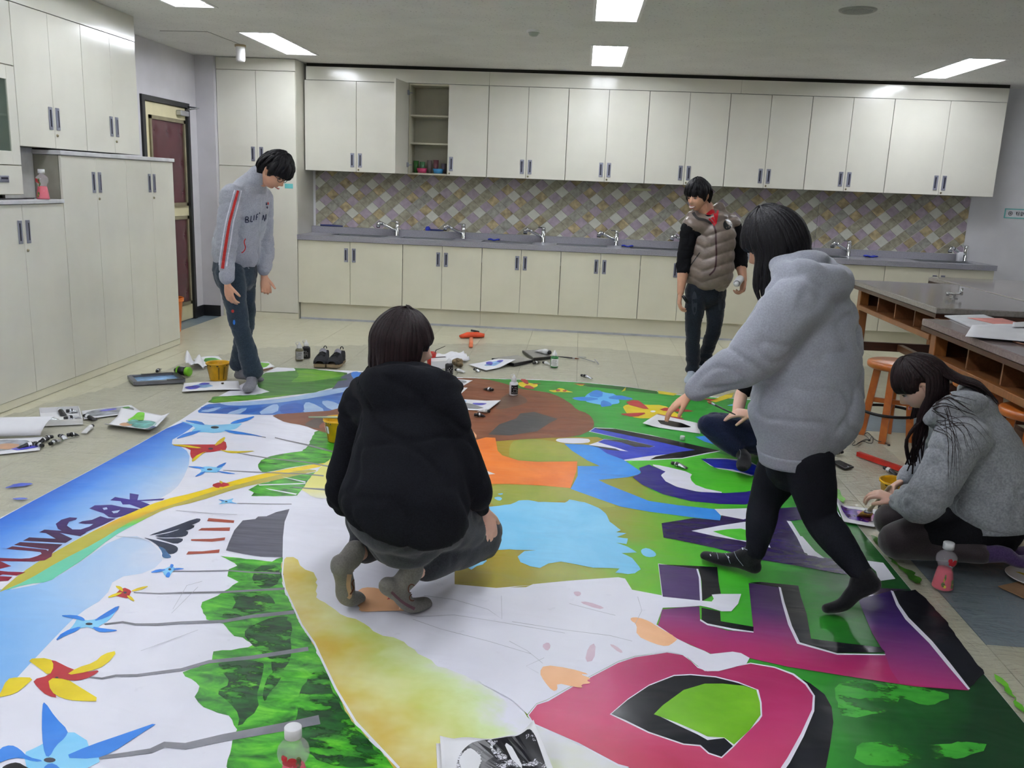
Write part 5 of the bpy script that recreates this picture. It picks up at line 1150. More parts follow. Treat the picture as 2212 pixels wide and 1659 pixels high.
# pink drink bottles -------------------------------------------------
PET = N('clear bottle plastic'); PET.set(rough=0.04, spec=0.6); PET.col('#e9e4ee'); PET.set(alpha=0.22); PET = PET.m
PINKL = mat('pink drink', '#e0284a', rough=0.15, var=0.02, sss=0.15); CAPW = mat('white ribbed cap', '#e6e6ea', rough=0.35); PRT1 = mat('red print', '#c41c2c', rough=0.4); PRT2 = mat('olive green print', '#5f6a3a', rough=0.5, var=0.3, scale=80); PRT3 = mat('yellow print', '#c8a838', rough=0.5)
def drink_bottle(label, loc, rotz=0.0):
    t = thing('drink_bottle', label, 'bottle', loc, rotz, 'pink drink bottles')
    m = MB(); m.lathe([(0, 0), (0.036, 0), (0.0415, 0.004), (0.0415, 0.012), (0.037, 0.045), (0.031, 0.078), (0.0275, 0.094), (0.031, 0.103), (0.038, 0.114), (0.0405, 0.127), (0.038, 0.142), (0.029, 0.154), (0.018, 0.160), (0.0155, 0.166), (0.0155, 0.172)], 28); part('bottle_body', m, PET, t)
    m = MB(); m.lathe([(0, 0.002), (0.035, 0.002), (0.0405, 0.006), (0.0402, 0.012), (0.0358, 0.045), (0.0305, 0.076), (0.0272, 0.087), (0, 0.087)], 24); part('drink', m, PINKL, t)
    m = MB(); n_ = 40; m.lathe([(0, 0.198), (0.020, 0.198), (0.0215, 0.1965), (0.0215, 0.171), (0.0, 0.171)], n_); part('cap', m, CAPW, t)
    def on_side(k, pts, z0):  # small printed patches following the wall
        prof = [(0.0415, 0.012), (0.037, 0.045), (0.031, 0.078), (0.0275, 0.094), (0.031, 0.103), (0.038, 0.114), (0.0405, 0.127), (0.038, 0.142)]
        def rad(z):
            for (r0, a0), (r1, a1) in zip(prof, prof[1:]):
                if a0 <= z <= a1: return r0+(r1-r0)*(z-a0)/(a1-a0)
            return 0.0405
        mm = MB()
        for cx, cz, rx, rz in pts:
            n2 = 12; vs = [V(((rad(cz)+0.0006)*cos(cx), (rad(cz)+0.0006)*sin(cx), cz))]
            for i in range(n2):
                a = cx+rx*cos(2*pi*i/n2); z = cz+rz*sin(2*pi*i/n2); r_ = rad(z)+0.0006; vs.append(V((r_*cos(a), r_*sin(a), z)))
            mm.add(vs, [(0, i+1, (i+1) % n2+1) for i in range(n2)])
        return mm
    part('print', on_side(0, [(-1.95, 0.134, 0.22, 0.010), (-1.85, 0.120, 0.25, 0.008), (-1.45, 0.126, 0.30, 0.011), (-1.2, 0.112, 0.20, 0.008), (-1.62, 0.113, 0.16, 0.006)], 0), PRT1, t)
    part('print', on_side(0, [(-1.05, 0.125, 0.18, 0.013), (-0.95, 0.106, 0.16, 0.012), (-1.15, 0.092, 0.16, 0.010), (-2.15, 0.06, 0.10, 0.012), (-1.25, 0.038, 0.22, 0.012), (-1.35, 0.022, 0.18, 0.008), (-2.3, 0.03, 0.18, 0.010)], 0), PRT2, t)
    part('print', on_side(0, [(-2.15, 0.022, 0.16, 0.006), (-2.25, 0.048, 0.06, 0.008), (-1.2, 0.03, 0.06, 0.004)], 0), PRT3, t)
    return t
p = fl(2035, 1270, 0.009); d0 = drink_bottle('pink drink bottle with white cap standing on the film in front of the kneeling girl', (p.x, p.y, 0.009), 0.35)
p = fl(633, 1573, 0.2); dup(d0, (p.x, p.y, ZB_), 0.1, 'pink drink bottle with white cap on the banner, cut by the bottom edge')
p = onX(93, 424, -3.602); dup(d0, (p.x, p.y, 1.323), -0.5, 'pink drink bottle with white cap on top of the low cabinet at left')
# yellow buckets ----------------------------------------------------
def bucket(label, base, r=0.085, h=0.135, z=ZB_, rotz=0):
    p = fl(*base, z); t = thing('bucket', label, 'bucket', (p.x, p.y, z), rotz, 'small yellow paint buckets')
    k = 0.72
    m = MB(); m.lathe([(0, 0.001), (r*k, 0), (r*k+0.002, 0.004), (r*0.97, h-0.012), (r*1.06, h-0.010), (r*1.07, h), (r*0.98, h), (r*0.95, h-0.012), (r*k-0.003, 0.006), (0, 0.006)], 30); part('bucket_wall', m, YELP, t)
    m = MB()
    for a in (-2.4, -1.57+0.45, -0.6, 0.8, 2.2): m.sheet(lambda u, v, a=a: ((r*(k+0.27*v)+0.0015)*cos(a+(u-0.5)*0.14), (r*(k+0.27*v)+0.0015)*sin(a+(u-0.5)*0.14), 0.005+(h-0.03)*v), 2, 4)
    part('rib', m, mat('dark yellow groove', '#8a6a10', rough=0.5), t)
    m = MB(); q = random.Random(3)
    for i in range(9):
        a = q.uniform(-2.8, 0.2); w_ = q.uniform(0.12, 0.4); d_ = q.uniform(0.008, 0.028)
        m.sheet(lambda u, v, a=a, w_=w_, d_=d_: ((r*(1.075-0.10*min(1, v*3)))*cos(a+(u-0.5)*w_), (r*(1.075-0.10*min(1, v*3)))*sin(a+(u-0.5)*w_), h+0.0008-d_*v*(1-(2*u-1)**2*0.7)), 6, 4)
    part('paint_drip', m, mat('dried dark paint', '#2a2c22', rough=0.4), t)
    m = MB(); m.lathe([(0, h*0.55), (r*0.86, h*0.55)], 24); part('paint', m, mat('murky paint', '#4a4a34', rough=0.25), t)
    return t
bucket('paint-streaked yellow bucket beside the grey sock of the bent boy', (472, 820))
t = bucket('yellow bucket with a brush across it, half hidden behind the squatting person', (731, 951))
m = MB(); a = -2.2
m.sheet(lambda u, v: ((0.085*(0.83+0.10*v)+0.003)*cos(-2.35+(u-0.5)*0.5), (0.085*(0.83+0.10*v)+0.003)*sin(-2.35+(u-0.5)*0.5), 0.055+0.045*v), 5, 3); part('sticker', m, WPL, t)
bt = t.location
t = thing('paint_brush', 'pale green brush handle lying across the rim of a yellow bucket', 'brush', (bt.x-0.02, bt.y-0.02, ZB_+0.137), 0.05)
m = MB(); m.tube([(-0.15, -0.01, 0.007), (0.0, 0, 0.009), (0.09, 0.01, 0.008)], [0.005, 0.007, 0.006], 8); part('handle', m, mat('pale green lacquer', '#a8b89a', rough=0.4), t)
m = MB(); m.tube([(0.085, 0.01, 0.008), (0.12, 0.012, 0.009), (0.16, 0.016, 0.011)], [0.008, 0.016, 0.010], 8, flat=0.5); part('bristle', m, mat('white bristle', '#dfe2da', rough=0.8), t)
bucket('yellow bucket under the hand of the kneeling girl', (1931, 1092), 0.082, 0.135, 0.008)
# orange bin by the door
p = fl(368, 716); t = thing('waste_bin', 'orange plastic waste bin behind the long cabinet by the door', 'bin', (p.x, p.y, 0.0))
ORB = mat('orange plastic', '#e8761a', rough=0.35)
m = MB(); m.lathe([(0, 0.002), (0.098, 0), (0.10, 0.004), (0.125, 0.30), (0.137, 0.302), (0.138, 0.325), (0.128, 0.325), (0.122, 0.31), (0.096, 0.01), (0, 0.01)], 32); part('bin_wall', m, ORB, t)
m = MB(); m.lathe([(0.137, 0.322), (0.141, 0.33), (0.137, 0.338), (0.128, 0.33)], 32); part('rim', m, ORB, t)
# sneakers ----------------------------------------------------------
SHOE = mat('black mesh fabric', '#14161c', rough=0.8, var=0.3, scale=60, bump=0.3); SOLE = mat('tan rubber sole', '#8c7a5c', rough=0.6); LIN = mat('grey shoe lining', '#8c8a94', rough=0.8)
def make_shoe(label, toe, rotz, group=None):
    p = fl(*toe, 0.0); t = thing('sneaker', label, 'shoe', (p.x, p.y, 0.0095), rotz, group)
    def hw(s): return 0.052*(0.60+0.55*sin(pi*min(1, s*1.35+0.10))**0.8) if s < 0.6 else 0.043-0.010*((s-0.6)/0.4)**2
    L = 0.27
    m = MB(); m.prism([(hw(min(s, 0.98)), s*L) for s in [i/12 for i in range(13)]]+[(-hw(min(s, 0.98)), s*L) for s in [i/12 for i in range(12, -1, -1)]], 0.0, 0.026); part('sole', m, SOLE, t)
    def up(u, v):
        s = v; a = pi*u; top = 0.055+0.045*min(1, max(0, (s-0.12)/0.45)) if s < 0.62 else 0.10+0.0*s
        if s > 0.93: top = 0.092
        k = 1.0 if 0.04 < s < 0.97 else 0.75
        return (hw(s)*k*cos(a)*(1.0 if s < 0.5 else 0.92), L*(0.02+0.96*s), 0.024+(top-0.02)*sin(a)**0.7*k)
    m = MB(); 
    for s0, s1 in ((0.0, 0.60),): m.sheet(lambda u, v: up(u, s0+(s1-s0)*v), 16, 16, 0.004)
    m.sheet(lambda u, v: (lambda q: (q[0], q[1], min(q[2], 0.085+0.03*v)))(up(u*0.42, 0.55+0.43*v)), 8, 8, 0.004); m.sheet(lambda u, v: (lambda q: (q[0], q[1], min(q[2], 0.085+0.03*v)))(up(0.58+u*0.42, 0.55+0.43*v)), 8, 8, 0.004)
    m.tube([(hw(0.97)*cos(a)*0.9, L*0.93+0.012*sin(a), 0.055) for a in [pi*i/10 for i in range(11)]], [(0.006, 0.045)]*11, 8); part('upper', m, SHOE, t)
    m = MB(); m.sheet(lambda u, v: ((u-0.5)*0.06, L*(0.52+0.10*v), 0.098+0.035*v-0.02*(2*u-1)**2), 6, 4, 0.005); part('tongue', m, LIN, t)
    m = MB()
    for i in range(4): y = L*(0.30+0.07*i); m.tube([(-0.028, y, 0.079+0.006*i), (0, y-0.004, 0.094+0.005*i), (0.028, y, 0.079+0.006*i)], 0.003, 6)
    part('lace', m, BLKT, t)
    m = MB(); m.tube([(0.012*cos(a), L*0.985+0.004*sin(a*2), 0.11+0.022*sin(a)) for a in [pi*i/8 for i in range(9)]], 0.004, 6); part('heel_loop', m, BLKT, t)
    return t
s1 = make_shoe('left of the two black sneakers standing on the film by the back', (690, 796), 0.10, 'pair of black sneakers')
p = fl(716, 797); dup(s1, (p.x, p.y, 0.0095), -0.06, 'right of the two black sneakers standing on the film by the back')
# orange T-shaped brush
p = fl(1018, 742, 0.0); t = thing('floor_brush', 'orange T-shaped rubber brush lying on the bare floor by the back cupboards', 'brush', (p.x, p.y, 0.0))
ORR = mat('orange rubber', '#d8481c', rough=0.5); 
q0, q1 = fl(995, 731), fl(1046, 730)
m = MB(); m.tube([q0+V((0, 0, 0.02)), q0.lerp(q1, 0.3)+V((0, 0.03, 0.03)), q0.lerp(q1, 0.7)+V((0, 0.03, 0.03)), q1+V((0, 0, 0.025))], [(0.03, 0.016), (0.06, 0.028), (0.06, 0.028), (0.035, 0.02)], 12, up=V((0, 0, 1))); part('brush_head', m, ORR, t, True)
m = MB(); a, b = fl(1018, 736), fl(1017, 752); m.tube([a+V((0, 0, 0.03)), b+V((0, 0, 0.012))], [(0.019, 0.008), (0.020, 0.008)], 8, up=V((0, 0, 1))); part('handle', m, mat('pale orange rubber', '#e07a50', rough=0.5), t, True)
m = MB(); a, b = fl(1018, 725), fl(1034, 728); m.tube([a+V((0, 0, 0.055)), b+V((0, 0, 0.055))], [0.012, 0.010], 6); part('dark_insert', m, BLKT, t, True)
# --- papers, palettes, trays at left
CARD = mat('printed picture card', '#8a8f96', rough=0.3, var=0.35, scale=14); LIMED = mat('lime green dab', '#6fc22e', rough=0.3); TEAL = mat('teal paint', '#5a9a94', rough=0.3, var=0.3, scale=20); PEACH = mat('peach paint', '#c89a78', rough=0.4); VIOD = mat('violet dab', '#4a48b8', rough=0.3, var=0.3, scale=25); SKYD = mat('sky blue dab', '#8ab4e0', rough=0.35, var=0.15, scale=20)
GRND = mat('green dab', '#4f9a3c', rough=0.35, var=0.2, scale=15); GREYD = mat('grey paint', '#7c7e82', rough=0.3, var=0.1); BRND = mat('brown dab', '#8a5a48', rough=0.4)
paper('palette_paper', 'white paper palette dabbed violet and pale blue under the toe of the bent boy', 'palette', 'P 398,830 515,825 519,843 393,848', lift=lambda u, v: 0.004+0.004*sin(3*u), z=0.008, th=0.004, dabs=[(SKYD, blob(0.33, 0.5, 0.22, 0.25, 14, 1), 0.001), (VIOD, blob(0.17, 0.62, 0.13, 0.24, 14, 2), 0.0018), (VIOD, blob(0.38, 0.28, 0.1, 0.12, 12, 3), 0.0018), (BPL, [(0.66, 0.25), (0.74, 0.22), (0.70, 0.5)], 0.002)])
t = thing('framed_tray', 'shallow black and grey framed tray with a pale blue picture, near the long cabinet', 'tray', (fl(336, 820).x, fl(336, 820).y, 0.008))
Q = [fl(x, y, 0.008) for x, y in ((280, 818), (378, 812), (396, 826), (293, 832))]
m = MB()
def bar(m, a, b, w_, h0, h1, mi=0):
    d = (b-a).normalized(); nn = V((-d.y, d.x, 0))*w_/2
    m.prism([(a-nn)[:2], (b-nn)[:2], (b+nn)[:2], (a+nn)[:2]], h0, h1, mi)
for i in range(4): bar(m, Q[i], Q[(i+1) % 4], 0.03, 0.009, 0.034, 0)
part('frame', m, mat('tray grey edge', '#6c6e74', rough=0.4), t, True)
m = MB(); bar(m, Q[1].lerp(Q[0], 0.05), Q[0].lerp(Q[1], 0.25), 0.034, 0.034, 0.037); bar(m, Q[2], Q[3].lerp(Q[2], 0.65), 0.034, 0.034, 0.037); bar(m, Q[1], Q[2], 0.034, 0.034, 0.037); part('black_rim', m, BPL, t, True)
m = MB(); m.sheet(lambda u, v: bil(Q, u, v)+V((0, 0, 0.008)), 2, 2, 0.003); part('picture', m, SKYD, t, True)
paper('crumpled_paper', 'crumpled white paper standing up behind the yellow bucket', 'paper', 'P 398,792 432,778 445,796 402,802', lift=lambda u, v: 0.09*max(0, 1-abs(u-0.18)*3.2)*(1-v*0.5)+0.05*abs(sin(5*u+2*v)), z=0.008)
paper('palette_paper', 'white paper with green paint behind the yellow bucket', 'palette', 'P 418,776 472,770 488,786 440,792', lift=lambda u, v: 0.012*sin(3*u), z=0.008, dabs=[(GRND, blob(0.55, 0.5, 0.35, 0.32, 14, 5), 0.001)])
paper('palette_paper', 'paper smeared with lime green right of the bent boy', 'palette', 'P 535,786 578,782 594,793 552,802', lift=lambda u, v: 0.004, z=0.008, dabs=[(LIMED, blob(0.5, 0.45, 0.42, 0.38, 16, 6), 0.001)])
a, b = fl(555, 803, 0.012), fl(588, 795, 0.012); m = MB(); m.tube([a, b], [0.005, 0.007], 6); solo('paint_stick', m, BRND, 'brown stick lying at the edge of the lime green paper', 'stick')
CREASE = lambda u, v: 0.008*sin(4*u+1)*sin(3*v)
paper('picture_card', 'flat printed picture card with white border beside the box of tubes', 'card', 'P 176,889 283,876 305,891 182,907', z=0.008, lift=lambda u, v: 0.003, dabs=[(CARD, [(0.05, 0.08), (0.95, 0.08), (0.95, 0.9), (0.05, 0.9)], 0.0008), (VIOD, blob(0.5, 0.3, 0.2, 0.12, 10, 8), 0.0012), (GRND, blob(0.85, 0.3, 0.08, 0.15, 10, 9), 0.0012)])
paper('palette_paper', 'curled white paper with bright green and teal dabs beside the left banner edge', 'palette', 'P 262,893 367,901 331,939 226,925', z=0.008, n=(18, 16), lift=lambda u, v: 0.035*max(0, 1-v*4)*(1-u)+0.028*max(0, (v-0.82)*5.5)+0.03*max(0, (u-0.85)*6), th=0.002,
      dabs=[(TEAL, blob(0.62, 0.55, 0.3, 0.25, 16, 11), 0.001), (PEACH, blob(0.32, 0.68, 0.14, 0.1, 12, 12), 0.0014), (LIMED, [(0.34, 0.05), (0.52, 0.02), (0.5, 0.2), (0.60, 0.35), (0.45, 0.38), (0.30, 0.50), (0.26, 0.35), (0.36, 0.25)], 0.002), (TEAL, blob(0.42, 0.5, 0.10, 0.16, 12, 14), 0.0022)])
paper('palette_paper', 'paint-stained paper under the rolled sheet at left edge', 'palette', 'P -60,952 92,944 86,973 -60,988', z=0.008, dabs=[(CARD, [(0.02, 0.1), (0.85, 0.1), (0.8, 0.75), (0.02, 0.85)], 0.0006), (VIOD, blob(0.75, 0.75, 0.2, 0.12, 12, 15), 0.001), (PEACH, blob(0.5, 0.55, 0.2, 0.2, 12, 16), 0.001)])
A0, A1, A2 = fl(-60, 950, 0.010), fl(106, 946, 0.010), None
t = thing('paper_roll', 'big sheet of white paper curled over at left edge', 'paper', (A1.x, A1.y, 0.01))
dv = (A1-A0); nr = V((-dv.y, dv.x, 0)).normalized(); R_ = 0.075
m = MB(); m.sheet(lambda u, v: A0+dv*(u*(1-0.13*(1-v)))+nr*(0.02+R_*(1-cos(-0.5+v*pi*1.25)))*1.0+V((0, 0, 0.007+R_*(0.0+abs(sin(v*pi*0.62))*1.05))), 6, 20, 0.002); part('sheet', m, PAPER, t, True)
# box of tubes
Q = [fl(x, y, 0.008) for x, y in ((86, 893), (170, 889), (179, 917), (91, 921))]
c = sum(Q, V())/4; t = thing('tube_box', 'white open card box holding paint tubes at left', 'box', (c.x, c.y, 0.008))
m = MB(); m.prism([q[:2] for q in Q][::-1], 0.009, 0.012)
for i in range(4): bar(m, Q[i], Q[(i+1) % 4], 0.004, 0.009, 0.045)
part('box_wall', m, WPL, t, True)
for lab, c_, t_, b_ in (('upper right silver tube inside the white box', (143, 893), (167, 891), ALU), ('lower right silver tube inside the white box', (139, 909), (172, 903), ALU), ('fat silver tube at the left inside the white box', (91, 910), (128, 909), ALU), ('black tube at the top inside the white box', (127, 888), (138, 899), BLKT)):
    paint_tube(lab, c_, t_, 0.0125, b_, 0.015, 'paint tubes in the white box')
# --- cluster behind the squatting person
t = thing('red_cup', 'red cup with brushes just right of the squatting person\'s face', 'cup', (fl(931, 790).x, fl(931, 790).y, 0.008))
m = MB(); m.lathe([(0, 0), (0.032, 0), (0.045, 0.11), (0.042, 0.11), (0.03, 0.005), (0, 0.005)], 20); part('cup_wall', m, REDP, t)
m = MB(); m.tube([(0.01, 0, 0.02), (0.04, 0, 0.13), (0.12, 0.0, 0.17)], [0.004, 0.004, 0.002], 6); part('brush_stem', m, mat('dark brush handle', '#3a3430', rough=0.4), t)
paper('crumpled_paper', 'crumpled white paper behind the black paint bottle', 'paper', 'P 938,778 1000,768 1016,780 950,790', z=0.008, lift=lambda u, v: 0.045*(0.4+0.6*sin(6*u+1)**2)*(1-v*0.7)+0.02*sin(9*v+4*u)**2, th=0.002)
Q = [fl(x, y, 0.008) for x, y in ((930, 784), (960, 782), (966, 796), (932, 798))]; c = sum(Q, V())/4
t = thing('card_box', 'white card box behind the black paint bottle', 'box', (c.x, c.y, 0.008)); m = MB(); m.prism([q[:2] for q in Q][::-1], 0.009, 0.075); part('box_wall', m, WPL, t, True); m = MB(); bar(m, Q[0].lerp(Q[3], 0.4), Q[1].lerp(Q[2], 0.4), 0.03, 0.075, 0.0765); part('printed_band', m, INK, t, True)
paper('printed_leaflet', 'black and white printed leaflet left of the black paint bottle', 'paper', 'P 920,798 955,797 960,810 922,811', z=0.008, lift=lambda u, v: 0.01*sin(3*u), dabs=[(BPL, blob(0.4, 0.4, 0.3, 0.22, 10, 20), 0.001), (BPL, blob(0.75, 0.7, 0.15, 0.1, 10, 21), 0.001)])
m = MB()
bm = bmesh.new(); bmesh.ops.create_icosphere(bm, subdivisions=3, radius=0.05)
for v_ in bm.verts: v_.co *= 1+0.5*noise.noise(v_.co*28); v_.co.z = max(-0.03, v_.co.z*0.75)
m.bm(bm); p = fl(990, 793); solo('stained_rag', m, mat('brown stained rag', '#6a5a42', rough=0.9, var=0.4, scale=30), 'crumpled brown rag right of the black paint bottle', 'rag', (p.x, p.y, 0.0395))
paper('palette_paper', 'curled paper with blue brush strokes in front of the flat dark box', 'palette', 'P 1012,789 1072,780 1113,789 1050,802', z=0.008, n=(20, 10), lift=lambda u, v: 0.05*max(0, u-0.45)*1.6*(0.3+0.7*v)+0.006, th=0.002, dabs=[(SKYD, blob(0.55, 0.5, 0.28, 0.25, 14, 23), 0.001), (VIOD, [(0.45, 0.2), (0.62, 0.12), (0.66, 0.3), (0.5, 0.55), (0.4, 0.6)], 0.0018), (VIOD, [(0.7, 0.4), (0.85, 0.35), (0.9, 0.55), (0.72, 0.7)], 0.0018)])
GBOX = mat('grey lid', '#8c8b86', rough=0.35); 
for quad, h, lab in (('P 1062,779 1118,772 1151,783 1110,791', 0.022, 'flat dark box with grey lid behind the blue-brushed paper'), ('P 1128,762 1166,760 1192,775 1152,779', 0.022, 'flat dark box with a white tube on top')):
    Q = [fl(x, y, 0.008) for x, y in pg(quad)]; c = sum(Q, V())/4; t = thing('flat_box', lab, 'box', (c.x, c.y, 0.008))
    m = MB(); m.prism([q[:2] for q in Q][::-1], 0.009, 0.008+h); part('box_body', m, BPL, t, True)
    m = MB(); m.prism([(q+(c-q)*0.06)[:2] for q in Q][::-1], 0.008+h, 0.0105+h); part('lid', m, GBOX, t, True)
paint_tube('fat white paint tube lying on a flat dark box', (1188, 768), (1150, 757), 0.033, WHT, 0.026)
def brush(label, a, b, z0=0.012, za=0.012, r=0.006, bl=0.04, bm_=None, hm=None, w_=0.012):
    p, q = fl(*a, z0), fl(*b, za); t = thing('paint_brush', label, 'brush', tuple(p)); d = (q-p); L = d.length; d.normalize()
    m = MB(); m.tube([p+d*bl*1.2, p+d*L*0.5, q], [r, r*1.1, r*0.5], 8); part('handle', m, hm or BLKT, t, True)
    m = MB(); m.tube([p+d*bl*0.8, p+d*bl*1.5], [(w_, r), (r*1.1, r*1.1)], 10, up=V((0, 0, 1))); part('ferrule', m, STEEL, t, True)
    m = MB(); m.tube([p, p+d*bl*0.5, p+d*bl*0.85], [(w_*1.1, 0.002), (w_*1.05, r*0.8), (w_, r)], 10, up=V((0, 0, 1))); part('bristle', m, bm_ or mat('brown bristle', '#7a4a2c', rough=0.8), t, True)
    return t
brush('black brush lying right of the green paint bottle', (1250, 775), (1204, 770)); 
t = thing('compass', 'thin metal drawing compass lying on the film right of the black brush', 'compass', (fl(1270, 777).x, fl(1270, 777).y, 0.012)); m = MB()
m.tube([fl(1250, 771, 0.012), fl(1285, 782, 0.012)], 0.004, 6); m.tube([fl(1250, 771, 0.012), fl(1266, 772, 0.012)], 0.004, 6); m.tube([fl(1285, 776, 0.014), fl(1293, 786, 0.012)], 0.005, 6); part('leg', m, STEEL, t, True)
paper('picture_card', 'printed card with white border on the brown paint, half hidden behind the squatting person', 'card', 'P 972,818 1021,822 1000,834 955,830', z=ZB_, dabs=[(CARD, [(0.05, 0.1), (0.9, 0.12), (0.86, 0.85), (0.05, 0.85)], 0.0008)])
paper('loose_paper', 'plain white paper corner on the brown paint behind the squatting person', 'paper', 'P 980,836 1010,838 986,860 955,852', z=ZB_)
paper('palette_paper', 'white paper palette with grey and blue paint on the brown paint', 'palette', 'P 975,861 1082,868 1056,888 970,884', z=ZB_, lift=lambda u, v: 0.012*max(0, u-0.7)*3, dabs=[(GREYD, [(0.05, 0.3), (0.4, 0.35), (0.75, 0.7), (0.85, 0.85), (0.4, 0.88), (0.05, 0.85)], 0.0008), (SKYD, [(0.05, 0.05), (0.3, 0.08), (0.35, 0.3), (0.05, 0.3)], 0.001), (VIOD, [(0.45, 0.35), (0.6, 0.3), (0.8, 0.3), (0.75, 0.5), (0.55, 0.5)], 0.0014)])
paper('palette_paper', 'white paper with a puddle of black paint beside the knee of the seated person', 'palette', 'P 1388,919 1419,895 1506,914 1513,937', z=ZB_, lift=lambda u, v: 0.02*max(0, 0.25-v)*(1-u)*3, dabs=[(mat('wet black paint', '#1d1c1b', rough=0.15), blob(0.47, 0.5, 0.26, 0.33, 14, 31), 0.001)])
p = onb(1474, 950); m = MB(); m.lathe([(0.0, 0.026), (0.014, 0.026), (0.016, 0.024), (0.017, 0.0), (0, 0)], 18); solo('bottle_cap', m, WPL, 'small white bottle cap standing on the green paint', 'cap', (p.x, p.y, ZB_))
p = fl(1900, 1098, 0.008); m = MB(); m.lathe([(0.0, 0.016), (0.008, 0.016), (0.009, 0.0), (0, 0)], 14); solo('stopper', m, BPL, 'tiny black stopper standing on the film left of the kneeling girl\'s bucket', 'stopper', (p.x, p.y, 0.008))
# earphones
Z7 = lambda x, y: (1700+x/7.54, 930+y/7.54)
pts = [(990, 205), (978, 170), (1040, 150), (1110, 180), (1060, 225), (1110, 240), (1200, 190), (1280, 160), (1340, 150), (1300, 100), (1258, 70), (1310, 35), (1360, 70), (1400, 130), (1390, 200), (1330, 205), (1230, 175), (1130, 230), (1180, 190), (1290, 140), (1345, 160), (1380, 95), (1420, 140), (1480, 172), (1580, 195), (1660, 240)]
pts = [fl(*Z7(*q), 0.010+0.004*(i % 3)) for i, q in enumerate(pts)]
c = pts[8]; t = thing('earphones', 'tangled black earphone cable on the film near the stool', 'earphones', (c.x, c.y, 0.009))
fine = []
for i in range(len(pts)-1):
    p0, p1, p2, p3 = pts[max(i-1, 0)], pts[i], pts[i+1], pts[min(i+2, len(pts)-1)]
    for s in (0, 0.25, 0.5, 0.75): fine.append(0.5*((2*p1)+(p2-p0)*s+(2*p0-5*p1+4*p2-p3)*s*s+(3*p1-p0-3*p2+p3)*s**3))
m = MB(); m.tube(fine, 0.0022, 5); part('cable', m, BPL, t, True)
for q in (pts[0], pts[-1], pts[8]): m = MB(); m.lathe([(0, 0.014), (0.008, 0.011), (0.009, 0.003), (0, 0)], 10, mx=TR(q.x, q.y, 0.008)); part('ear_bud', m, BPL, t, True)
# red square stick
a, b = fl(1853, 985, 0.008), fl(1962, 1024, 0.008)
t = thing('red_stick', 'long red square stick lying on the film behind the kneeling girl\'s hand', 'stick', (a.x, a.y, 0.008)); m = MB(); bar(m, a, b, 0.028, 0.009, 0.036); part('shaft', m, REDP, t, True); m = MB(); c = b+(a-b)*0.08; bar(m, b, b+V((-0.06, -0.10, 0)), 0.026, 0.009, 0.034); part('cross_piece', m, REDP, t, True)
# phone
Q = [fl(x, y, 0.009) for x, y in ((1795, 999), (1813, 997), (1844, 1011), (1825, 1015))]; c = sum(Q, V())/4; t = thing('phone', 'black mobile phone lying on the film left of the red stick', 'phone', (c.x, c.y, 0.009))
m = MB(); m.prism([q[:2] for q in Q][::-1], 0.0095, 0.019); part('case', m, BPL, t, True); m = MB(); m.prism([(q+(c-q)*0.12)[:2] for q in Q][::-1], 0.019, 0.0196); part('screen', m, mat('dark glass', '#2a2b30', rough=0.08), t, True)
m = MB(); m.prism([(q+(bil(Q, 0.5, 0.94)-q)*0.9)[:2] for q in Q][::-1], 0.019, 0.0198); part('button', m, METAL, t, True)
# purple palette and brush of the kneeling girl
PURD = mat('wet purple paint', '#4a2a86', rough=0.2, var=0.4, scale=22); PURD2 = mat('mauve paint', '#8a4a86', rough=0.25, var=0.25, scale=25)
paper('palette_paper', 'curled white paper thick with purple paint in front of the kneeling girl', 'palette', 'P 1799,1090 1925,1106 1888,1140 1822,1128', z=0.0095, n=(20, 14), lift=lambda u, v: 0.05*max(0, 1-u*5)*(1-v)+0.002, th=0.0015,
      dabs=[(PURD, [(0.08, 0.22), (0.3, 0.15), (0.6, 0.2), (0.8, 0.3), (0.72, 0.6), (0.78, 0.85), (0.5, 0.8), (0.2, 0.82), (0.08, 0.55)], 0.001), (PURD2, [(0.4, 0.25), (0.6, 0.25), (0.9, 0.4), (0.85, 0.8), (0.6, 0.75), (0.45, 0.5)], 0.002)])
# paper with cracked black paint, near edge
def crackle():
    n = N('cracked black paint on paper'); n.set(rough=0.3)
    v = n.mapping((1, 1, 1)); dis = n.n('ShaderNodeTexVoronoi', feature='DISTANCE_TO_EDGE'); dis.inputs['Scale'].default_value = 95; n.l(v, dis.inputs['Vector'])
    big = n.noise(13, 4, 0.6, v, 0.5); cr = n.ramp(dis.outputs['Distance'], [(0.05, 0.0), (0.09, 1.0)])
    flake = n.ramp(big, [(0.53, 0.0), (0.56, 1.0)])
    mu = n.n('ShaderNodeMath', operation='MULTIPLY'); n.l(cr, mu.inputs[0]); n.l(flake, mu.inputs[1])
    n.col(n.mix(mu.outputs[0], '#101018', '#dcdce4')); return n.m
CRK = crackle()
paper('loose_paper', 'white paper edge under the cracked black one at the bottom', 'paper', 'P 942,1607 1140,1600 1230,1790 950,1790', z=ZB_)
paper('cracked_palette', 'curled white paper covered with cracked black paint at the bottom edge', 'palette', 'P 950,1604 1150,1596 1240,1790 962,1790', z=ZB_+0.003, n=(26, 20), lift=lambda u, v: 0.004+0.055*max(0, u-0.80)**1.5*11*(1-v*0.75)+0.018*max(0, 0.15-u)*6+0.008*sin(u*6)**2, th=0.0012,
      dabs=[(CRK, [(0.14, 0.30), (0.22, 0.16), (0.4, 0.02), (0.7, 0.01), (0.86, 0.02), (0.97, 0.03), (0.96, 0.3), (0.93, 0.55), (0.95, 0.95), (0.3, 0.95), (0.12, 0.6)], 0.0006)])
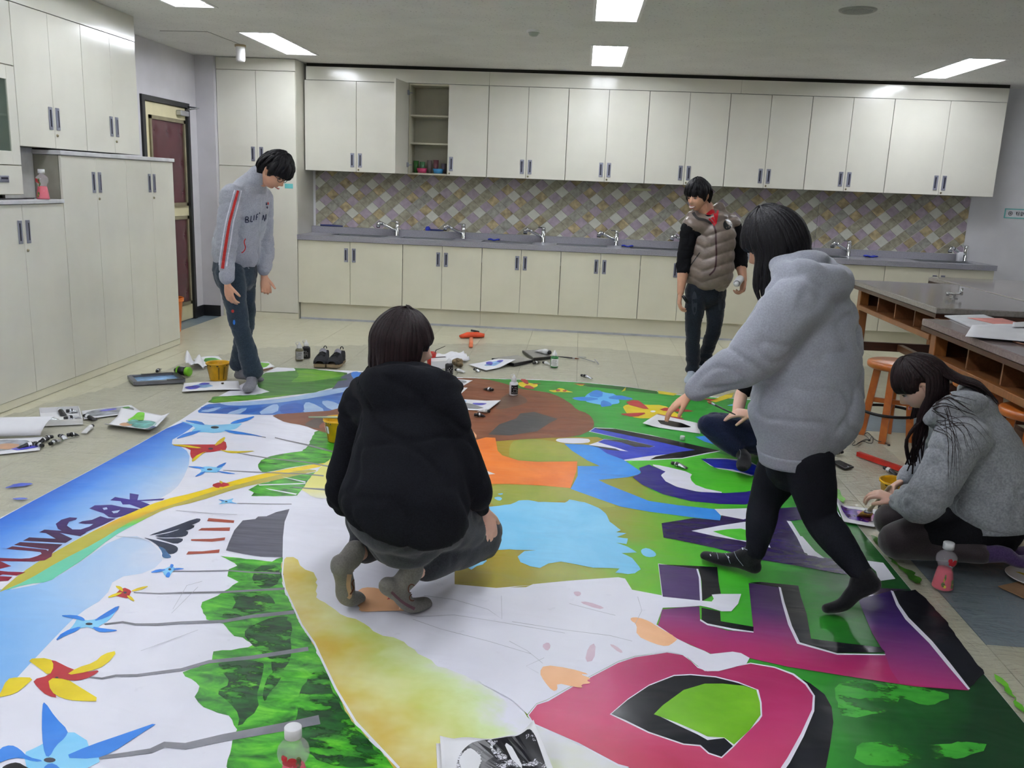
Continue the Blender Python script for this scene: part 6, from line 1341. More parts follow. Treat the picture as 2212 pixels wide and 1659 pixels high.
# paper plate at right edge, with card under it
c = fl(2236, 1254, 0.010); t = thing('paper_plate', 'white paper plate with yellow paint cut by the right edge', 'plate', (c.x, c.y, 0.012))
m = MB(); m.lathe([(0, 0.004), (0.09, 0.004), (0.115, 0.016), (0.113, 0.018), (0.088, 0.006), (0, 0.006)], 32); part('dish', m, WPL, t); m = MB(); m.sheet(lambda u, v: (-0.045+0.02*v-0.03*(2*u-1)**2+0.02, 0.06*(2*u-1), 0.0065), 10, 4); part('paint_dab', m, YEL, t)
m = MB(); m.bev((-0.10, -0.07, 0), (0.10, 0.07, 0.004), 0.001); c2 = fl(2225, 1275, 0.008); solo('card_scrap', m, mat('brown cardboard', '#8a6a4a', rough=0.8), 'scrap of brown card under the paper plate at right edge', 'card', (c2.x, c2.y, 0.008), 0.5)
# cable on the low cabinet
t = thing('strap', 'thin black strap looped on top of the low cabinet at left', 'strap', (-3.7, 5.5, 1.323)); m = MB()
q = [onX(x, y, -3.66) for x, y in ((-30, 428), (10, 427), (50, 429), (72, 428), (75, 432), (60, 433), (20, 430), (-30, 431))]; m.tube([(p.x+0.02*sin(i), p.y, 1.3275) for i, p in enumerate(q)], 0.004, 6); part('band', m, BPL, t, True)
# cups and bowls inside the open cupboard
def cup(label, x, y, r, h, col, n2='cup', z=1.637):
    m = MB(); m.lathe([(0, 0), (r*0.8, 0), (r, h), (r*0.93, h), (r*0.74, 0.006), (0, 0.006)], 18); solo(n2, m, mat('tinted plastic '+col, col, rough=0.25), label, n2, (x, y, z), 0, 'cups and bowls in the open cupboard')
for i, (x, y, r, h, c_, lab) in enumerate(((-1.84, 9.93, 0.03, 0.13, '#3f7a3c', 'tall green cup at the left in the open cupboard'), (-1.765, 9.90, 0.03, 0.12, '#4a7f5a', 'shorter green cup second from left in the open cupboard'), (-1.69, 9.93, 0.028, 0.14, '#8a7f7c', 'grey cup in the middle of the open cupboard'), (-1.615, 9.91, 0.03, 0.145, '#8a5a62', 'mauve cup right of the middle in the open cupboard'), (-1.53, 9.93, 0.03, 0.11, '#7a7480', 'dull violet cup at the right in the open cupboard'))): cup(lab, x, y, r, h, c_)
cup('pink bowl at the front of the open cupboard', -1.755, 9.825, 0.058, 0.05, '#c0406a', 'bowl'); cup('blue bowl at the front of the open cupboard', -1.575, 9.825, 0.062, 0.05, '#3a86b8', 'bowl')
# papers on the front table
ZT = 0.8105
def tpaper(lab, quad, mt, lift=lambda u, v: 0.0, th=0.0015, z=ZT, nm='paper_sheet'): return paper(nm, lab, 'paper', quad, mt, lift, z, (12, 8), th)
tpaper('pale folder with a yellow edge lying on the brown table', 'P 2040,684 2125,682 2212,712 2112,715', mat('pale card', '#cfd0d4', rough=0.5), th=0.008, nm='folder')
tpaper('salmon pink sheet lying on the pale folder', 'P 2090,687 2165,688 2230,706 2165,704', mat('salmon paper', '#d98a80', rough=0.7), z=ZT+0.0105)
tpaper('white sheet with pencil writing hanging over the brown table edge', 'P 2100,703 2250,706 2330,748 2085,727', PAPER, lambda u, v: 0.012*sin(pi*u)*(1-v), z=ZT+0.014)
tpaper('white note with a dark corner on top of the papers', 'P 2188,697 2240,694 2260,706 2186,707', PAPER, z=ZT+0.030)
m = MB(); a, b = fl(2188, 740, ZT), fl(2216, 747, ZT); m.tube([a+V((0, 0, 0.006)), b+V((0, 0, 0.006))], 0.005, 6); solo('pencil', m, WOODX, 'short pencil on the brown table at right edge', 'pencil')
# ================================================================== PEOPLE
from mathutils.bvhtree import BVHTree
def cr(vals, k):
    """Catmull-Rom resampling of a list of vectors / numbers / tuples"""
    out = []; n = len(vals)
    def g(i): return vals[max(0, min(n-1, i))]
    def op(a, b, c, d, s):
        return 0.5*((2*b)+(c-a)*s+(2*a-5*b+4*c-d)*s*s+(3*b-a-3*c+d)*s**3)
    for i in range(n-1):
        for j in range(k):
            s = j/k; A = [g(i-1), g(i), g(i+1), g(i+2)]
            if isinstance(A[0], tuple): out.append(tuple(op(*[q[c] for q in A], s) for c in range(len(A[0]))))
            else: out.append(op(*A, s))
    out.append(vals[-1]); return out
def limb(mb, pts, rad, n=14, k=5, up=None, mi=0, round_=True):
    rad = [r if isinstance(r, tuple) else (r, r) for r in rad]
    P = cr([V(p) for p in pts], k); R = cr(rad, k)
    if round_:
        t0 = (P[0]-P[1]).normalized(); t1 = (P[-1]-P[-2]).normalized(); a0, a1 = P[0], P[-1]; r0, r1 = R[0], R[-1]
        for a in (30, 58, 80): 
            c_, s_ = cos(radians(a)), sin(radians(a))
            P.insert(0, a0+t0*s_*min(r0)); R.insert(0, (r0[0]*c_, r0[1]*c_)); P.append(a1+t1*s_*min(r1)); R.append((r1[0]*c_, r1[1]*c_))
    mb.tube(P, R, n, mi, up=up); return mb
def ball(mb, c, r, mi=0, mx=None):
    bm = bmesh.new(); bmesh.ops.create_icosphere(bm, subdivisions=3, radius=1)
    r = r if isinstance(r, tuple) else (r, r, r)
    for v in bm.verts: 
        p = V((v.co.x*r[0], v.co.y*r[1], v.co.z*r[2])); v.co = (mx @ p if mx is not None else p)+V(c)
    mb.bm(bm, mi, True); return mb
def fuse_mesh(mb, vox=0.01, sm=4, disp=None):
    me = mb.mesh('tmp', []) if False else bpy.data.meshes.new('tmp')
    me.from_pydata(mb.v, [], mb.f); me.update()
    o = bpy.data.objects.new('tmp', me); COL.objects.link(o)
    r = o.modifiers.new('r', 'REMESH'); r.mode = 'VOXEL'; r.voxel_size = vox
    if sm: s = o.modifiers.new('s', 'SMOOTH'); s.factor = 0.5; s.iterations = sm
    dg = bpy.context.evaluated_depsgraph_get(); dg.update()
    out = bpy.data.meshes.new_from_object(o.evaluated_get(dg))
    bpy.data.objects.remove(o); bpy.data.meshes.remove(me)
    if disp:
        co = [v.co.copy() for v in out.vertices]; nn = [v.normal.copy() for v in out.vertices]
        for v, c, q in zip(out.vertices, co, nn): v.co = c+q*disp(c, q)
        out.update()
    return out
def mesh_part(name, me, mats, parent, label=None, extra=None):
    """link a world-coordinate mesh under a person; extra: MB joined into the same mesh"""
    p = parent
    while p.parent is not None: p = p.parent
    off = _base[p.name]
    if extra is not None:
        n0 = len(me.vertices); vs = [tuple(v.co) for v in me.vertices]+list(extra.v); fs = [tuple(q.vertices) for q in me.polygons]+[tuple(n0+i for i in f) for f in extra.f]
        mi = [0]*len(me.polygons)+extra.mi
        me2 = bpy.data.meshes.new(name); me2.from_pydata(vs, [], fs); me2.polygons.foreach_set('material_index', mi); me = me2
    me.name = name
    me.transform(Matrix.Translation(-off)); me.materials.clear()
    for m_ in (mats if isinstance(mats, (list, tuple)) else [mats]): me.materials.append(m_)
    me.polygons.foreach_set('use_smooth', [True]*len(me.polygons)); me.update()
    o = link(name, me, parent)
    if label: o['label'] = label
    return o
def bvh_of(me): return BVHTree.FromPolygons([v.co for v in me.vertices], [tuple(p.vertices) for p in me.polygons])
def cast(b, px, py, off=0.0025):
    d = ray(px, py); h = b.ray_cast(EYE, d)
    if h[0] is None:
        return None
    return h[0]+h[1]*off if h[1].dot(d) < 0 else h[0]-h[1]*off
def drape_stroke(mb, b, pts, w0, w1=None, k=8, mi=0, off=0.0025):
    """ribbon lying on a garment: widths in picture px"""
    w1 = w0 if w1 is None else w1
    Q = cr([V((x, y, 0)) for x, y in pts], k); n = len(Q); rows = []
    for i, q in enumerate(Q):
        t = (Q[min(i+1, n-1)]-Q[max(i-1, 0)]).normalized(); w_ = (w0+(w1-w0)*i/(n-1))/2; nx, ny = -t.y*w_, t.x*w_
        row = [cast(b, q.x+nx*e, q.y+ny*e, off) for e in (-1, 0, 1)]
        rows.append(row if all(row) else None)
    for a, c in zip(rows, rows[1:]):
        if a and c and max((a[j]-c[j]).length for j in range(3)) < 0.06: mb.add(a+c, [(0, 1, 4, 3), (1, 2, 5, 4)], mi, True)
    return mb
def drape_blob(mb, b, cx, cy, rx, ry, mi=0, n=12, off=0.0025):
    c = cast(b, cx, cy, off); R_ = [cast(b, cx+rx*cos(2*pi*i/n), cy+ry*sin(2*pi*i/n), off) for i in range(n)]
    if c and all(R_): mb.add([c]+R_, [(0, 1+i, 1+(i+1) % n) for i in range(n)], mi, True)
    return mb
# ---------------------------------------------------------------- materials
def cloth(name, a, b=None, scale=140, rough=0.9, bump=0.25, sheen=0.2, big=0.0):
    n = N(name); n.set(rough=rough, sheen=sheen, spec=0.2)
    f = n.noise(scale, 3, 0.6); g = n.noise(9, 3, 0.6)
    cc = [int(a.lstrip('#')[i:i+2], 16)/255 for i in (0, 2, 4)]; b = b or [min(1, x*1.12) for x in cc]
    c = n.ramp(f, [(0.35, a), (0.65, b)]); n.col(n.mix(n.ramp(g, [(0.4, 0.0), (0.7, 0.25)]), c, [x*0.86 for x in cc]))
    n.bump(f, bump, 0.003); return n.m
SKIN = N('skin'); SKIN.set(rough=0.5, spec=0.35, sss=0.12); SKIN.col(SKIN.ramp(SKIN.noise(12, 3), [(0.3, '#c8957a'), (0.7, '#d6a487')])); SKIN = SKIN.m
SKINP = N('pale skin'); SKINP.set(rough=0.5, spec=0.35, sss=0.12); SKINP.col(SKINP.ramp(SKINP.noise(12, 3), [(0.3, '#dcb09a'), (0.7, '#e6bda8')])); SKINP = SKINP.m
def hair_mat(name, a, b):
    n = N(name); n.set(rough=0.5, spec=0.22)
    v = n.mapping((60, 60, 4)); f = n.noise(3, 3, 0.6, v); n.col(n.ramp(f, [(0.3, a), (0.75, b)])); n.bump(f, 0.5, 0.006); return n.m
HAIRB = hair_mat('black hair', '#0b0a0d', '#1a181d'); HAIRR = hair_mat('dark brown hair', '#120b0d', '#2a1a1c')
GREYJ = cloth('grey jersey', '#9a9da6', '#aeb1ba'); GREYH = cloth('grey marl hoodie', '#7f8288', '#9b9ea4', 110); GREYW = cloth('grey sweatshirt', '#8b8e98', '#9a9da8', 160)
NAVYF = cloth('black fleece', '#0c0d13', '#15161d', 180, 0.95, 0.2, 0.0); DKGREY = cloth('charcoal trousers', '#2b2d33', '#383a41', 160); JEANS1 = cloth('blue grey jeans', '#28343f', '#364452', 180); JEANS2 = cloth('dark washed jeans', '#12161d', '#202833', 180); JEANS3 = cloth('navy jeans', '#131a33', '#1c2543', 180)
LEGG = cloth('black leggings', '#0f1118', '#181a22', 200, 0.85, 0.15, 0.0); BLACKC = cloth('black cotton', '#0d0d11', '#16161b', 200, 0.9, 0.15, 0.0); TIGHTS = cloth('black sheer tights', '#241b1e', '#30262a', 240, 0.55, 0.05, 0.4)
SOCKG = cloth('grey sock', '#6f6f78', '#828289', 160); SOCKL = cloth('light grey sock', '#8e98a4', '#9ea8b2', 160); SOCKT = cloth('taupe sock', '#6a6762', '#7b7873', 160); SOCKP = cloth('purple sock', '#3a2a52', '#4a3763', 150); SOCKK = cloth('black sock', '#0e0e12', '#17171c', 150)
VESTM = N('taupe quilted nylon'); VESTM.set(rough=0.32, spec=0.5); VESTM.col(VESTM.ramp(VESTM.noise(20, 4), [(0.3, '#75675e'), (0.7, '#83756b')])); VESTM.bump(VESTM.noise(55, 3, 0.6, VESTM.mapping((1, 1, 2.5))), 0.35, 0.006); VESTM = VESTM.m
REDS = cloth('red shirt', '#a81420', '#bc1a26'); WHITES = cloth('white trim', '#d2d4dc', '#e0e2e8'); REDT = cloth('red stripe', '#b8302c', '#c63a34'); INKN = mat('navy print', '#1c2440', rough=0.7); LIPS = mat('lips', '#a8605a', rough=0.45); EYEW = mat('eye white', '#dcd6d0', rough=0.2); EYEB = mat('dark iris', '#1a100c', rough=0.1); TEETH = mat('teeth', '#e6e2da', rough=0.25)
# ---------------------------------------------------------------- head, hair, hands
HA = (0.074, 0.094, 0.114)
def head_r(d):
    x, y, z = d; p = V((x*HA[0], y*HA[1], z*HA[2])); t = max(0.0, -p.z/HA[2])
    p.x *= 1-0.36*t**1.6; 
    if p.y < 0: p.y *= 1-0.45*t
    else:
        p.y *= 1-0.06*t
        fx, fz = p.x, p.z
        w_ = min(1, p.y/0.04)
        g = lambda cx, cz, sx, sz: math.exp(-((abs(fx)-cx)/sx)**2-((fz-cz)/sz)**2)
        p.y += w_*(0.021*g(0, -0.030, 0.011, 0.016)+0.010*g(0, -0.008, 0.009, 0.022)-0.011*g(0.031, 0.003, 0.017, 0.012)+0.004*g(0.03, 0.022, 0.022, 0.008)
                   +0.007*g(0, -0.060, 0.020, 0.0065)+0.006*g(0, -0.070, 0.017, 0.006)-0.005*g(0, -0.080, 0.02, 0.006)+0.009*g(0, -0.099, 0.02, 0.014)+0.004*g(0.042, -0.035, 0.02, 0.025)-0.004*g(0, -0.065, 0.03, 0.0016))
    return p
def dirv(az, el): return V((-sin(az)*cos(el), cos(az)*cos(el), sin(el)))   # az 0 = face, positive = the person's left... (-x = right)
def head_frame(c, f, up):
    f = f.normalized(); x = f.cross(up).normalized(); u = x.cross(f).normalized()
    return Matrix(((x.x, f.x, u.x, c.x), (x.y, f.y, u.y, c.y), (x.z, f.z, u.z, c.z), (0, 0, 0, 1)))
def head_mesh(mb, M_, s=1.0, nu=72, nv=60):
    P = []
    for j in range(nv+1):
        el = -pi/2+pi*j/nv
        for i in range(nu): P.append(M_ @ (head_r(dirv(2*pi*i/nu, el))*s))
    mb.add(P, [(j*nu+i, j*nu+(i+1) % nu, (j+1)*nu+(i+1) % nu, (j+1)*nu+i) for j in range(nv) for i in range(nu)], 0, True)
    for sx in (-1, 1):
        pts = [V((sx*0.070, 0.006, 0.018)), V((sx*0.080, -0.004, 0.026)), V((sx*0.084, -0.016, 0.014)), V((sx*0.080, -0.014, -0.010)), V((sx*0.072, -0.001, -0.028))]
        limb(mb, [M_ @ (p*s) for p in pts], [0.006*s, 0.0075*s, 0.008*s, 0.0075*s, 0.006*s], 8, 3)
        limb(mb, [M_ @ (V((sx*0.072, -0.002, -0.02))*s), M_ @ (V((sx*0.077, -0.008, 0.014))*s)], [0.009*s, 0.011*s], 8, 2)
    return mb
def face_parts(t, M_, s=1.0, smile=False, lids=0.45):
    for sx in (-1, 1):
        m = MB(); c = M_ @ (V((sx*0.0305, 0.0775, 0.003))*s); ball(m, c, (0.0125*s, 0.0085*s, 0.006*s*(1-lids*0.4)), 0, M_.to_3x3().to_4x4()); ball(m, M_ @ (V((sx*0.0305, 0.0825, 0.002))*s), (0.0062*s, 0.005*s, 0.0052*s*(1-lids*0.3)), 1, M_.to_3x3().to_4x4()); part('eye', m, [EYEW, EYEB], t, True)
        m = MB(); m.tube([M_ @ (V((sx*a, b, c_))*s) for a, b, c_ in ((0.014, 0.0895, 0.019), (0.030, 0.0865, 0.0235), (0.047, 0.075, 0.019))], [(0.004, 0.002)]*3, 6); part('eyebrow', m, HAIRB, t, True)
        m = MB(); m.tube([M_ @ (V((sx*a, b, c_))*s) for a, b, c_ in ((0.019, 0.0855, 0.004), (0.030, 0.0875, 0.0085), (0.043, 0.079, 0.004))], [0.0018]*3, 6); part('eyelid', m, EYEB, t, True)
    m = MB()
    if smile:
        pts = [(-0.030, 0.080, -0.056), (-0.015, 0.0935, -0.063), (0, 0.0965, -0.065), (0.015, 0.0935, -0.063), (0.030, 0.080, -0.056)]
        m.tube([M_ @ (V(p)*s) for p in pts], [(0.002, 0.003), (0.005, 0.0075), (0.005, 0.009), (0.005, 0.0075), (0.002, 0.003)], 8, up=M_.to_3x3() @ V((0, 1, 0))); part('teeth', m, TEETH, t, True)
        m = MB(); m.tube([M_ @ (V((x, y+0.003, z-0.010*(1-(x/0.03)**2)))*s) for x, y, z in pts], [0.002, 0.0035, 0.004, 0.0035, 0.002], 6); m.tube([M_ @ (V((x, y+0.003, z+0.008*(1-(x/0.03)**2)))*s) for x, y, z in pts], [0.002, 0.003, 0.003, 0.003, 0.002], 6); part('mouth', m, LIPS, t, True)
    else:
        pts = [(-0.022, 0.0855, -0.065), (-0.010, 0.0965, -0.0635), (0, 0.0985, -0.065), (0.010, 0.0965, -0.0635), (0.022, 0.0855, -0.065)]
        m.tube([M_ @ (V(p)*s) for p in pts], [(0.0015, 0.002), (0.003, 0.005), (0.003, 0.0045), (0.003, 0.005), (0.0015, 0.002)], 8); part('mouth', m, LIPS, t, True)
def lerp_tab(tab, a):
    a = abs(a)
    for (x0, y0), (x1, y1) in zip(tab, tab[1:]):
        if a <= x1: return y0+(y1-y0)*(a-x0)/(x1-x0)
    return tab[-1][1]
SHORT = [(0, 14), (40, 12), (56, 6), (68, 0), (78, -14), (85, 4), (104, 10), (116, -10), (126, -32), (180, -46)]
LONGT = [(0, 10), (35, 4), (55, -8), (70, -40), (90, -62), (180, -66)]
def hair_shell(mb, M_, tab, s=1.0, th=0.024, seed=0, nu=110, nv=64, jag=7):
    P = []
    for j in range(nv+1):
        el = -pi/2+pi*j/nv; e = math.degrees(el)
        for i in range(nu):
            az = 2*pi*i/nu; a = math.degrees(az); a = a-360 if a > 180 else a
            d = dirv(az, el); p = head_r(d)
            if e < -20: p = V((p.x+(d.x*HA[0]*0.95-p.x)*0.6, p.y if p.y > 0 else p.y+(d.y*HA[1]*0.85-p.y)*0.7, p.z))
            e0 = lerp_tab(tab, a)+jag*noise.noise(V((a*0.11, seed, 0)))*1.6
            q = (e-e0)/9.0; q = max(-1.0, min(1.0, q))
            t_ = th*(0.75+0.35*max(0, sin(el)))*(1+0.45*noise.noise(V((a*0.10, e*0.02, seed+3))))
            k = t_*(0.5+0.5*q) if q > 0 else 0.5*t_*(1+q)-0.016*(-q)
            P.append(M_ @ ((p+p.normalized()*k)*s))
    mb.add(P, [(j*nu+i, j*nu+(i+1) % nu, (j+1)*nu+(i+1) % nu, (j+1)*nu+i) for j in range(nv) for i in range(nu)], 0, True); return mb
def strand(mb, M_, az, els, hang, s=1.0, off=0.026, r=0.012, n=6, fl_=0.5, mid=None, tip=0.25):
    """flat lock over the scalp along az through elevations els, then through world offsets hang"""
    of = off if isinstance(off, (list, tuple)) else [off]*len(els)
    pts = [M_ @ ((lambda p: p+p.normalized()*o_)(head_r(dirv(az, radians(e))))*s) for e, o_ in zip(els, of)]
    b = pts[-1]
    for h in hang: pts.append(b+V(h))
    k = len(pts); rs = []
    for i in range(k):
        u = i/(k-1); q = r*(0.55+0.45*min(1, u*4))*(1 if u < 0.6 else 1-(1-tip)*((u-0.6)/0.4)); rs.append((q, q*fl_))
    P = cr(pts, 4); R = cr(rs, 4)
    mb.tube(P, R, n, up=(pts[0]-M_.translation).normalized()); return mb
def hand(mb, wr, d, pn, thumb_side, L=0.175, curl=(20, 30, 22), spread=1.0, thumb=(0.75, 0.55, 0.25), per=None):
    """palm and five separate fingers. d: wrist->knuckles, pn: the way the palm faces, thumb_side: +-1 along d x pn"""
    d = V(d).normalized(); pn = V(pn); pn = (pn-d*pn.dot(d)).normalized(); s_ = d.cross(pn)*thumb_side; wr = V(wr)
    q = L/0.18
    limb(mb, [wr-d*0.03*q, wr+d*0.012*q, wr+d*0.05*q, wr+d*0.085*q], [(0.024*q, 0.019*q), (0.028*q, 0.017*q), (0.038*q, 0.016*q), (0.040*q, 0.013*q)], 14, 4, up=pn)
    lens = (0.040, 0.044, 0.041, 0.033); offs = (0.030, 0.010, -0.010, -0.029)
    for i in range(4):
        l_ = lens[i]*q; o = wr+d*(0.084-0.004*abs(i-1.2))*q+s_*offs[i]*q
        cu = per[i] if per else curl; dd = (d+s_*offs[i]*2.6*spread).normalized(); ax = dd.cross(pn).normalized()
        pts = [o-d*0.025*q, o]; p = o; ang = 0
        for k, (seg, c_) in enumerate(zip((1.0, 0.62, 0.5), cu)):
            ang += c_; v = dd*cos(radians(ang))+pn*sin(radians(ang)); p = p+v*l_*seg; pts.append(p)
        r_ = (0.0092, 0.0094, 0.009, 0.008)[i]*q
        limb(mb, pts, [r_*1.05, r_*1.05, r_*0.98, r_*0.9, r_*0.75], 10, 3)
    o = wr+d*0.028*q+s_*0.026*q; v = (d*thumb[0]+s_*thumb[1]+pn*thumb[2]).normalized(); v2 = (v+d*0.25+pn*0.25).normalized()
    limb(mb, [o-v*0.015*q, o+v*0.03*q, o+v*0.03*q+v2*0.03*q, o+v*0.03*q+v2*0.054*q], [0.014*q, 0.0115*q, 0.0105*q, 0.008*q], 10, 3)
    return mb
def foot_tube(mb, ankle, heel, ball_, toe, r=1.0, up=V((0, 0, 1))):
    limb(mb, [ankle, heel.lerp(ankle, 0.35)+(ball_-heel)*0.12], [0.038*r, 0.036*r], 12, 4)
    limb(mb, [heel+V((0, 0, 0.0)), heel.lerp(ball_, 0.5)+up*0.012, ball_, toe], [(0.030*r, 0.030*r), (0.034*r, 0.033*r), (0.043*r, 0.024*r), (0.030*r, 0.016*r)], 14, 5, up=up)
    limb(mb, [ankle, heel.lerp(ball_, 0.6)+up*0.014], [0.036*r, 0.032*r], 12, 4)
    return mb
def folds(seed, amp=0.006, sc=(9, 9, 9), ridge=True):
    def f(c, n):
        a = noise.noise(V((c.x*sc[0]*0.7+seed, c.y*sc[1]*0.7, c.z*sc[2]*0.7))); w_ = 0.35*a
        b = noise.noise(V((c.x*sc[0]*0.9+w_*3, c.y*sc[1]*0.9+seed, c.z*sc[2]*1.25+w_*2+c.x*2.5)))
        d = noise.noise(V((c.x*sc[0]*2.6, c.y*sc[1]*2.6+seed, c.z*sc[2]*2.4)))
        return amp*(1.4*a-0.75*math.exp(-(b/0.10)**2)+0.22*d)
    return f
def body_core(pel, chest, neck, sh, el, wr, hip, kn, an, f, s=0.9, lateral=None):
    """plain continuous body; sh/el/... are (right, left) pairs"""
    m = MB(); up = f
    limb(m, [pel, pel.lerp(chest, 0.5), chest, chest.lerp(neck, 0.75)], [(0.145*s, 0.105*s), (0.125*s, 0.09*s), (0.155*s, 0.105*s), (0.09*s, 0.075*s)], 20, 5, up=up)
    limb(m, [chest.lerp(neck, 0.55), neck, neck+(neck-chest).normalized()*0.06], [0.058, 0.052, 0.05], 14, 4)
    for i in range(2):
        limb(m, [sh[i].lerp(chest, 0.3), sh[i], el[i], wr[i]], [0.05*s, 0.052*s, 0.04*s, 0.028*s], 12, 5)
        limb(m, [hip[i].lerp(pel, 0.3), hip[i], hip[i].lerp(kn[i], 0.5), kn[i], kn[i].lerp(an[i], 0.4), an[i]], [0.085*s, 0.085*s, 0.075*s, 0.056*s, 0.055*s, 0.036*s], 14, 4)
    return m
P = onY
def mid(a, b, t=0.5): return a.lerp(b, t)
GL = 'student painting the banner'
def person(label, loc): return thing('person', label, 'person', loc)
def W(px, py, Y, dz=0.0): p = onY(px, py, Y); p.z += dz; return p

# ---------------------------------------------------------------- 1 bent boy in grey track jacket
f = V((0.87, -0.5, 0)); rt = V((-0.5, -0.87, 0))
toeN, toeF = fl(534, 843, 0.031), fl(564, 820, 0.031)
t = person('person bending forward in grey zip jacket with red and white sleeve stripe', (toeN.x, toeN.y+0.1, 0))
pel, chest, neck = W(509, 572, 6.2), W(532, 440, 6.18), W(556, 388, 6.16)
sh = (W(499, 424, 6.02), W(566, 428, 6.36)); el = (W(488, 520, 5.99), W(572, 520, 6.40)); wr = (W(491, 606, 5.97), W(571, 592, 6.30))
hip = (W(496, 580, 6.10), W(522, 580, 6.30)); heelN = toeN+V((-0.03, 0.20, 0.012)); heelF = toeF+V((-0.20, 0.06, 0.012))
kn = (W(516, 692, 6.08), W(531, 690, 6.32)); an = (heelN+V((0, 0.0, 0.075)), heelF+V((0.01, 0, 0.075)))
hc = W(592, 372, 6.12); hf = V((0.74, -0.26, -0.60)); M1 = head_frame(hc, hf, V((0.6, -0.1, 0.8)))
b = body_core(pel, chest, neck, sh, el, wr, hip, kn, an, f); limb(b, [neck-V((0.02, 0, 0.04)), mid(neck, hc, 0.5), hc-hf*0.02-V((0, 0, 0.03))], [0.056, 0.055, 0.055], 14, 4)
h = MB(); head_mesh(h, M1, 1.0)
hb = MB(); hand(hb, wr[0]+V((0.0, 0, -0.02)), (0.12, 0.0, -1), (0.35, 0.93, 0), 1, 0.18, (18, 28, 20)); hand(hb, wr[1]+V((0.0, 0, -0.02)), (0.15, -0.1, -1), (0.3, -0.95, 0), -1, 0.175, (30, 45, 30))
hm_ = fuse_mesh(hb, 0.0042, 2); ex = MB(); ex.add([v.co.copy() for v in hm_.vertices], [tuple(q.vertices) for q in hm_.polygons], 0, True); ex.add(h.v, h.f, 0, True)
mesh_part('body', fuse_mesh(b, 0.012, 4), SKIN, t, extra=ex)
face_parts(t, M1, 1.0)
m = MB()      # glasses
for sx in (-1, 1):
    m.tube([M1 @ V((sx*0.031+0.022*cos(a), 0.098-0.010*abs(sx*0.031+0.022*cos(a))/0.05, 0.002+0.016*sin(a))) for a in [2*pi*i/16 for i in range(17)]], 0.0022, 6, cap=False); m.tube([M1 @ V((sx*0.053, 0.088, 0.005)), M1 @ V((sx*0.078, 0.03, 0.010)), M1 @ V((sx*0.080, -0.015, 0.008))], 0.002, 6)
m.tube([M1 @ V((-0.010, 0.099, 0.006)), M1 @ V((0.010, 0.099, 0.006))], 0.002, 6); part('glasses', m, BPL, t, True)
m = MB(); hair_shell(m, M1, SHORT, 1.02, 0.040, 1.0, jag=9)
def tufts(m, M_, n_, seed, top, s=1.02, r=0.013):
    for i in range(n_):
        q = random.Random(i+seed).uniform; az = radians(-178+356*i/(n_-1)); e0 = lerp_tab(SHORT, math.degrees(az))+q(-2, 5); lv = q(0.55, 1.0) if i % 3 else q(0.1, 0.5)
        a1 = e0+(62-e0)*(1-lv); hi = a1+34
        strand(m, M_, az+q(-0.05, 0.05), [hi+14, hi, (hi+a1)/2, a1], [], s, [top*0.62, top*0.95, top*(0.85+0.2*q(0, 1)), top*(0.45+0.5*q(0, 1))], r, 6, 0.42, tip=0.12)
tufts(m, M1, 120, 0, 0.042)
part('hair', m, HAIRB, t, True)
# jeans
m = MB(); limb(m, [pel+V((-0.01, 0, -0.02)), mid(hip[0], hip[1])-V((0.0, 0, 0.06))], [(0.172, 0.135), (0.165, 0.13)], 20, 4, up=f)
limb(m, [hip[0]-V((0, 0, 0.02)), mid(hip[0], kn[0]), kn[0], mid(kn[0], an[0]), an[0]+V((0, 0, 0.015))], [0.105, 0.090, 0.070, 0.068, 0.078], 18, 5); limb(m, [hip[1]-V((0, 0, 0.02)), mid(hip[1], kn[1]), kn[1], mid(kn[1], an[1]), an[1]+V((0, 0, 0.015))], [0.105, 0.088, 0.068, 0.066, 0.076], 18, 5)
jm = fuse_mesh(m, 0.010, 3, folds(3, 0.006, (10, 10, 16))); jeans = mesh_part('jeans', jm.copy(), JEANS1, t); jb = bvh_of(jm)
m = MB(); drape_blob(m, jb, 503, 672, 3.2, 3.6); part('paint_spot', m, REDP, t, True); m = MB(); drape_blob(m, jb, 506, 696, 2.6, 5.5); part('paint_spot', m, DBL, t, True)
for k, (a, hl, to) in enumerate(((an[0], heelN, toeN), (an[1], heelF, toeF))):
    m = MB(); foot_tube(m, a, hl, hl.lerp(to, 0.68), to, 1.12); mesh_part('sock', fuse_mesh(m, 0.008, 3), SOCKG, t)
# jacket
m = MB()
limb(m, [W(505, 566, 6.2), W(508, 548, 6.2), W(518, 500, 6.19), chest, W(540, 412, 6.17), W(550, 392, 6.16)], [(0.160, 0.140), (0.182, 0.158), (0.180, 0.152), (0.185, 0.140), (0.150, 0.115), (0.095, 0.085)], 22, 6, up=f)
limb(m, [W(549, 398, 6.16), W(561, 376, 6.14)], [(0.074, 0.078), (0.070, 0.074)], 18, 4, up=f)
for i, s_ in ((0, 1.0), (1, 0.95)):
    limb(m, [sh[i].lerp(chest, 0.35), sh[i], mid(sh[i], el[i]), el[i], mid(el[i], wr[i]), wr[i]+V((0, 0, 0.03))], [0.10*s_, 0.084*s_, 0.078*s_, 0.072*s_, 0.064*s_, 0.052*s_], 16, 5)
jm = fuse_mesh(m, 0.010, 3, folds(11, 0.010, (7, 7, 10))); jk = mesh_part('jacket', jm.copy(), GREYJ, t, 'grey zip jacket'); jb = bvh_of(jm)
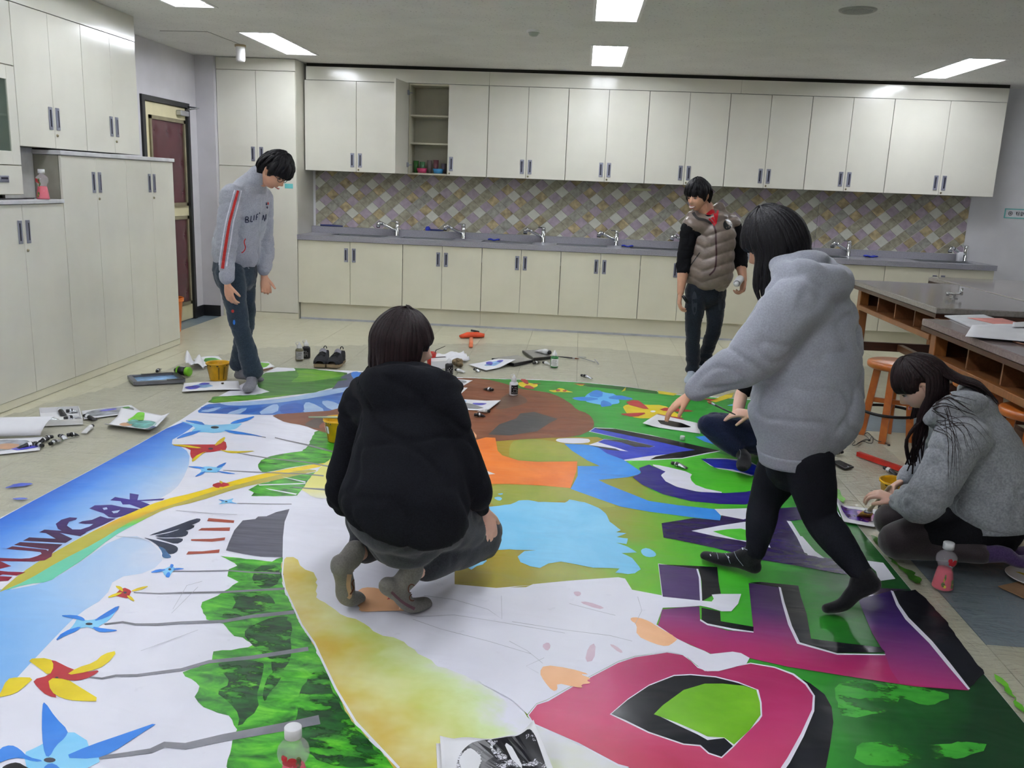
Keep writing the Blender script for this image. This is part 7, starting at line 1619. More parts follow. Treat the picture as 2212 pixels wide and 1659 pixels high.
for w0, w1, pts, mt, nm in ((5.2, 6.6, [(514, 412), (505, 445), (496, 480), (489, 520), (484, 555), (481, 580)], REDT, 'red_stripe'), (2.6, 3.0, [(507, 411), (497, 445), (488, 480), (481, 520), (476, 555), (474, 575)], WHITES, 'white_stripe'), (2.6, 3.0, [(521, 412), (513, 445), (504, 480), (498, 520), (492, 555), (489, 575)], WHITES, 'white_stripe')):
    m = MB(); drape_stroke(m, jb, pts, w0, w1, 10); part(nm, m, mt, jk, True)
m = MB(); q = lambda x, y: (440+x/5.722, 310+y/5.722)
for st in ([(518, 905), (512, 975)], [(518, 905), (545, 908), (548, 930), (518, 940)], [(518, 940), (552, 948), (550, 972), (512, 976)], [(585, 893), (578, 965)], [(578, 965), (605, 962)], [(622, 885), (616, 948)], [(650, 880), (645, 945)], [(650, 880), (672, 868)], [(648, 912), (665, 905)], [(686, 850), (690, 870)], [(735, 880), (722, 945)], [(735, 880), (750, 960)], [(750, 960), (768, 870)], [(768, 870), (764, 940)]): drape_stroke(m, jb, [q(*p) for p in st], 1.9, 1.9, 4)
part('lettering', m, INKN, jk, True)
m = MB(); drape_blob(m, jb, *q(772, 745), 2.0, 3.2); drape_blob(m, jb, *q(782, 790), 1.6, 2.6); part('emblem', m, INKN, jk, True); m = MB(); drape_blob(m, jb, *q(793, 742), 1.6, 3.0); part('emblem', m, REDT, jk, True)
m = MB(); drape_stroke(m, jb, [q(515, 1175), q(500, 1220), q(515, 1290), q(490, 1335), q(465, 1350)], 2.2, 2.2, 6); part('pocket_edge', m, REDT, jk, True)
m = MB(); drape_stroke(m, jb, [q(715, 700), q(705, 850), q(690, 1050), q(690, 1250), q(680, 1500)], 1.2, 1.2, 8); part('zipper', m, mat('grey zip', '#b0b2b8', rough=0.5), jk, True)

# ---------------------------------------------------------------- 2 laughing boy in quilted vest
f = V((-0.34, -0.94, 0)); Y0 = 7.38
t = person('person laughing in taupe quilted vest over black sleeves and red shirt, holding a white bottle', (fl(1495, 812).x, Y0, 0))
pel, chest, neck = W(1524, 608, Y0+0.02), W(1536, 500, Y0+0.03), W(1530, 462, Y0+0.02)
sh = (W(1491, 492, Y0-0.04), W(1581, 488, Y0+0.10)); el = (W(1478, 568, Y0-0.02), W(1597, 556, Y0+0.12)); wr = (W(1470, 632, Y0-0.08), W(1606, 606, Y0+0.02))
hip = (W(1505, 622, Y0), W(1546, 622, Y0+0.06)); toe = (fl(1487, 826, 0.034), fl(1506, 814, 0.034)); heel = (toe[0]+V((0.05, 0.19, 0.012)), toe[1]+V((0.06, 0.18, 0.012)))
kn = (W(1497, 712, Y0-0.08), W(1543, 705, Y0)); an = (heel[0]+V((0, -0.01, 0.06)), heel[1]+V((0, -0.01, 0.06)))
hc = W(1508, 425, Y0-0.03); hf = V((-0.66, -0.72, -0.22)); M2 = head_frame(hc, hf, V((-0.10, -0.1, 1)))
b = body_core(pel, chest, neck, sh, el, wr, hip, kn, an, f, 0.92); limb(b, [neck-V((0, 0, 0.03)), mid(neck, hc, 0.6)], [0.058, 0.054], 14, 4)
for i in range(2): limb(b, [el[i], el[i].lerp(wr[i], 0.35), wr[i]], [0.047, 0.046, 0.030], 14, 5)
h = MB(); head_mesh(h, M2, 1.0)
hb = MB(); hand(hb, wr[0], (-0.05, -0.1, -1), (0.95, 0.1, 0.1), -1, 0.19, (22, 35, 25)); 
hand(hb, wr[1], (-0.05, -0.25, -0.95), (-0.9, -0.3, 0), -1, 0.185, (50, 50, 30))
hm_ = fuse_mesh(hb, 0.0042, 2); ex = MB(); ex.add([v.co.copy() for v in hm_.vertices], [tuple(q.vertices) for q in hm_.polygons], 0, True); ex.add(h.v, h.f, 0, True)
mesh_part('body', fuse_mesh(b, 0.011, 3), SKIN, t, extra=ex); face_parts(t, M2, 1.0, True, 0.8)
m = MB(); hair_shell(m, M2, SHORT, 1.02, 0.032, 5.0, jag=6)
tufts(m, M2, 120, 60, 0.034)
part('hair', m, HAIRB, t, True)
m = MB(); limb(m, [pel+V((0, 0, 0.02)), mid(hip[0], hip[1])-V((0, 0, 0.06))], [(0.155, 0.120), (0.150, 0.118)], 20, 4, up=f)
for i in range(2): limb(m, [hip[i]-V((0, 0, 0.02)), mid(hip[i], kn[i]), kn[i], mid(kn[i], an[i]), an[i]+V((0, 0, 0.05)), an[i]-V((0, 0, 0.005))], [0.093, 0.082, 0.064, 0.060, 0.056, 0.058], 18, 5)
jm = fuse_mesh(m, 0.010, 3, lambda c, n: folds(21, 0.005, (10, 10, 22))(c, n)+(0.006*sin(c.z*75) if c.z < 0.22 else 0)); jeans = mesh_part('jeans', jm.copy(), JEANS2, t); jb = bvh_of(jm)
m = MB(); drape_blob(m, jb, 1555, 650, 4, 22); part('faded_patch', m, mat('faded denim', '#252c35', rough=0.9), t, True); m = MB(); drape_blob(m, jb, 1500, 655, 6, 26); part('faded_patch', m, mat('faded denim', '#252c35', rough=0.9), t, True)
for i in range(2): m = MB(); foot_tube(m, an[i], heel[i], heel[i].lerp(toe[i], 0.68), toe[i], 1.1); mesh_part('sock', fuse_mesh(m, 0.008, 3), SOCKL, t)
m = MB()
for i in range(2): limb(m, [sh[i].lerp(chest, 0.3), sh[i], mid(sh[i], el[i]), el[i], el[i].lerp(wr[i], 0.30 if i else 0.20)], [0.085, 0.078, 0.070, 0.068, 0.060], 16, 5)
mesh_part('sleeve', fuse_mesh(m, 0.009, 3, folds(31, 0.006, (12, 12, 20))), BLACKC, t, 'pushed-up black sleeves')
m = MB(); limb(m, [W(1535, 492, Y0+0.02), W(1533, 478, Y0), W(1532, 466, Y0)], [(0.095, 0.07), (0.085, 0.068), (0.064, 0.060)], 18, 4, up=f); mesh_part('shirt', fuse_mesh(m, 0.009, 3), REDS, t, 'red shirt'); m = MB()
m.tube([W(1532, 463, Y0)+V((0.066*cos(a), 0.064*sin(a), 0.012*sin(a))) for a in [2*pi*i/20 for i in range(21)]], 0.008, 8, cap=False); part('neckband', m, BLACKC, t, True)
m = MB(); vh = f
limb(m, [W(1531, 598, Y0+0.02), W(1530, 580, Y0+0.02), W(1532, 545, Y0+0.03), W(1535, 505, Y0+0.03), W(1535, 482, Y0+0.03)], [(0.195, 0.150), (0.205, 0.158), (0.200, 0.150), (0.200, 0.140), (0.150, 0.112)], 26, 6, up=f)
for i in range(2): limb(m, [chest.lerp(sh[i], 0.4)+V((0, 0, 0.03)), chest.lerp(sh[i], 0.88)+V((0, 0, 0.02))], [(0.10, 0.11), (0.085, 0.085)], 14, 4)
limb(m, [W(1556, 485, Y0+0.08), W(1556, 462, Y0+0.09), W(1549, 447, Y0+0.10)], [(0.07, 0.05), (0.06, 0.036), (0.05, 0.025)], 14, 4, up=f); limb(m, [W(1500, 478, Y0-0.03), W(1495, 466, Y0-0.03)], [(0.06, 0.05), (0.05, 0.035)], 14, 4, up=f)
cz = chest
def puff(c, n):
    lat = abs((c-V((pel.x, pel.y, 0))).dot(V((0.94, -0.34, 0))-0*f)); ph = (c.z-0.42*lat)/0.092
    return 0.013*abs(sin(pi*ph))**0.6-0.004+0.004*noise.noise(c*26)
vm = fuse_mesh(m, 0.009, 3, puff)
# open the neck: drop faces in front of throat
vest = mesh_part('vest', vm.copy(), VESTM, t, 'quilted taupe vest'); vb = bvh_of(vm); q = lambda x, y: (1430+x/5.924, 360+y/5.924)
m = MB(); drape_stroke(m, vb, [q(655, 740), q(685, 830), q(690, 950), q(695, 1100), q(690, 1230), q(670, 1320), q(605, 1390)], 4.0, 3.4, 10); part('zipper', m, mat('maroon zip', '#3c1c22', rough=0.5), vest, True)
m = MB(); drape_blob(m, vb, *q(835, 745), 9.0, 11.0, n=20); part('badge', m, BPL, vest, True)
m = MB(); drape_stroke(m, vb, [q(485, 1100), q(400, 1220), q(330, 1320)], 2.0, 2.0, 8); part('pocket_zip', m, BPL, vest, True)
m = MB(); 
for st, w_ in (([q(600, 668), q(645, 715), q(675, 760)], 4), ([q(640, 650), q(665, 690), q(685, 745)], 6), ([q(680, 600), q(686, 660), q(690, 735)], 8), ([q(715, 560), q(705, 630), q(694, 730)], 5)): drape_stroke(m, vb, st, w_, 2, 8, off=0.004)
part('shirt_front', m, REDS, t, True)
m = MB(); drape_stroke(m, vb, [q(400, 590), q(450, 660), q(560, 690), q(640, 740)], 6, 4, 10, off=0.006); part('collar_lining', m, mat('dark vest lining', '#2c2626', rough=0.6), vest, True)
# things in the hands
bp = W(1594, 609, wr[1].y-0.10); t2 = thing('paint_bottle', 'white paint bottle held upside-down towards us in the hand of the laughing person', 'paint bottle', tuple(bp))
d = (V((-0.35, -0.85, -0.25))).normalized(); m = MB(); m.tube([bp-d*0.075, bp+d*0.03], [0.032, 0.032], 18); part('body', m, WPL, t2, True); m = MB(); m.tube([bp+d*0.03, bp+d*0.036], [0.024, 0.024], 16); part('neck_ring', m, BPL, t2, True); m = MB(); m.tube([bp+d*0.036, bp+d*0.062], [0.022, 0.019], 16); part('cap', m, WPL, t2, True)
bp = wr[0]+V((0.035, -0.05, -0.05)); t2 = thing('marker', 'short black tube pinched in the lowered hand of the laughing person', 'tube', tuple(bp)); m = MB(); m.tube([bp+V((-0.02, 0, 0.03)), bp+V((0.02, 0, -0.02))], [0.012, 0.014], 12); part('body', m, BPL, t2, True); m = MB(); m.tube([bp+V((0.02, 0, -0.02)), bp+V((0.028, 0, -0.032))], [0.009, 0.009], 12); part('cap', m, INK, t2, True)

# ---------------------------------------------------------------- 3 squatting girl in black hoodie, back to us
f = V((0.55, 0.83, 0)); lat = V((0.83, -0.55, 0))
tL, bR, tR = fl(752, 1299, 0.028), fl(884, 1310, 0.032), fl(921, 1301, 0.028); Yf = (tL.y+bR.y)/2
t = person('person squatting with back to us in black hooded jacket, charcoal trousers and taupe socks', (bR.x-0.1, Yf, 0))
pel, chest, neck = W(868, 1140, Yf+0.02), W(866, 930, Yf+0.14), W(872, 822, Yf+0.22)
sh = (W(948, 872, Yf+0.10), W(782, 876, Yf+0.34)); el = (W(1018, 1050, Yf+0.06), W(740, 1070, Yf+0.28)); wr = (W(1040, 1098, Yf+0.22), W(800, 1110, Yf+0.62))
hip = (W(930, 1120, Yf+0.02), W(815, 1118, Yf+0.14)); kn = (W(1040, 1148, Yf+0.36), W(880, 1110, Yf+0.5)); hR = W(838, 1266, bR.y-0.06); hL = W(735, 1224, tL.y-0.09)
an = (W(886, 1240, bR.y-0.02), W(757, 1206, tL.y-0.04))
hc = W(868, 748, Yf+0.25); hf = V((0.96, 0.16, -0.08)); M3 = head_frame(hc, hf, V((-0.05, 0, 1)))
b = body_core(pel, chest, neck, sh, el, wr, hip, kn, an, f, 0.9); limb(b, [neck-V((0, 0, 0.05)), mid(neck, hc, 0.7)], [0.055, 0.052], 14, 4)
h = MB(); head_mesh(h, M3, 1.0)
hb = MB(); hand(hb, wr[0]+V((0.01, 0.0, -0.012)), (0.25, 0.12, -0.95), (-0.55, 0.65, -0.15), 1, 0.175, (18, 26, 18)); hand(hb, wr[1], (0.6, 0.5, -0.5), (0, 0, -1), -1, 0.17)
hm_ = fuse_mesh(hb, 0.0042, 2); ex = MB(); ex.add([v.co.copy() for v in hm_.vertices], [tuple(q.vertices) for q in hm_.polygons], 0, True); ex.add(h.v, h.f, 0, True)
mesh_part('body', fuse_mesh(b, 0.012, 4), SKINP, t, extra=ex); face_parts(t, M3, 1.0)
m = MB(); hair_shell(m, M3, LONGT, 1.02, 0.026, 9.0, jag=3)
for i in range(120):
    az = radians(38+284*i/119); q = random.Random(i+200).uniform; a = math.degrees(az); a = a-360 if a > 180 else a
    back = abs(a) > 70
    if back: strand(m, M3, az, [80, 60, 38, 15, -8], [(0.004*q(-1, 1), 0, -0.05), (0.008*q(-1, 1), 0.0, -0.10), (0.010*q(-1, 1), 0.0, -0.125-0.02*q(0, 1))], 1.02, 0.022+q(0, 0.005), 0.014, 6, 0.45)
    elif abs(a) > 55 or a > 0: strand(m, M3, az, [82, 62, 40, 18, 2], [(-0.008, 0, -0.045), (-0.02, -0.01, -0.085), (-0.035, -0.02, -0.115)], 1.02, 0.023+q(0, 0.004), 0.013, 6, 0.45)
    else: strand(m, M3, az, [82, 66, 48, 30, 12], [(0, 0, -0.012), (-0.004, 0, -0.03)], 1.02, 0.022+q(0, 0.004), 0.013, 6, 0.45)
part('hair', m, HAIRR, t, True)
m = MB(); limb(m, [W(866, 1095, Yf+0.02), W(868, 1122, Yf+0.01), W(872, 1148, Yf+0.02)], [(0.200, 0.165), (0.212, 0.175), (0.165, 0.135)], 24, 5, up=f)
for i in range(2): limb(m, [hip[i], mid(hip[i], kn[i]), kn[i], kn[i]+V((0.0, 0.0, -0.05))], [(0.125, 0.115), (0.105, 0.10), 0.088, 0.075], 18, 5); limb(m, [kn[i]+V((0, -0.01, -0.03)), mid(kn[i], an[i]), an[i]+(kn[i]-an[i])*0.22], [0.085, 0.080, 0.066], 16, 5)
mesh_part('trousers', fuse_mesh(m, 0.011, 4, folds(41, 0.006, (8, 8, 8))), DKGREY, t)
m = MB(); limb(m, [an[1]+V((0.01, 0.02, 0.02)), an[1], hL], [0.040, 0.042, 0.036], 14, 4); limb(m, [hL+V((0, 0, 0.01)), hL.lerp(tL, 0.45)+V((0, 0.012, 0)), tL+V((0.0, -0.02, 0.025)), tL+V((0.03, 0.045, 0.0))], [(0.036, 0.036), (0.040, 0.032), (0.044, 0.03), (0.032, 0.018)], 14, 5, up=f); sm_ = fuse_mesh(m, 0.007, 3); sk = mesh_part('sock', sm_.copy(), SOCKT, t); sb = bvh_of(sm_)
CARAM = mat('tan knitted patch', '#b89878', rough=0.9); CARAD = mat('brown knitted edge', '#5a3420', rough=0.9); SOLEM = mat('worn maroon sole', '#5a3a44', rough=0.9)
m = MB(); drape_stroke(m, sb, [(754, 1240), (752, 1262), (756, 1285), (752, 1292)], 10, 6, 8); part('patch', m, CARAM, sk, True); m = MB(); drape_stroke(m, sb, [(762, 1232), (766, 1245), (759, 1258), (762, 1270), (756, 1283)], 3, 3, 8, off=0.004); part('patch_edge', m, CARAD, sk, True); m = MB(); drape_stroke(m, sb, [(716, 1228), (713, 1262), (719, 1290)], 7, 9, 8); part('worn_sole', m, SOLEM, sk, True); m = MB(); drape_blob(m, sb, 720, 1226, 9, 7); part('heel_mark', m, BPL, sk, True)
m = MB(); limb(m, [an[0]+V((0.01, 0.0, 0.03)), an[0], hR.lerp(bR, 0.35)+V((0, 0, 0.012))], [0.040, 0.042, 0.036], 14, 4); limb(m, [hR, hR.lerp(bR, 0.5)+V((0, 0, 0.016)), bR+V((0, 0, 0.006)), tR], [(0.036, 0.034), (0.040, 0.034), (0.046, 0.026), (0.032, 0.019)], 14, 5, up=V((0, 0, 1))); sm_ = fuse_mesh(m, 0.007, 3); sk = mesh_part('sock', sm_.copy(), SOCKT, t); sb = bvh_of(sm_)
m = MB(); drape_blob(m, sb, 889, 1272, 8, 11); drape_blob(m, sb, 890, 1291, 7, 6, off=0.003); part('patch', m, CARAM, sk, True); m = MB()
for cx, cy, rx, ry in ((889, 1272, 8, 11), (890, 1291, 7, 7)): drape_stroke(m, sb, [(cx+rx*cos(a), cy+ry*sin(a)) for a in [1.2+4.2*i/9 for i in range(10)]], 2.4, 2.4, 4, off=0.004)
part('patch_edge', m, CARAD, sk, True); m = MB(); drape_stroke(m, sb, [(845, 1278), (870, 1300), (895, 1315)], 5, 6, 8); part('worn_sole', m, SOLEM, sk, True)
m = MB()
limb(m, [W(868, 1112, Yf+0.0), W(870, 1085, Yf-0.0), W(872, 1020, Yf+0.05), W(868, 930, Yf+0.13), W(866, 868, Yf+0.18), W(868, 822, Yf+0.22)], [(0.255, 0.195), (0.258, 0.205), (0.235, 0.185), (0.200, 0.150), (0.160, 0.125), (0.095, 0.085)], 26, 6, up=f, round_=False)
for i in range(2): limb(m, [sh[i].lerp(chest, 0.5), sh[i], mid(sh[i], el[i]), el[i], mid(el[i], wr[i]), wr[i].lerp(el[i], 0.08)], [0.105, 0.086, 0.076, 0.066, 0.056, 0.045], 16, 5)
limb(m, [W(781, 842, Yf+0.30), W(820, 850, Yf+0.12), W(885, 850, Yf+0.08), W(950, 838, Yf+0.10), W(985, 832, Yf+0.16)], [(0.045, 0.05), (0.065, 0.10), (0.065, 0.11), (0.055, 0.075), (0.030, 0.032)], 16, 6, up=V((0, 0, 1)))
limb(m, [W(805, 812, Yf+0.30), W(830, 806, Yf+0.18), W(880, 806, Yf+0.14), W(935, 818, Yf+0.16), W(975, 828, Yf+0.26)], [0.040, 0.046, 0.046, 0.044, 0.035], 14, 6)
limb(m, [W(812, 800, Yf+0.26), W(860, 798, Yf+0.20), W(918, 806, Yf+0.20)], [0.035, 0.038, 0.035], 14, 6)
jk = mesh_part('hooded_jacket', fuse_mesh(m, 0.011, 4, folds(51, 0.010, (5, 5, 6))), NAVYF, t, 'black hooded jacket')

# ---------------------------------------------------------------- 4 walking girl in grey sweatshirt
f = V((-0.85, 0.52, 0)); lat = V((0.52, 0.85, 0))
hR, bR, tR = fl(1630, 1224, 0.044), fl(1562, 1208, 0.036), fl(1521, 1199, 0.030); bL, tL = fl(1820, 1312, 0.034), fl(1799, 1318, 0.030); Yw = hR.y
t = person('person striding left in oversized grey hooded sweatshirt and black leggings, reaching one arm forward', (1.0*(hR.x+bL.x)/2, (hR.y+bL.y)/2, 0))
pel, chest, neck = W(1728, 955, Yw-0.02), W(1742, 710, Yw+0.02), W(1712, 592, Yw+0.06)
sh = (W(1720, 640, Yw+0.22), W(1712, 655, Yw-0.16)); el = (W(1660, 770, Yw+0.30), W(1612, 772, Yw-0.16)); wr = (W(1650, 850, Yw+0.32), W(1505, 845, Yw-0.06))
hip = (W(1700, 985, Yw+0.08), W(1742, 985, Yw-0.10)); kn = (W(1652, 1085, Yw+0.08), W(1772, 1118, Yw-0.12)); hL = W(1884, 1262, bL.y-0.02); an = (W(1632, 1192, Yw), W(1862, 1240, bL.y-0.0))
hc = W(1674, 528, Yw+0.06); hf = V((-0.84, 0.30, -0.45)); M4 = head_frame(hc, hf, V((-0.4, 0.1, 0.9)))
b = body_core(pel, chest, neck, sh, el, wr, hip, kn, an, f, 0.88); limb(b, [neck-V((0, 0, 0.05)), mid(neck, hc, 0.7)], [0.055, 0.050], 14, 4)
h = MB(); head_mesh(h, M4, 1.0)
hb = MB(); hand(hb, wr[1]+V((-0.01, 0.01, -0.01)), (-0.72, 0.20, -0.62), (0.45, 0.1, -0.85), 1, 0.165, (8, 18, 14)); hand(hb, wr[0], (-0.3, 0, -1), (0, -1, 0), -1, 0.165)
hm_ = fuse_mesh(hb, 0.0042, 2); ex = MB(); ex.add([v.co.copy() for v in hm_.vertices], [tuple(q.vertices) for q in hm_.polygons], 0, True); ex.add(h.v, h.f, 0, True)
mesh_part('body', fuse_mesh(b, 0.012, 4), SKIN, t, extra=ex); face_parts(t, M4, 1.0)
m = MB(); hair_shell(m, M4, LONGT, 1.03, 0.032, 15.0, jag=3)
for i in range(130):
    az = radians(62+236*i/129); q = random.Random(i+400).uniform; a = math.degrees(az); a = a-360 if a > 180 else a
    if abs(a) < 50: strand(m, M4, az, [82, 64, 44, 22, 6], [(0, 0, -0.02), (0.004, 0, -0.04)], 1.03, 0.026+q(0, 0.005), 0.014, 6, 0.45)
    elif abs(a) < 115: strand(m, M4, az, [82, 60, 38, 16, -6], [(0.004*q(-1, 1), 0, -0.06), (0.010*q(-1, 1)+0.004, 0, -0.115), (0.012+0.014*q(-1, 1), 0, -0.15-0.025*q(0, 1))], 1.03, 0.027+q(0, 0.006), 0.015, 6, 0.45)
    else: strand(m, M4, az, [82, 60, 38, 16, -4], [(0.012, 0, -0.03), (0.018, 0, -0.06), (0.03+0.02*q(0, 1), 0, -0.085)], 1.03, 0.027+q(0, 0.006), 0.015, 6, 0.45)
part('hair', m, HAIRB, t, True)
m = MB(); limb(m, [W(1725, 940, Yw), mid(hip[0], hip[1])-V((0, 0, 0.03))], [(0.150, 0.125), (0.135, 0.12)], 20, 4, up=f)
for i in range(2): limb(m, [hip[i], mid(hip[i], kn[i]), kn[i], kn[i].lerp(an[i], 0.35), an[i].lerp(kn[i], 0.12), an[i]], [0.102, 0.090, 0.068, 0.066, 0.046, 0.042], 18, 5)
mesh_part('leggings', fuse_mesh(m, 0.010, 4, folds(61, 0.002, (8, 8, 12))), LEGG, t)
m = MB(); foot_tube(m, an[0], hR, bR, tR, 1.0); sm_ = fuse_mesh(m, 0.007, 3); sk = mesh_part('sock', sm_.copy(), SOCKK, t, 'black sock with small pale pattern'); sb = bvh_of(sm_)
m = MB()
for st in ([(1590, 1178), (1620, 1190), (1640, 1192)], [(1560, 1188), (1572, 1204), (1578, 1217)], [(1546, 1190), (1550, 1200), (1552, 1208)], [(1585, 1188), (1592, 1204), (1606, 1222)]): drape_stroke(m, sb, st, 1.0, 1.0, 6)
part('pattern_line', m, SOCKL, sk, True); m = MB()
for st in ([(1567, 1187), (1572, 1191), (1570, 1196)], [(1538, 1190), (1539, 1194)], [(1603, 1183), (1606, 1188)], [(1615, 1185), (1624, 1192), (1622, 1187)], [(1573, 1202), (1575, 1206)], [(1534, 1198), (1536, 1202)], [(1594, 1176), (1600, 1180)]): drape_stroke(m, sb, st, 2.0, 2.0, 4)
part('pattern_mark', m, WHITES, sk, True)
m = MB(); limb(m, [an[1], hL.lerp(an[1], 0.4)], [0.040, 0.038], 12, 4); limb(m, [hL, hL.lerp(bL, 0.5)+V((-0.008, 0.005, 0.012)), bL+V((0, 0, 0.012)), tL+V((-0.02, 0.01, 0))], [(0.034, 0.034), (0.036, 0.032), (0.042, 0.026), (0.030, 0.018)], 14, 5, up=V((-0.6, 0.4, 0.7))); limb(m, [an[1], hL.lerp(bL, 0.5)+V((-0.008, 0.005, 0.012))], [0.038, 0.030], 12, 4); mesh_part('sock', fuse_mesh(m, 0.007, 3), SOCKK, t)
m = MB()
limb(m, [W(1720, 985, Yw-0.02), W(1722, 962, Yw-0.02), W(1735, 900, Yw-0.01), W(1745, 800, Yw+0.0), W(1745, 710, Yw+0.02), W(1735, 645, Yw+0.04), W(1722, 600, Yw+0.05)], [(0.165, 0.140), (0.190, 0.160), (0.245, 0.212), (0.245, 0.205), (0.225, 0.190), (0.190, 0.155), (0.105, 0.095)], 26, 6, up=f, round_=False)
for i in range(2): limb(m, [sh[i].lerp(chest, 0.5), sh[i], mid(sh[i], el[i])+V((0.01, 0, -0.02)), el[i]+V((0.02, 0, -0.01)), mid(el[i], wr[i])+V((0.01, 0, 0.0)), wr[i].lerp(el[i], 0.05)], [0.135, 0.118, 0.112, 0.100, 0.078, 0.050], 18, 5)
limb(m, [W(1690, 590, Yw-0.10), W(1735, 600, Yw-0.16), W(1790, 622, Yw-0.10), W(1800, 615, Yw+0.05), W(1765, 590, Yw+0.2)], [(0.045, 0.045), (0.06, 0.065), (0.062, 0.085), (0.062, 0.085), (0.05, 0.05)], 16, 6, up=V((0, 0, 1)))
limb(m, [W(1680, 575, Yw-0.06), W(1735, 572, Yw-0.08), W(1775, 575, Yw+0.04), W(1745, 570, Yw+0.16)], [0.035, 0.045, 0.05, 0.04], 14, 6)
jm = fuse_mesh(m, 0.011, 4, folds(71, 0.013, (5, 5, 7))); jk = mesh_part('sweatshirt', jm.copy(), GREYW, t, 'oversized grey hooded sweatshirt'); jb = bvh_of(jm)
m = MB(); limb(m, [W(1718, 996, Yw-0.02), W(1720, 968, Yw-0.02)], [(0.162, 0.138), (0.178, 0.150)], 26, 4, up=f, round_=False); part('rib_hem', m, GREYW, t, True)

# ---------------------------------------------------------------- 5 seated person mostly hidden
f = V((-0.95, -0.30, 0)); ft = fl(1598, 988, 0.04); Ys = ft.y-0.12
t = person('person sitting cross-legged in black top and navy jeans, mostly hidden behind the striding person', (ft.x+0.25, Ys+0.15, 0))
pel, chest, neck = W(1692, 945, Ys+0.20), W(1672, 830, Ys+0.20), W(1668, 770, Ys+0.20)
sh = (W(1655, 795, Ys+0.38), W(1685, 800, Ys+0.06)); el = (W(1602, 850, Ys+0.42), W(1690, 895, Ys-0.02)); wr = (W(1590, 905, Ys+0.25), W(1626, 894, Ys-0.02))
hip = (W(1700, 955, Ys+0.30), W(1690, 960, Ys+0.12)); kn = (W(1545, 915, Ys+0.40), W(1532, 918, Ys+0.06)); an = (W(1650, 975, Ys+0.20), W(1598, 976, Ys+0.02))
hc = W(1700, 715, Ys+0.20); hf = V((-0.8, -0.2, -0.55)); M5 = head_frame(hc, hf, V((-0.5, 0, 0.85)))
b = body_core(pel, chest, neck, sh, el, wr, hip, kn, an, f, 0.9); limb(b, [neck-V((0, 0, 0.04)), mid(neck, hc, 0.7)], [0.055, 0.05], 14, 4)
for i in range(2): limb(b, [el[i], mid(el[i], wr[i]), wr[i]], [0.040, 0.038, 0.028], 14, 5)
h = MB(); head_mesh(h, M5, 1.0)
hb = MB(); hand(hb, wr[1], (-0.97, 0.05, 0.02), (0.1, 0.35, -0.9), 1, 0.175, (22, 30, 15), per=((15, 20, 10), (22, 25, 15), (28, 30, 18), (34, 30, 18)), thumb=(0.7, 0.35, 0.6)); hand(hb, wr[0], (-0.6, 0, -0.6), (0, 0, -1), -1, 0.17)
hm_ = fuse_mesh(hb, 0.0042, 2); ex = MB(); ex.add([v.co.copy() for v in hm_.vertices], [tuple(q.vertices) for q in hm_.polygons], 0, True); ex.add(h.v, h.f, 0, True)
mesh_part('body', fuse_mesh(b, 0.012, 4), SKINP, t, extra=ex); face_parts(t, M5, 1.0)
m = MB(); hair_shell(m, M5, LONGT, 1.02, 0.028, 25.0); part('hair', m, HAIRB, t, True)
m = MB(); limb(m, [pel+V((0, 0, 0.03)), pel-V((0, 0, 0.02))], [(0.165, 0.135), (0.165, 0.135)], 20, 4, up=f)
for i in range(2): limb(m, [hip[i], mid(hip[i], kn[i]), kn[i]], [0.105, 0.095, 0.072], 18, 5); limb(m, [kn[i], mid(kn[i], an[i]), an[i].lerp(kn[i], 0.12)], [0.070, 0.070, 0.052], 16, 5)
mesh_part('jeans', fuse_mesh(m, 0.010, 4, folds(81, 0.005, (10, 10, 10))), JEANS3, t)
m = MB(); foot_tube(m, an[1], an[1]+V((0.04, 0.01, -0.03)), an[1]+V((0.0, -0.14, -0.03)), an[1]+V((-0.02, -0.21, -0.035)), 1.0); sm_ = fuse_mesh(m, 0.007, 3); sk = mesh_part('sock', sm_.copy(), SOCKK, t); sb = bvh_of(sm_); m = MB(); drape_stroke(m, sb, [(1592, 966), (1600, 976), (1598, 992)], 0.9, 0.9, 6); part('seam', m, SOCKG, sk, True)
m = MB(); foot_tube(m, an[0], an[0]+V((0.04, 0.01, -0.03)), an[0]+V((0.12, -0.06, -0.03)), an[0]+V((0.18, -0.08, -0.035)), 1.0); mesh_part('sock', fuse_mesh(m, 0.007, 3), SOCKK, t)
m = MB(); limb(m, [W(1690, 935, Ys+0.20), W(1680, 880, Ys+0.2), chest, W(1668, 785, Ys+0.2)], [(0.165, 0.135), (0.150, 0.125), (0.165, 0.115), (0.10, 0.085)], 22, 5, up=f)
for i in range(2): limb(m, [sh[i].lerp(chest, 0.4), sh[i], sh[i].lerp(el[i], 0.80)], [0.075, 0.066, 0.058], 16, 5)
mesh_part('top', fuse_mesh(m, 0.010, 4, folds(91, 0.005, (8, 8, 10))), BLACKC, t, 'black short-sleeved top')
tip = W(1530, 868, Ys+0.10); hd = W(1572, 888, Ys-0.03); t2 = thing('paint_brush', 'thin dark paint brush held by the seated person', 'brush', tuple(hd)); d = (tip-hd).normalized()
m = MB(); m.tube([hd-d*0.06, hd, hd+d*0.10], [0.003, 0.005, 0.006], 8); part('handle', m, BPL, t2, True); m = MB(); m.tube([hd+d*0.10, hd+d*0.13], [0.007, 0.007], 8); part('ferrule', m, STEEL, t2, True); m = MB(); m.tube([hd+d*0.13, hd+d*0.15, hd+d*0.17], [0.007, 0.008, 0.002], 8); part('bristle', m, mat('brown bristle', '#7a4a2c', rough=0.8), t2, True)

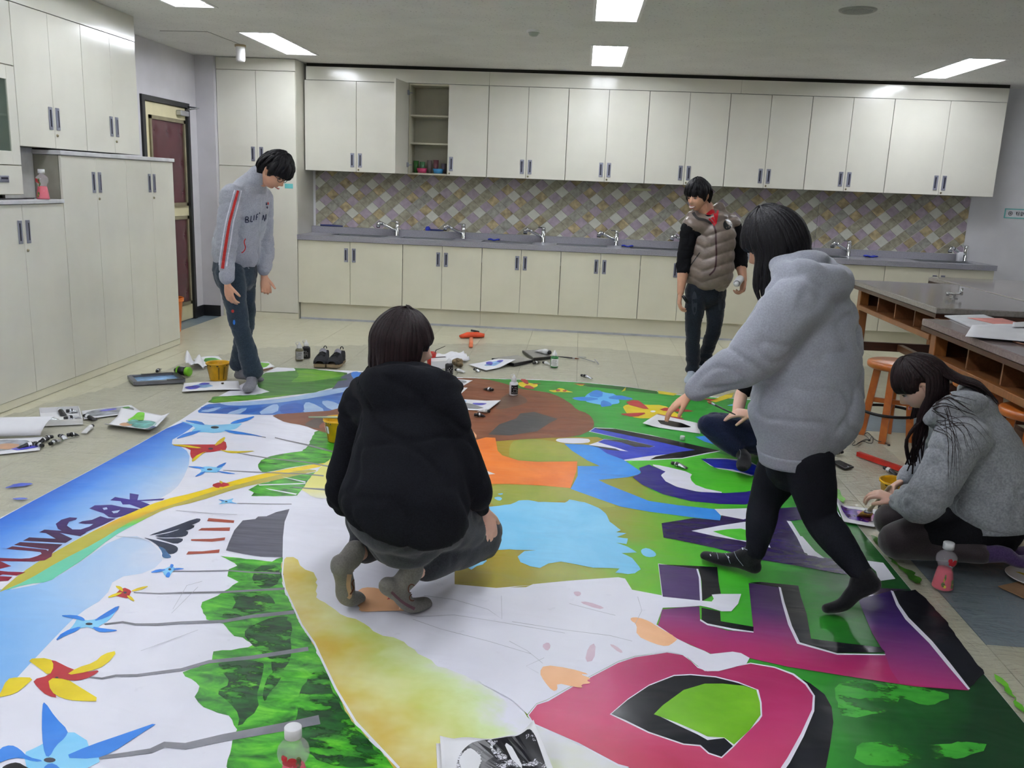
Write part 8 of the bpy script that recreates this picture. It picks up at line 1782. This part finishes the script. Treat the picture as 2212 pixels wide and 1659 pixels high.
# ---------------------------------------------------------------- 6 kneeling girl in grey marl hoodie
f = V((-0.92, 0.39, 0)); lat = V((0.39, 0.92, 0)); Yk = 3.71
t = person('person kneeling at right in grey hoodie and black tights, with very long dark hair', (W(2050, 1150, Yk).x, Yk, 0))
pel, chest, neck = W(2125, 1105, Yk), W(2085, 945, Yk+0.06), W(2040, 876, Yk+0.10)
sh = (W(2040, 925, Yk+0.26), W(2072, 955, Yk-0.13)); el = (W(1998, 1015, Yk+0.30), W(1992, 1082, Yk-0.20)); wr = (W(1958, 1034, Yk+0.22), W(1938, 1083, Yk+0.02))
hip = (W(2100, 1120, Yk+0.16), W(2115, 1130, Yk-0.06)); kn = (W(1928, 1124, Yk+0.26), W(1940, 1168, Yk+0.0)); an = (W(2120, 1180, Yk+0.10), W(2122, 1198, Yk-0.17))
hc = W(1992, 832, Yk+0.10); hf = V((-0.76, 0.22, -0.60)); M6 = head_frame(hc, hf, V((-0.6, 0.1, 0.8)))
b = body_core(pel, chest, neck, sh, el, wr, hip, kn, an, f, 0.88); limb(b, [neck-V((0, 0, 0.04)), mid(neck, hc, 0.75)], [0.052, 0.048], 14, 4)
h = MB(); head_mesh(h, M6, 1.0)
hb = MB(); hand(hb, wr[0], (-0.80, -0.25, -0.45), (0.1, -0.5, -0.85), -1, 0.165, (38, 45, 25)); hand(hb, wr[1], (-0.85, 0.35, 0.25), (-0.2, 0.3, -0.9), 1, 0.165, (30, 40, 25))
hm_ = fuse_mesh(hb, 0.0042, 2); ex = MB(); ex.add([v.co.copy() for v in hm_.vertices], [tuple(q.vertices) for q in hm_.polygons], 0, True); ex.add(h.v, h.f, 0, True)
mesh_part('body', fuse_mesh(b, 0.012, 4), SKINP, t, extra=ex); face_parts(t, M6, 1.0)
EARW = [(0, 14), (35, 10), (52, 6), (66, 4), (78, 8), (88, 20), (100, 14), (110, -30), (180, -66)]
m = MB(); hair_shell(m, M6, EARW, 1.02, 0.026, 33.0, jag=3)
for i in range(150):
    az = radians(30+300*i/149); q = random.Random(i+700).uniform; a = math.degrees(az); a = a-360 if a > 180 else a
    if abs(a) < 60: strand(m, M6, az, [82, 64, 46, 32, 19 if abs(a) > 25 else 8], [], 1.02, 0.020+q(0, 0.004), 0.012, 6, 0.45)
    elif 106 < a < 142: # near side: falls in front of the shoulder, to the floor side
        strand(m, M6, az, [82, 62, 42, 24, 12], [(0.004, -0.01, -0.06), (-0.012+0.02*q(-1, 1), -0.012, -0.15), (-0.035+0.03*q(-1, 1), -0.01, -0.26), (-0.05+0.03*q(-1, 1), -0.01, -0.36-0.06*q(0, 1))], 1.02, 0.022+q(0, 0.006), 0.014, 6, 0.5)
    elif 142 <= a or a < -140: # back: over the hood and down the back
        u = q(0, 1); strand(m, M6, az, [82, 62, 40, 20, 5], [(0.06, -0.02*u, -0.03), (0.13, -0.05*u, -0.05), (0.19, -0.08*u, -0.11)], 1.02, 0.022+q(0, 0.006), 0.013, 6, 0.45)
    elif abs(a) >= 60: strand(m, M6, az, [82, 62, 44, 28, 22] if a > -100 else [82, 62, 42, 22, 10], [(0.01, 0.01, -0.05), (0.0, 0.02, -0.14), (-0.01, 0.02, -0.22)] if a < -100 else [], 1.02, 0.020+q(0, 0.004), 0.012, 6, 0.45)
part('hair', m, HAIRR, t, True)
m = MB(); limb(m, [pel, pel-V((0, 0, 0.05))], [(0.155, 0.13), (0.15, 0.125)], 20, 4, up=f)
for i in range(2): limb(m, [hip[i], mid(hip[i], kn[i]), kn[i]], [0.110, 0.104, 0.084], 18, 5); limb(m, [kn[i]-V((0, 0, 0.02)), mid(kn[i], an[i]), an[i]], [0.064, 0.058, 0.040], 16, 5)
mesh_part('tights', fuse_mesh(m, 0.010, 4), TIGHTS, t)
m = MB(); limb(m, [pel+V((0.0, 0, 0.03)), pel+V((0.03, 0, -0.02)), pel+V((0.03, 0, -0.06))], [(0.185, 0.165), (0.190, 0.172), (0.160, 0.145)], 22, 4, up=f)
for i in range(2): limb(m, [hip[i], hip[i].lerp(kn[i], 0.50)], [0.122, 0.112], 18, 5)
mesh_part('shorts', fuse_mesh(m, 0.010, 4, folds(101, 0.004, (8, 8, 8))), BLACKC, t)
for i in range(2): m = MB(); a = an[i]; foot_tube(m, a, a+V((0.02, 0.01, 0.01)), a+V((0.15, 0.0, -0.02)), a+V((0.22, 0.02, -0.01)), 1.0, V((0, 0, 1))); mesh_part('sock', fuse_mesh(m, 0.007, 3), SOCKP, t)
m = MB()
limb(m, [W(2142, 1115, Yk), W(2142, 1085, Yk), W(2128, 1020, Yk+0.02), W(2095, 945, Yk+0.06), W(2068, 905, Yk+0.08), W(2045, 882, Yk+0.10)], [(0.205, 0.185), (0.225, 0.205), (0.222, 0.190), (0.200, 0.165), (0.150, 0.125), (0.10, 0.09)], 26, 6, up=f, round_=False)
for i in range(2): limb(m, [sh[i].lerp(chest, 0.5), sh[i], mid(sh[i], el[i])+V((0.01, 0, 0)), el[i], mid(el[i], wr[i]), wr[i].lerp(el[i], 0.06)], [0.115, 0.102, 0.095, 0.088, 0.070, 0.050], 18, 5)
limb(m, [W(2012, 905, Yk-0.04), W(2050, 880, Yk-0.08), W(2095, 872, Yk-0.05), W(2128, 885, Yk+0.06), W(2110, 870, Yk+0.2), W(2060, 860, Yk+0.26)], [(0.035, 0.035), (0.05, 0.055), (0.055, 0.06), (0.055, 0.06), (0.05, 0.055), (0.035, 0.035)], 16, 6, up=V((0, 0, 1)))
limb(m, [W(2030, 880, Yk-0.02), W(2060, 862, Yk-0.02), W(2090, 852, Yk+0.04), W(2085, 845, Yk+0.16)], [0.032, 0.04, 0.042, 0.035], 14, 6)
jm = fuse_mesh(m, 0.011, 4, folds(111, 0.012, (6, 6, 8))); jk = mesh_part('hoodie', jm.copy(), GREYH, t, 'grey marl hoodie'); jb = bvh_of(jm)
m = MB(); limb(m, [W(2146, 1135, Yk-0.01), W(2144, 1105, Yk)], [(0.205, 0.180), (0.212, 0.190)], 26, 4, up=f, round_=False); part('rib_hem', m, GREYH, t, True)
m = MB(); drape_stroke(m, jb, [(2077, 1070), (2066, 1092), (2072, 1112), (2090, 1125)], 3, 3, 8, off=0.004); part('pocket_edge', m, GREYJ, jk, True)
m = MB()
q_ = random.Random(5)
for k in range(16):
    x1 = 2046+q_.uniform(0, 95); y1 = 1065-(x1-2046)*1.35+q_.uniform(-30, 15); mx_, my_ = (2036+x1)/2+q_.uniform(4, 16), (900+y1)/2-q_.uniform(6, 22); drape_stroke(m, jb, [(2030+q_.uniform(-16, 18), 905+q_.uniform(-30, 26)), (mx_, my_), (x1, y1)], 1.6, 0.3, 12, off=0.004)
for k in range(7):
    y0 = 850+q_.uniform(0, 35); drape_stroke(m, jb, [(2012+q_.uniform(0, 10), y0), (2045, y0-8+q_.uniform(-5, 8)), (2085+q_.uniform(0, 25), y0+q_.uniform(0, 25))], 3.0, 0.4, 12, off=0.004)
part('loose_hair', m, HAIRR, t, True)
a = fl(1866, 1116, 0.016); c = wr[0]+V((-0.085, -0.02, -0.05)); d = (c-a).normalized(); t2 = thing('paint_brush', 'wide flat bristle brush in the hand of the kneeling person over the purple paper', 'brush', tuple(a)); m = MB()
m.tube([a, a+d*0.05, a+d*0.075], [(0.034, 0.004), (0.030, 0.008), (0.020, 0.009)], 14, up=V((0, 0, 1))); part('bristle', m, mat('golden bristle', '#b88a3a', rough=0.8, var=0.2, scale=60), t2, True)
m = MB(); m.tube([a+d*0.073, a+d*0.10], [(0.021, 0.010), (0.016, 0.009)], 14, up=V((0, 0, 1))); part('ferrule', m, STEEL, t2, True); m = MB(); m.tube([a+d*0.10, a+d*0.15, c+d*0.04], [(0.013, 0.007), (0.009, 0.007), (0.008, 0.006)], 12, up=V((0, 0, 1))); part('handle', m, mat('pale wood handle', '#b8a488', rough=0.5), t2, True)
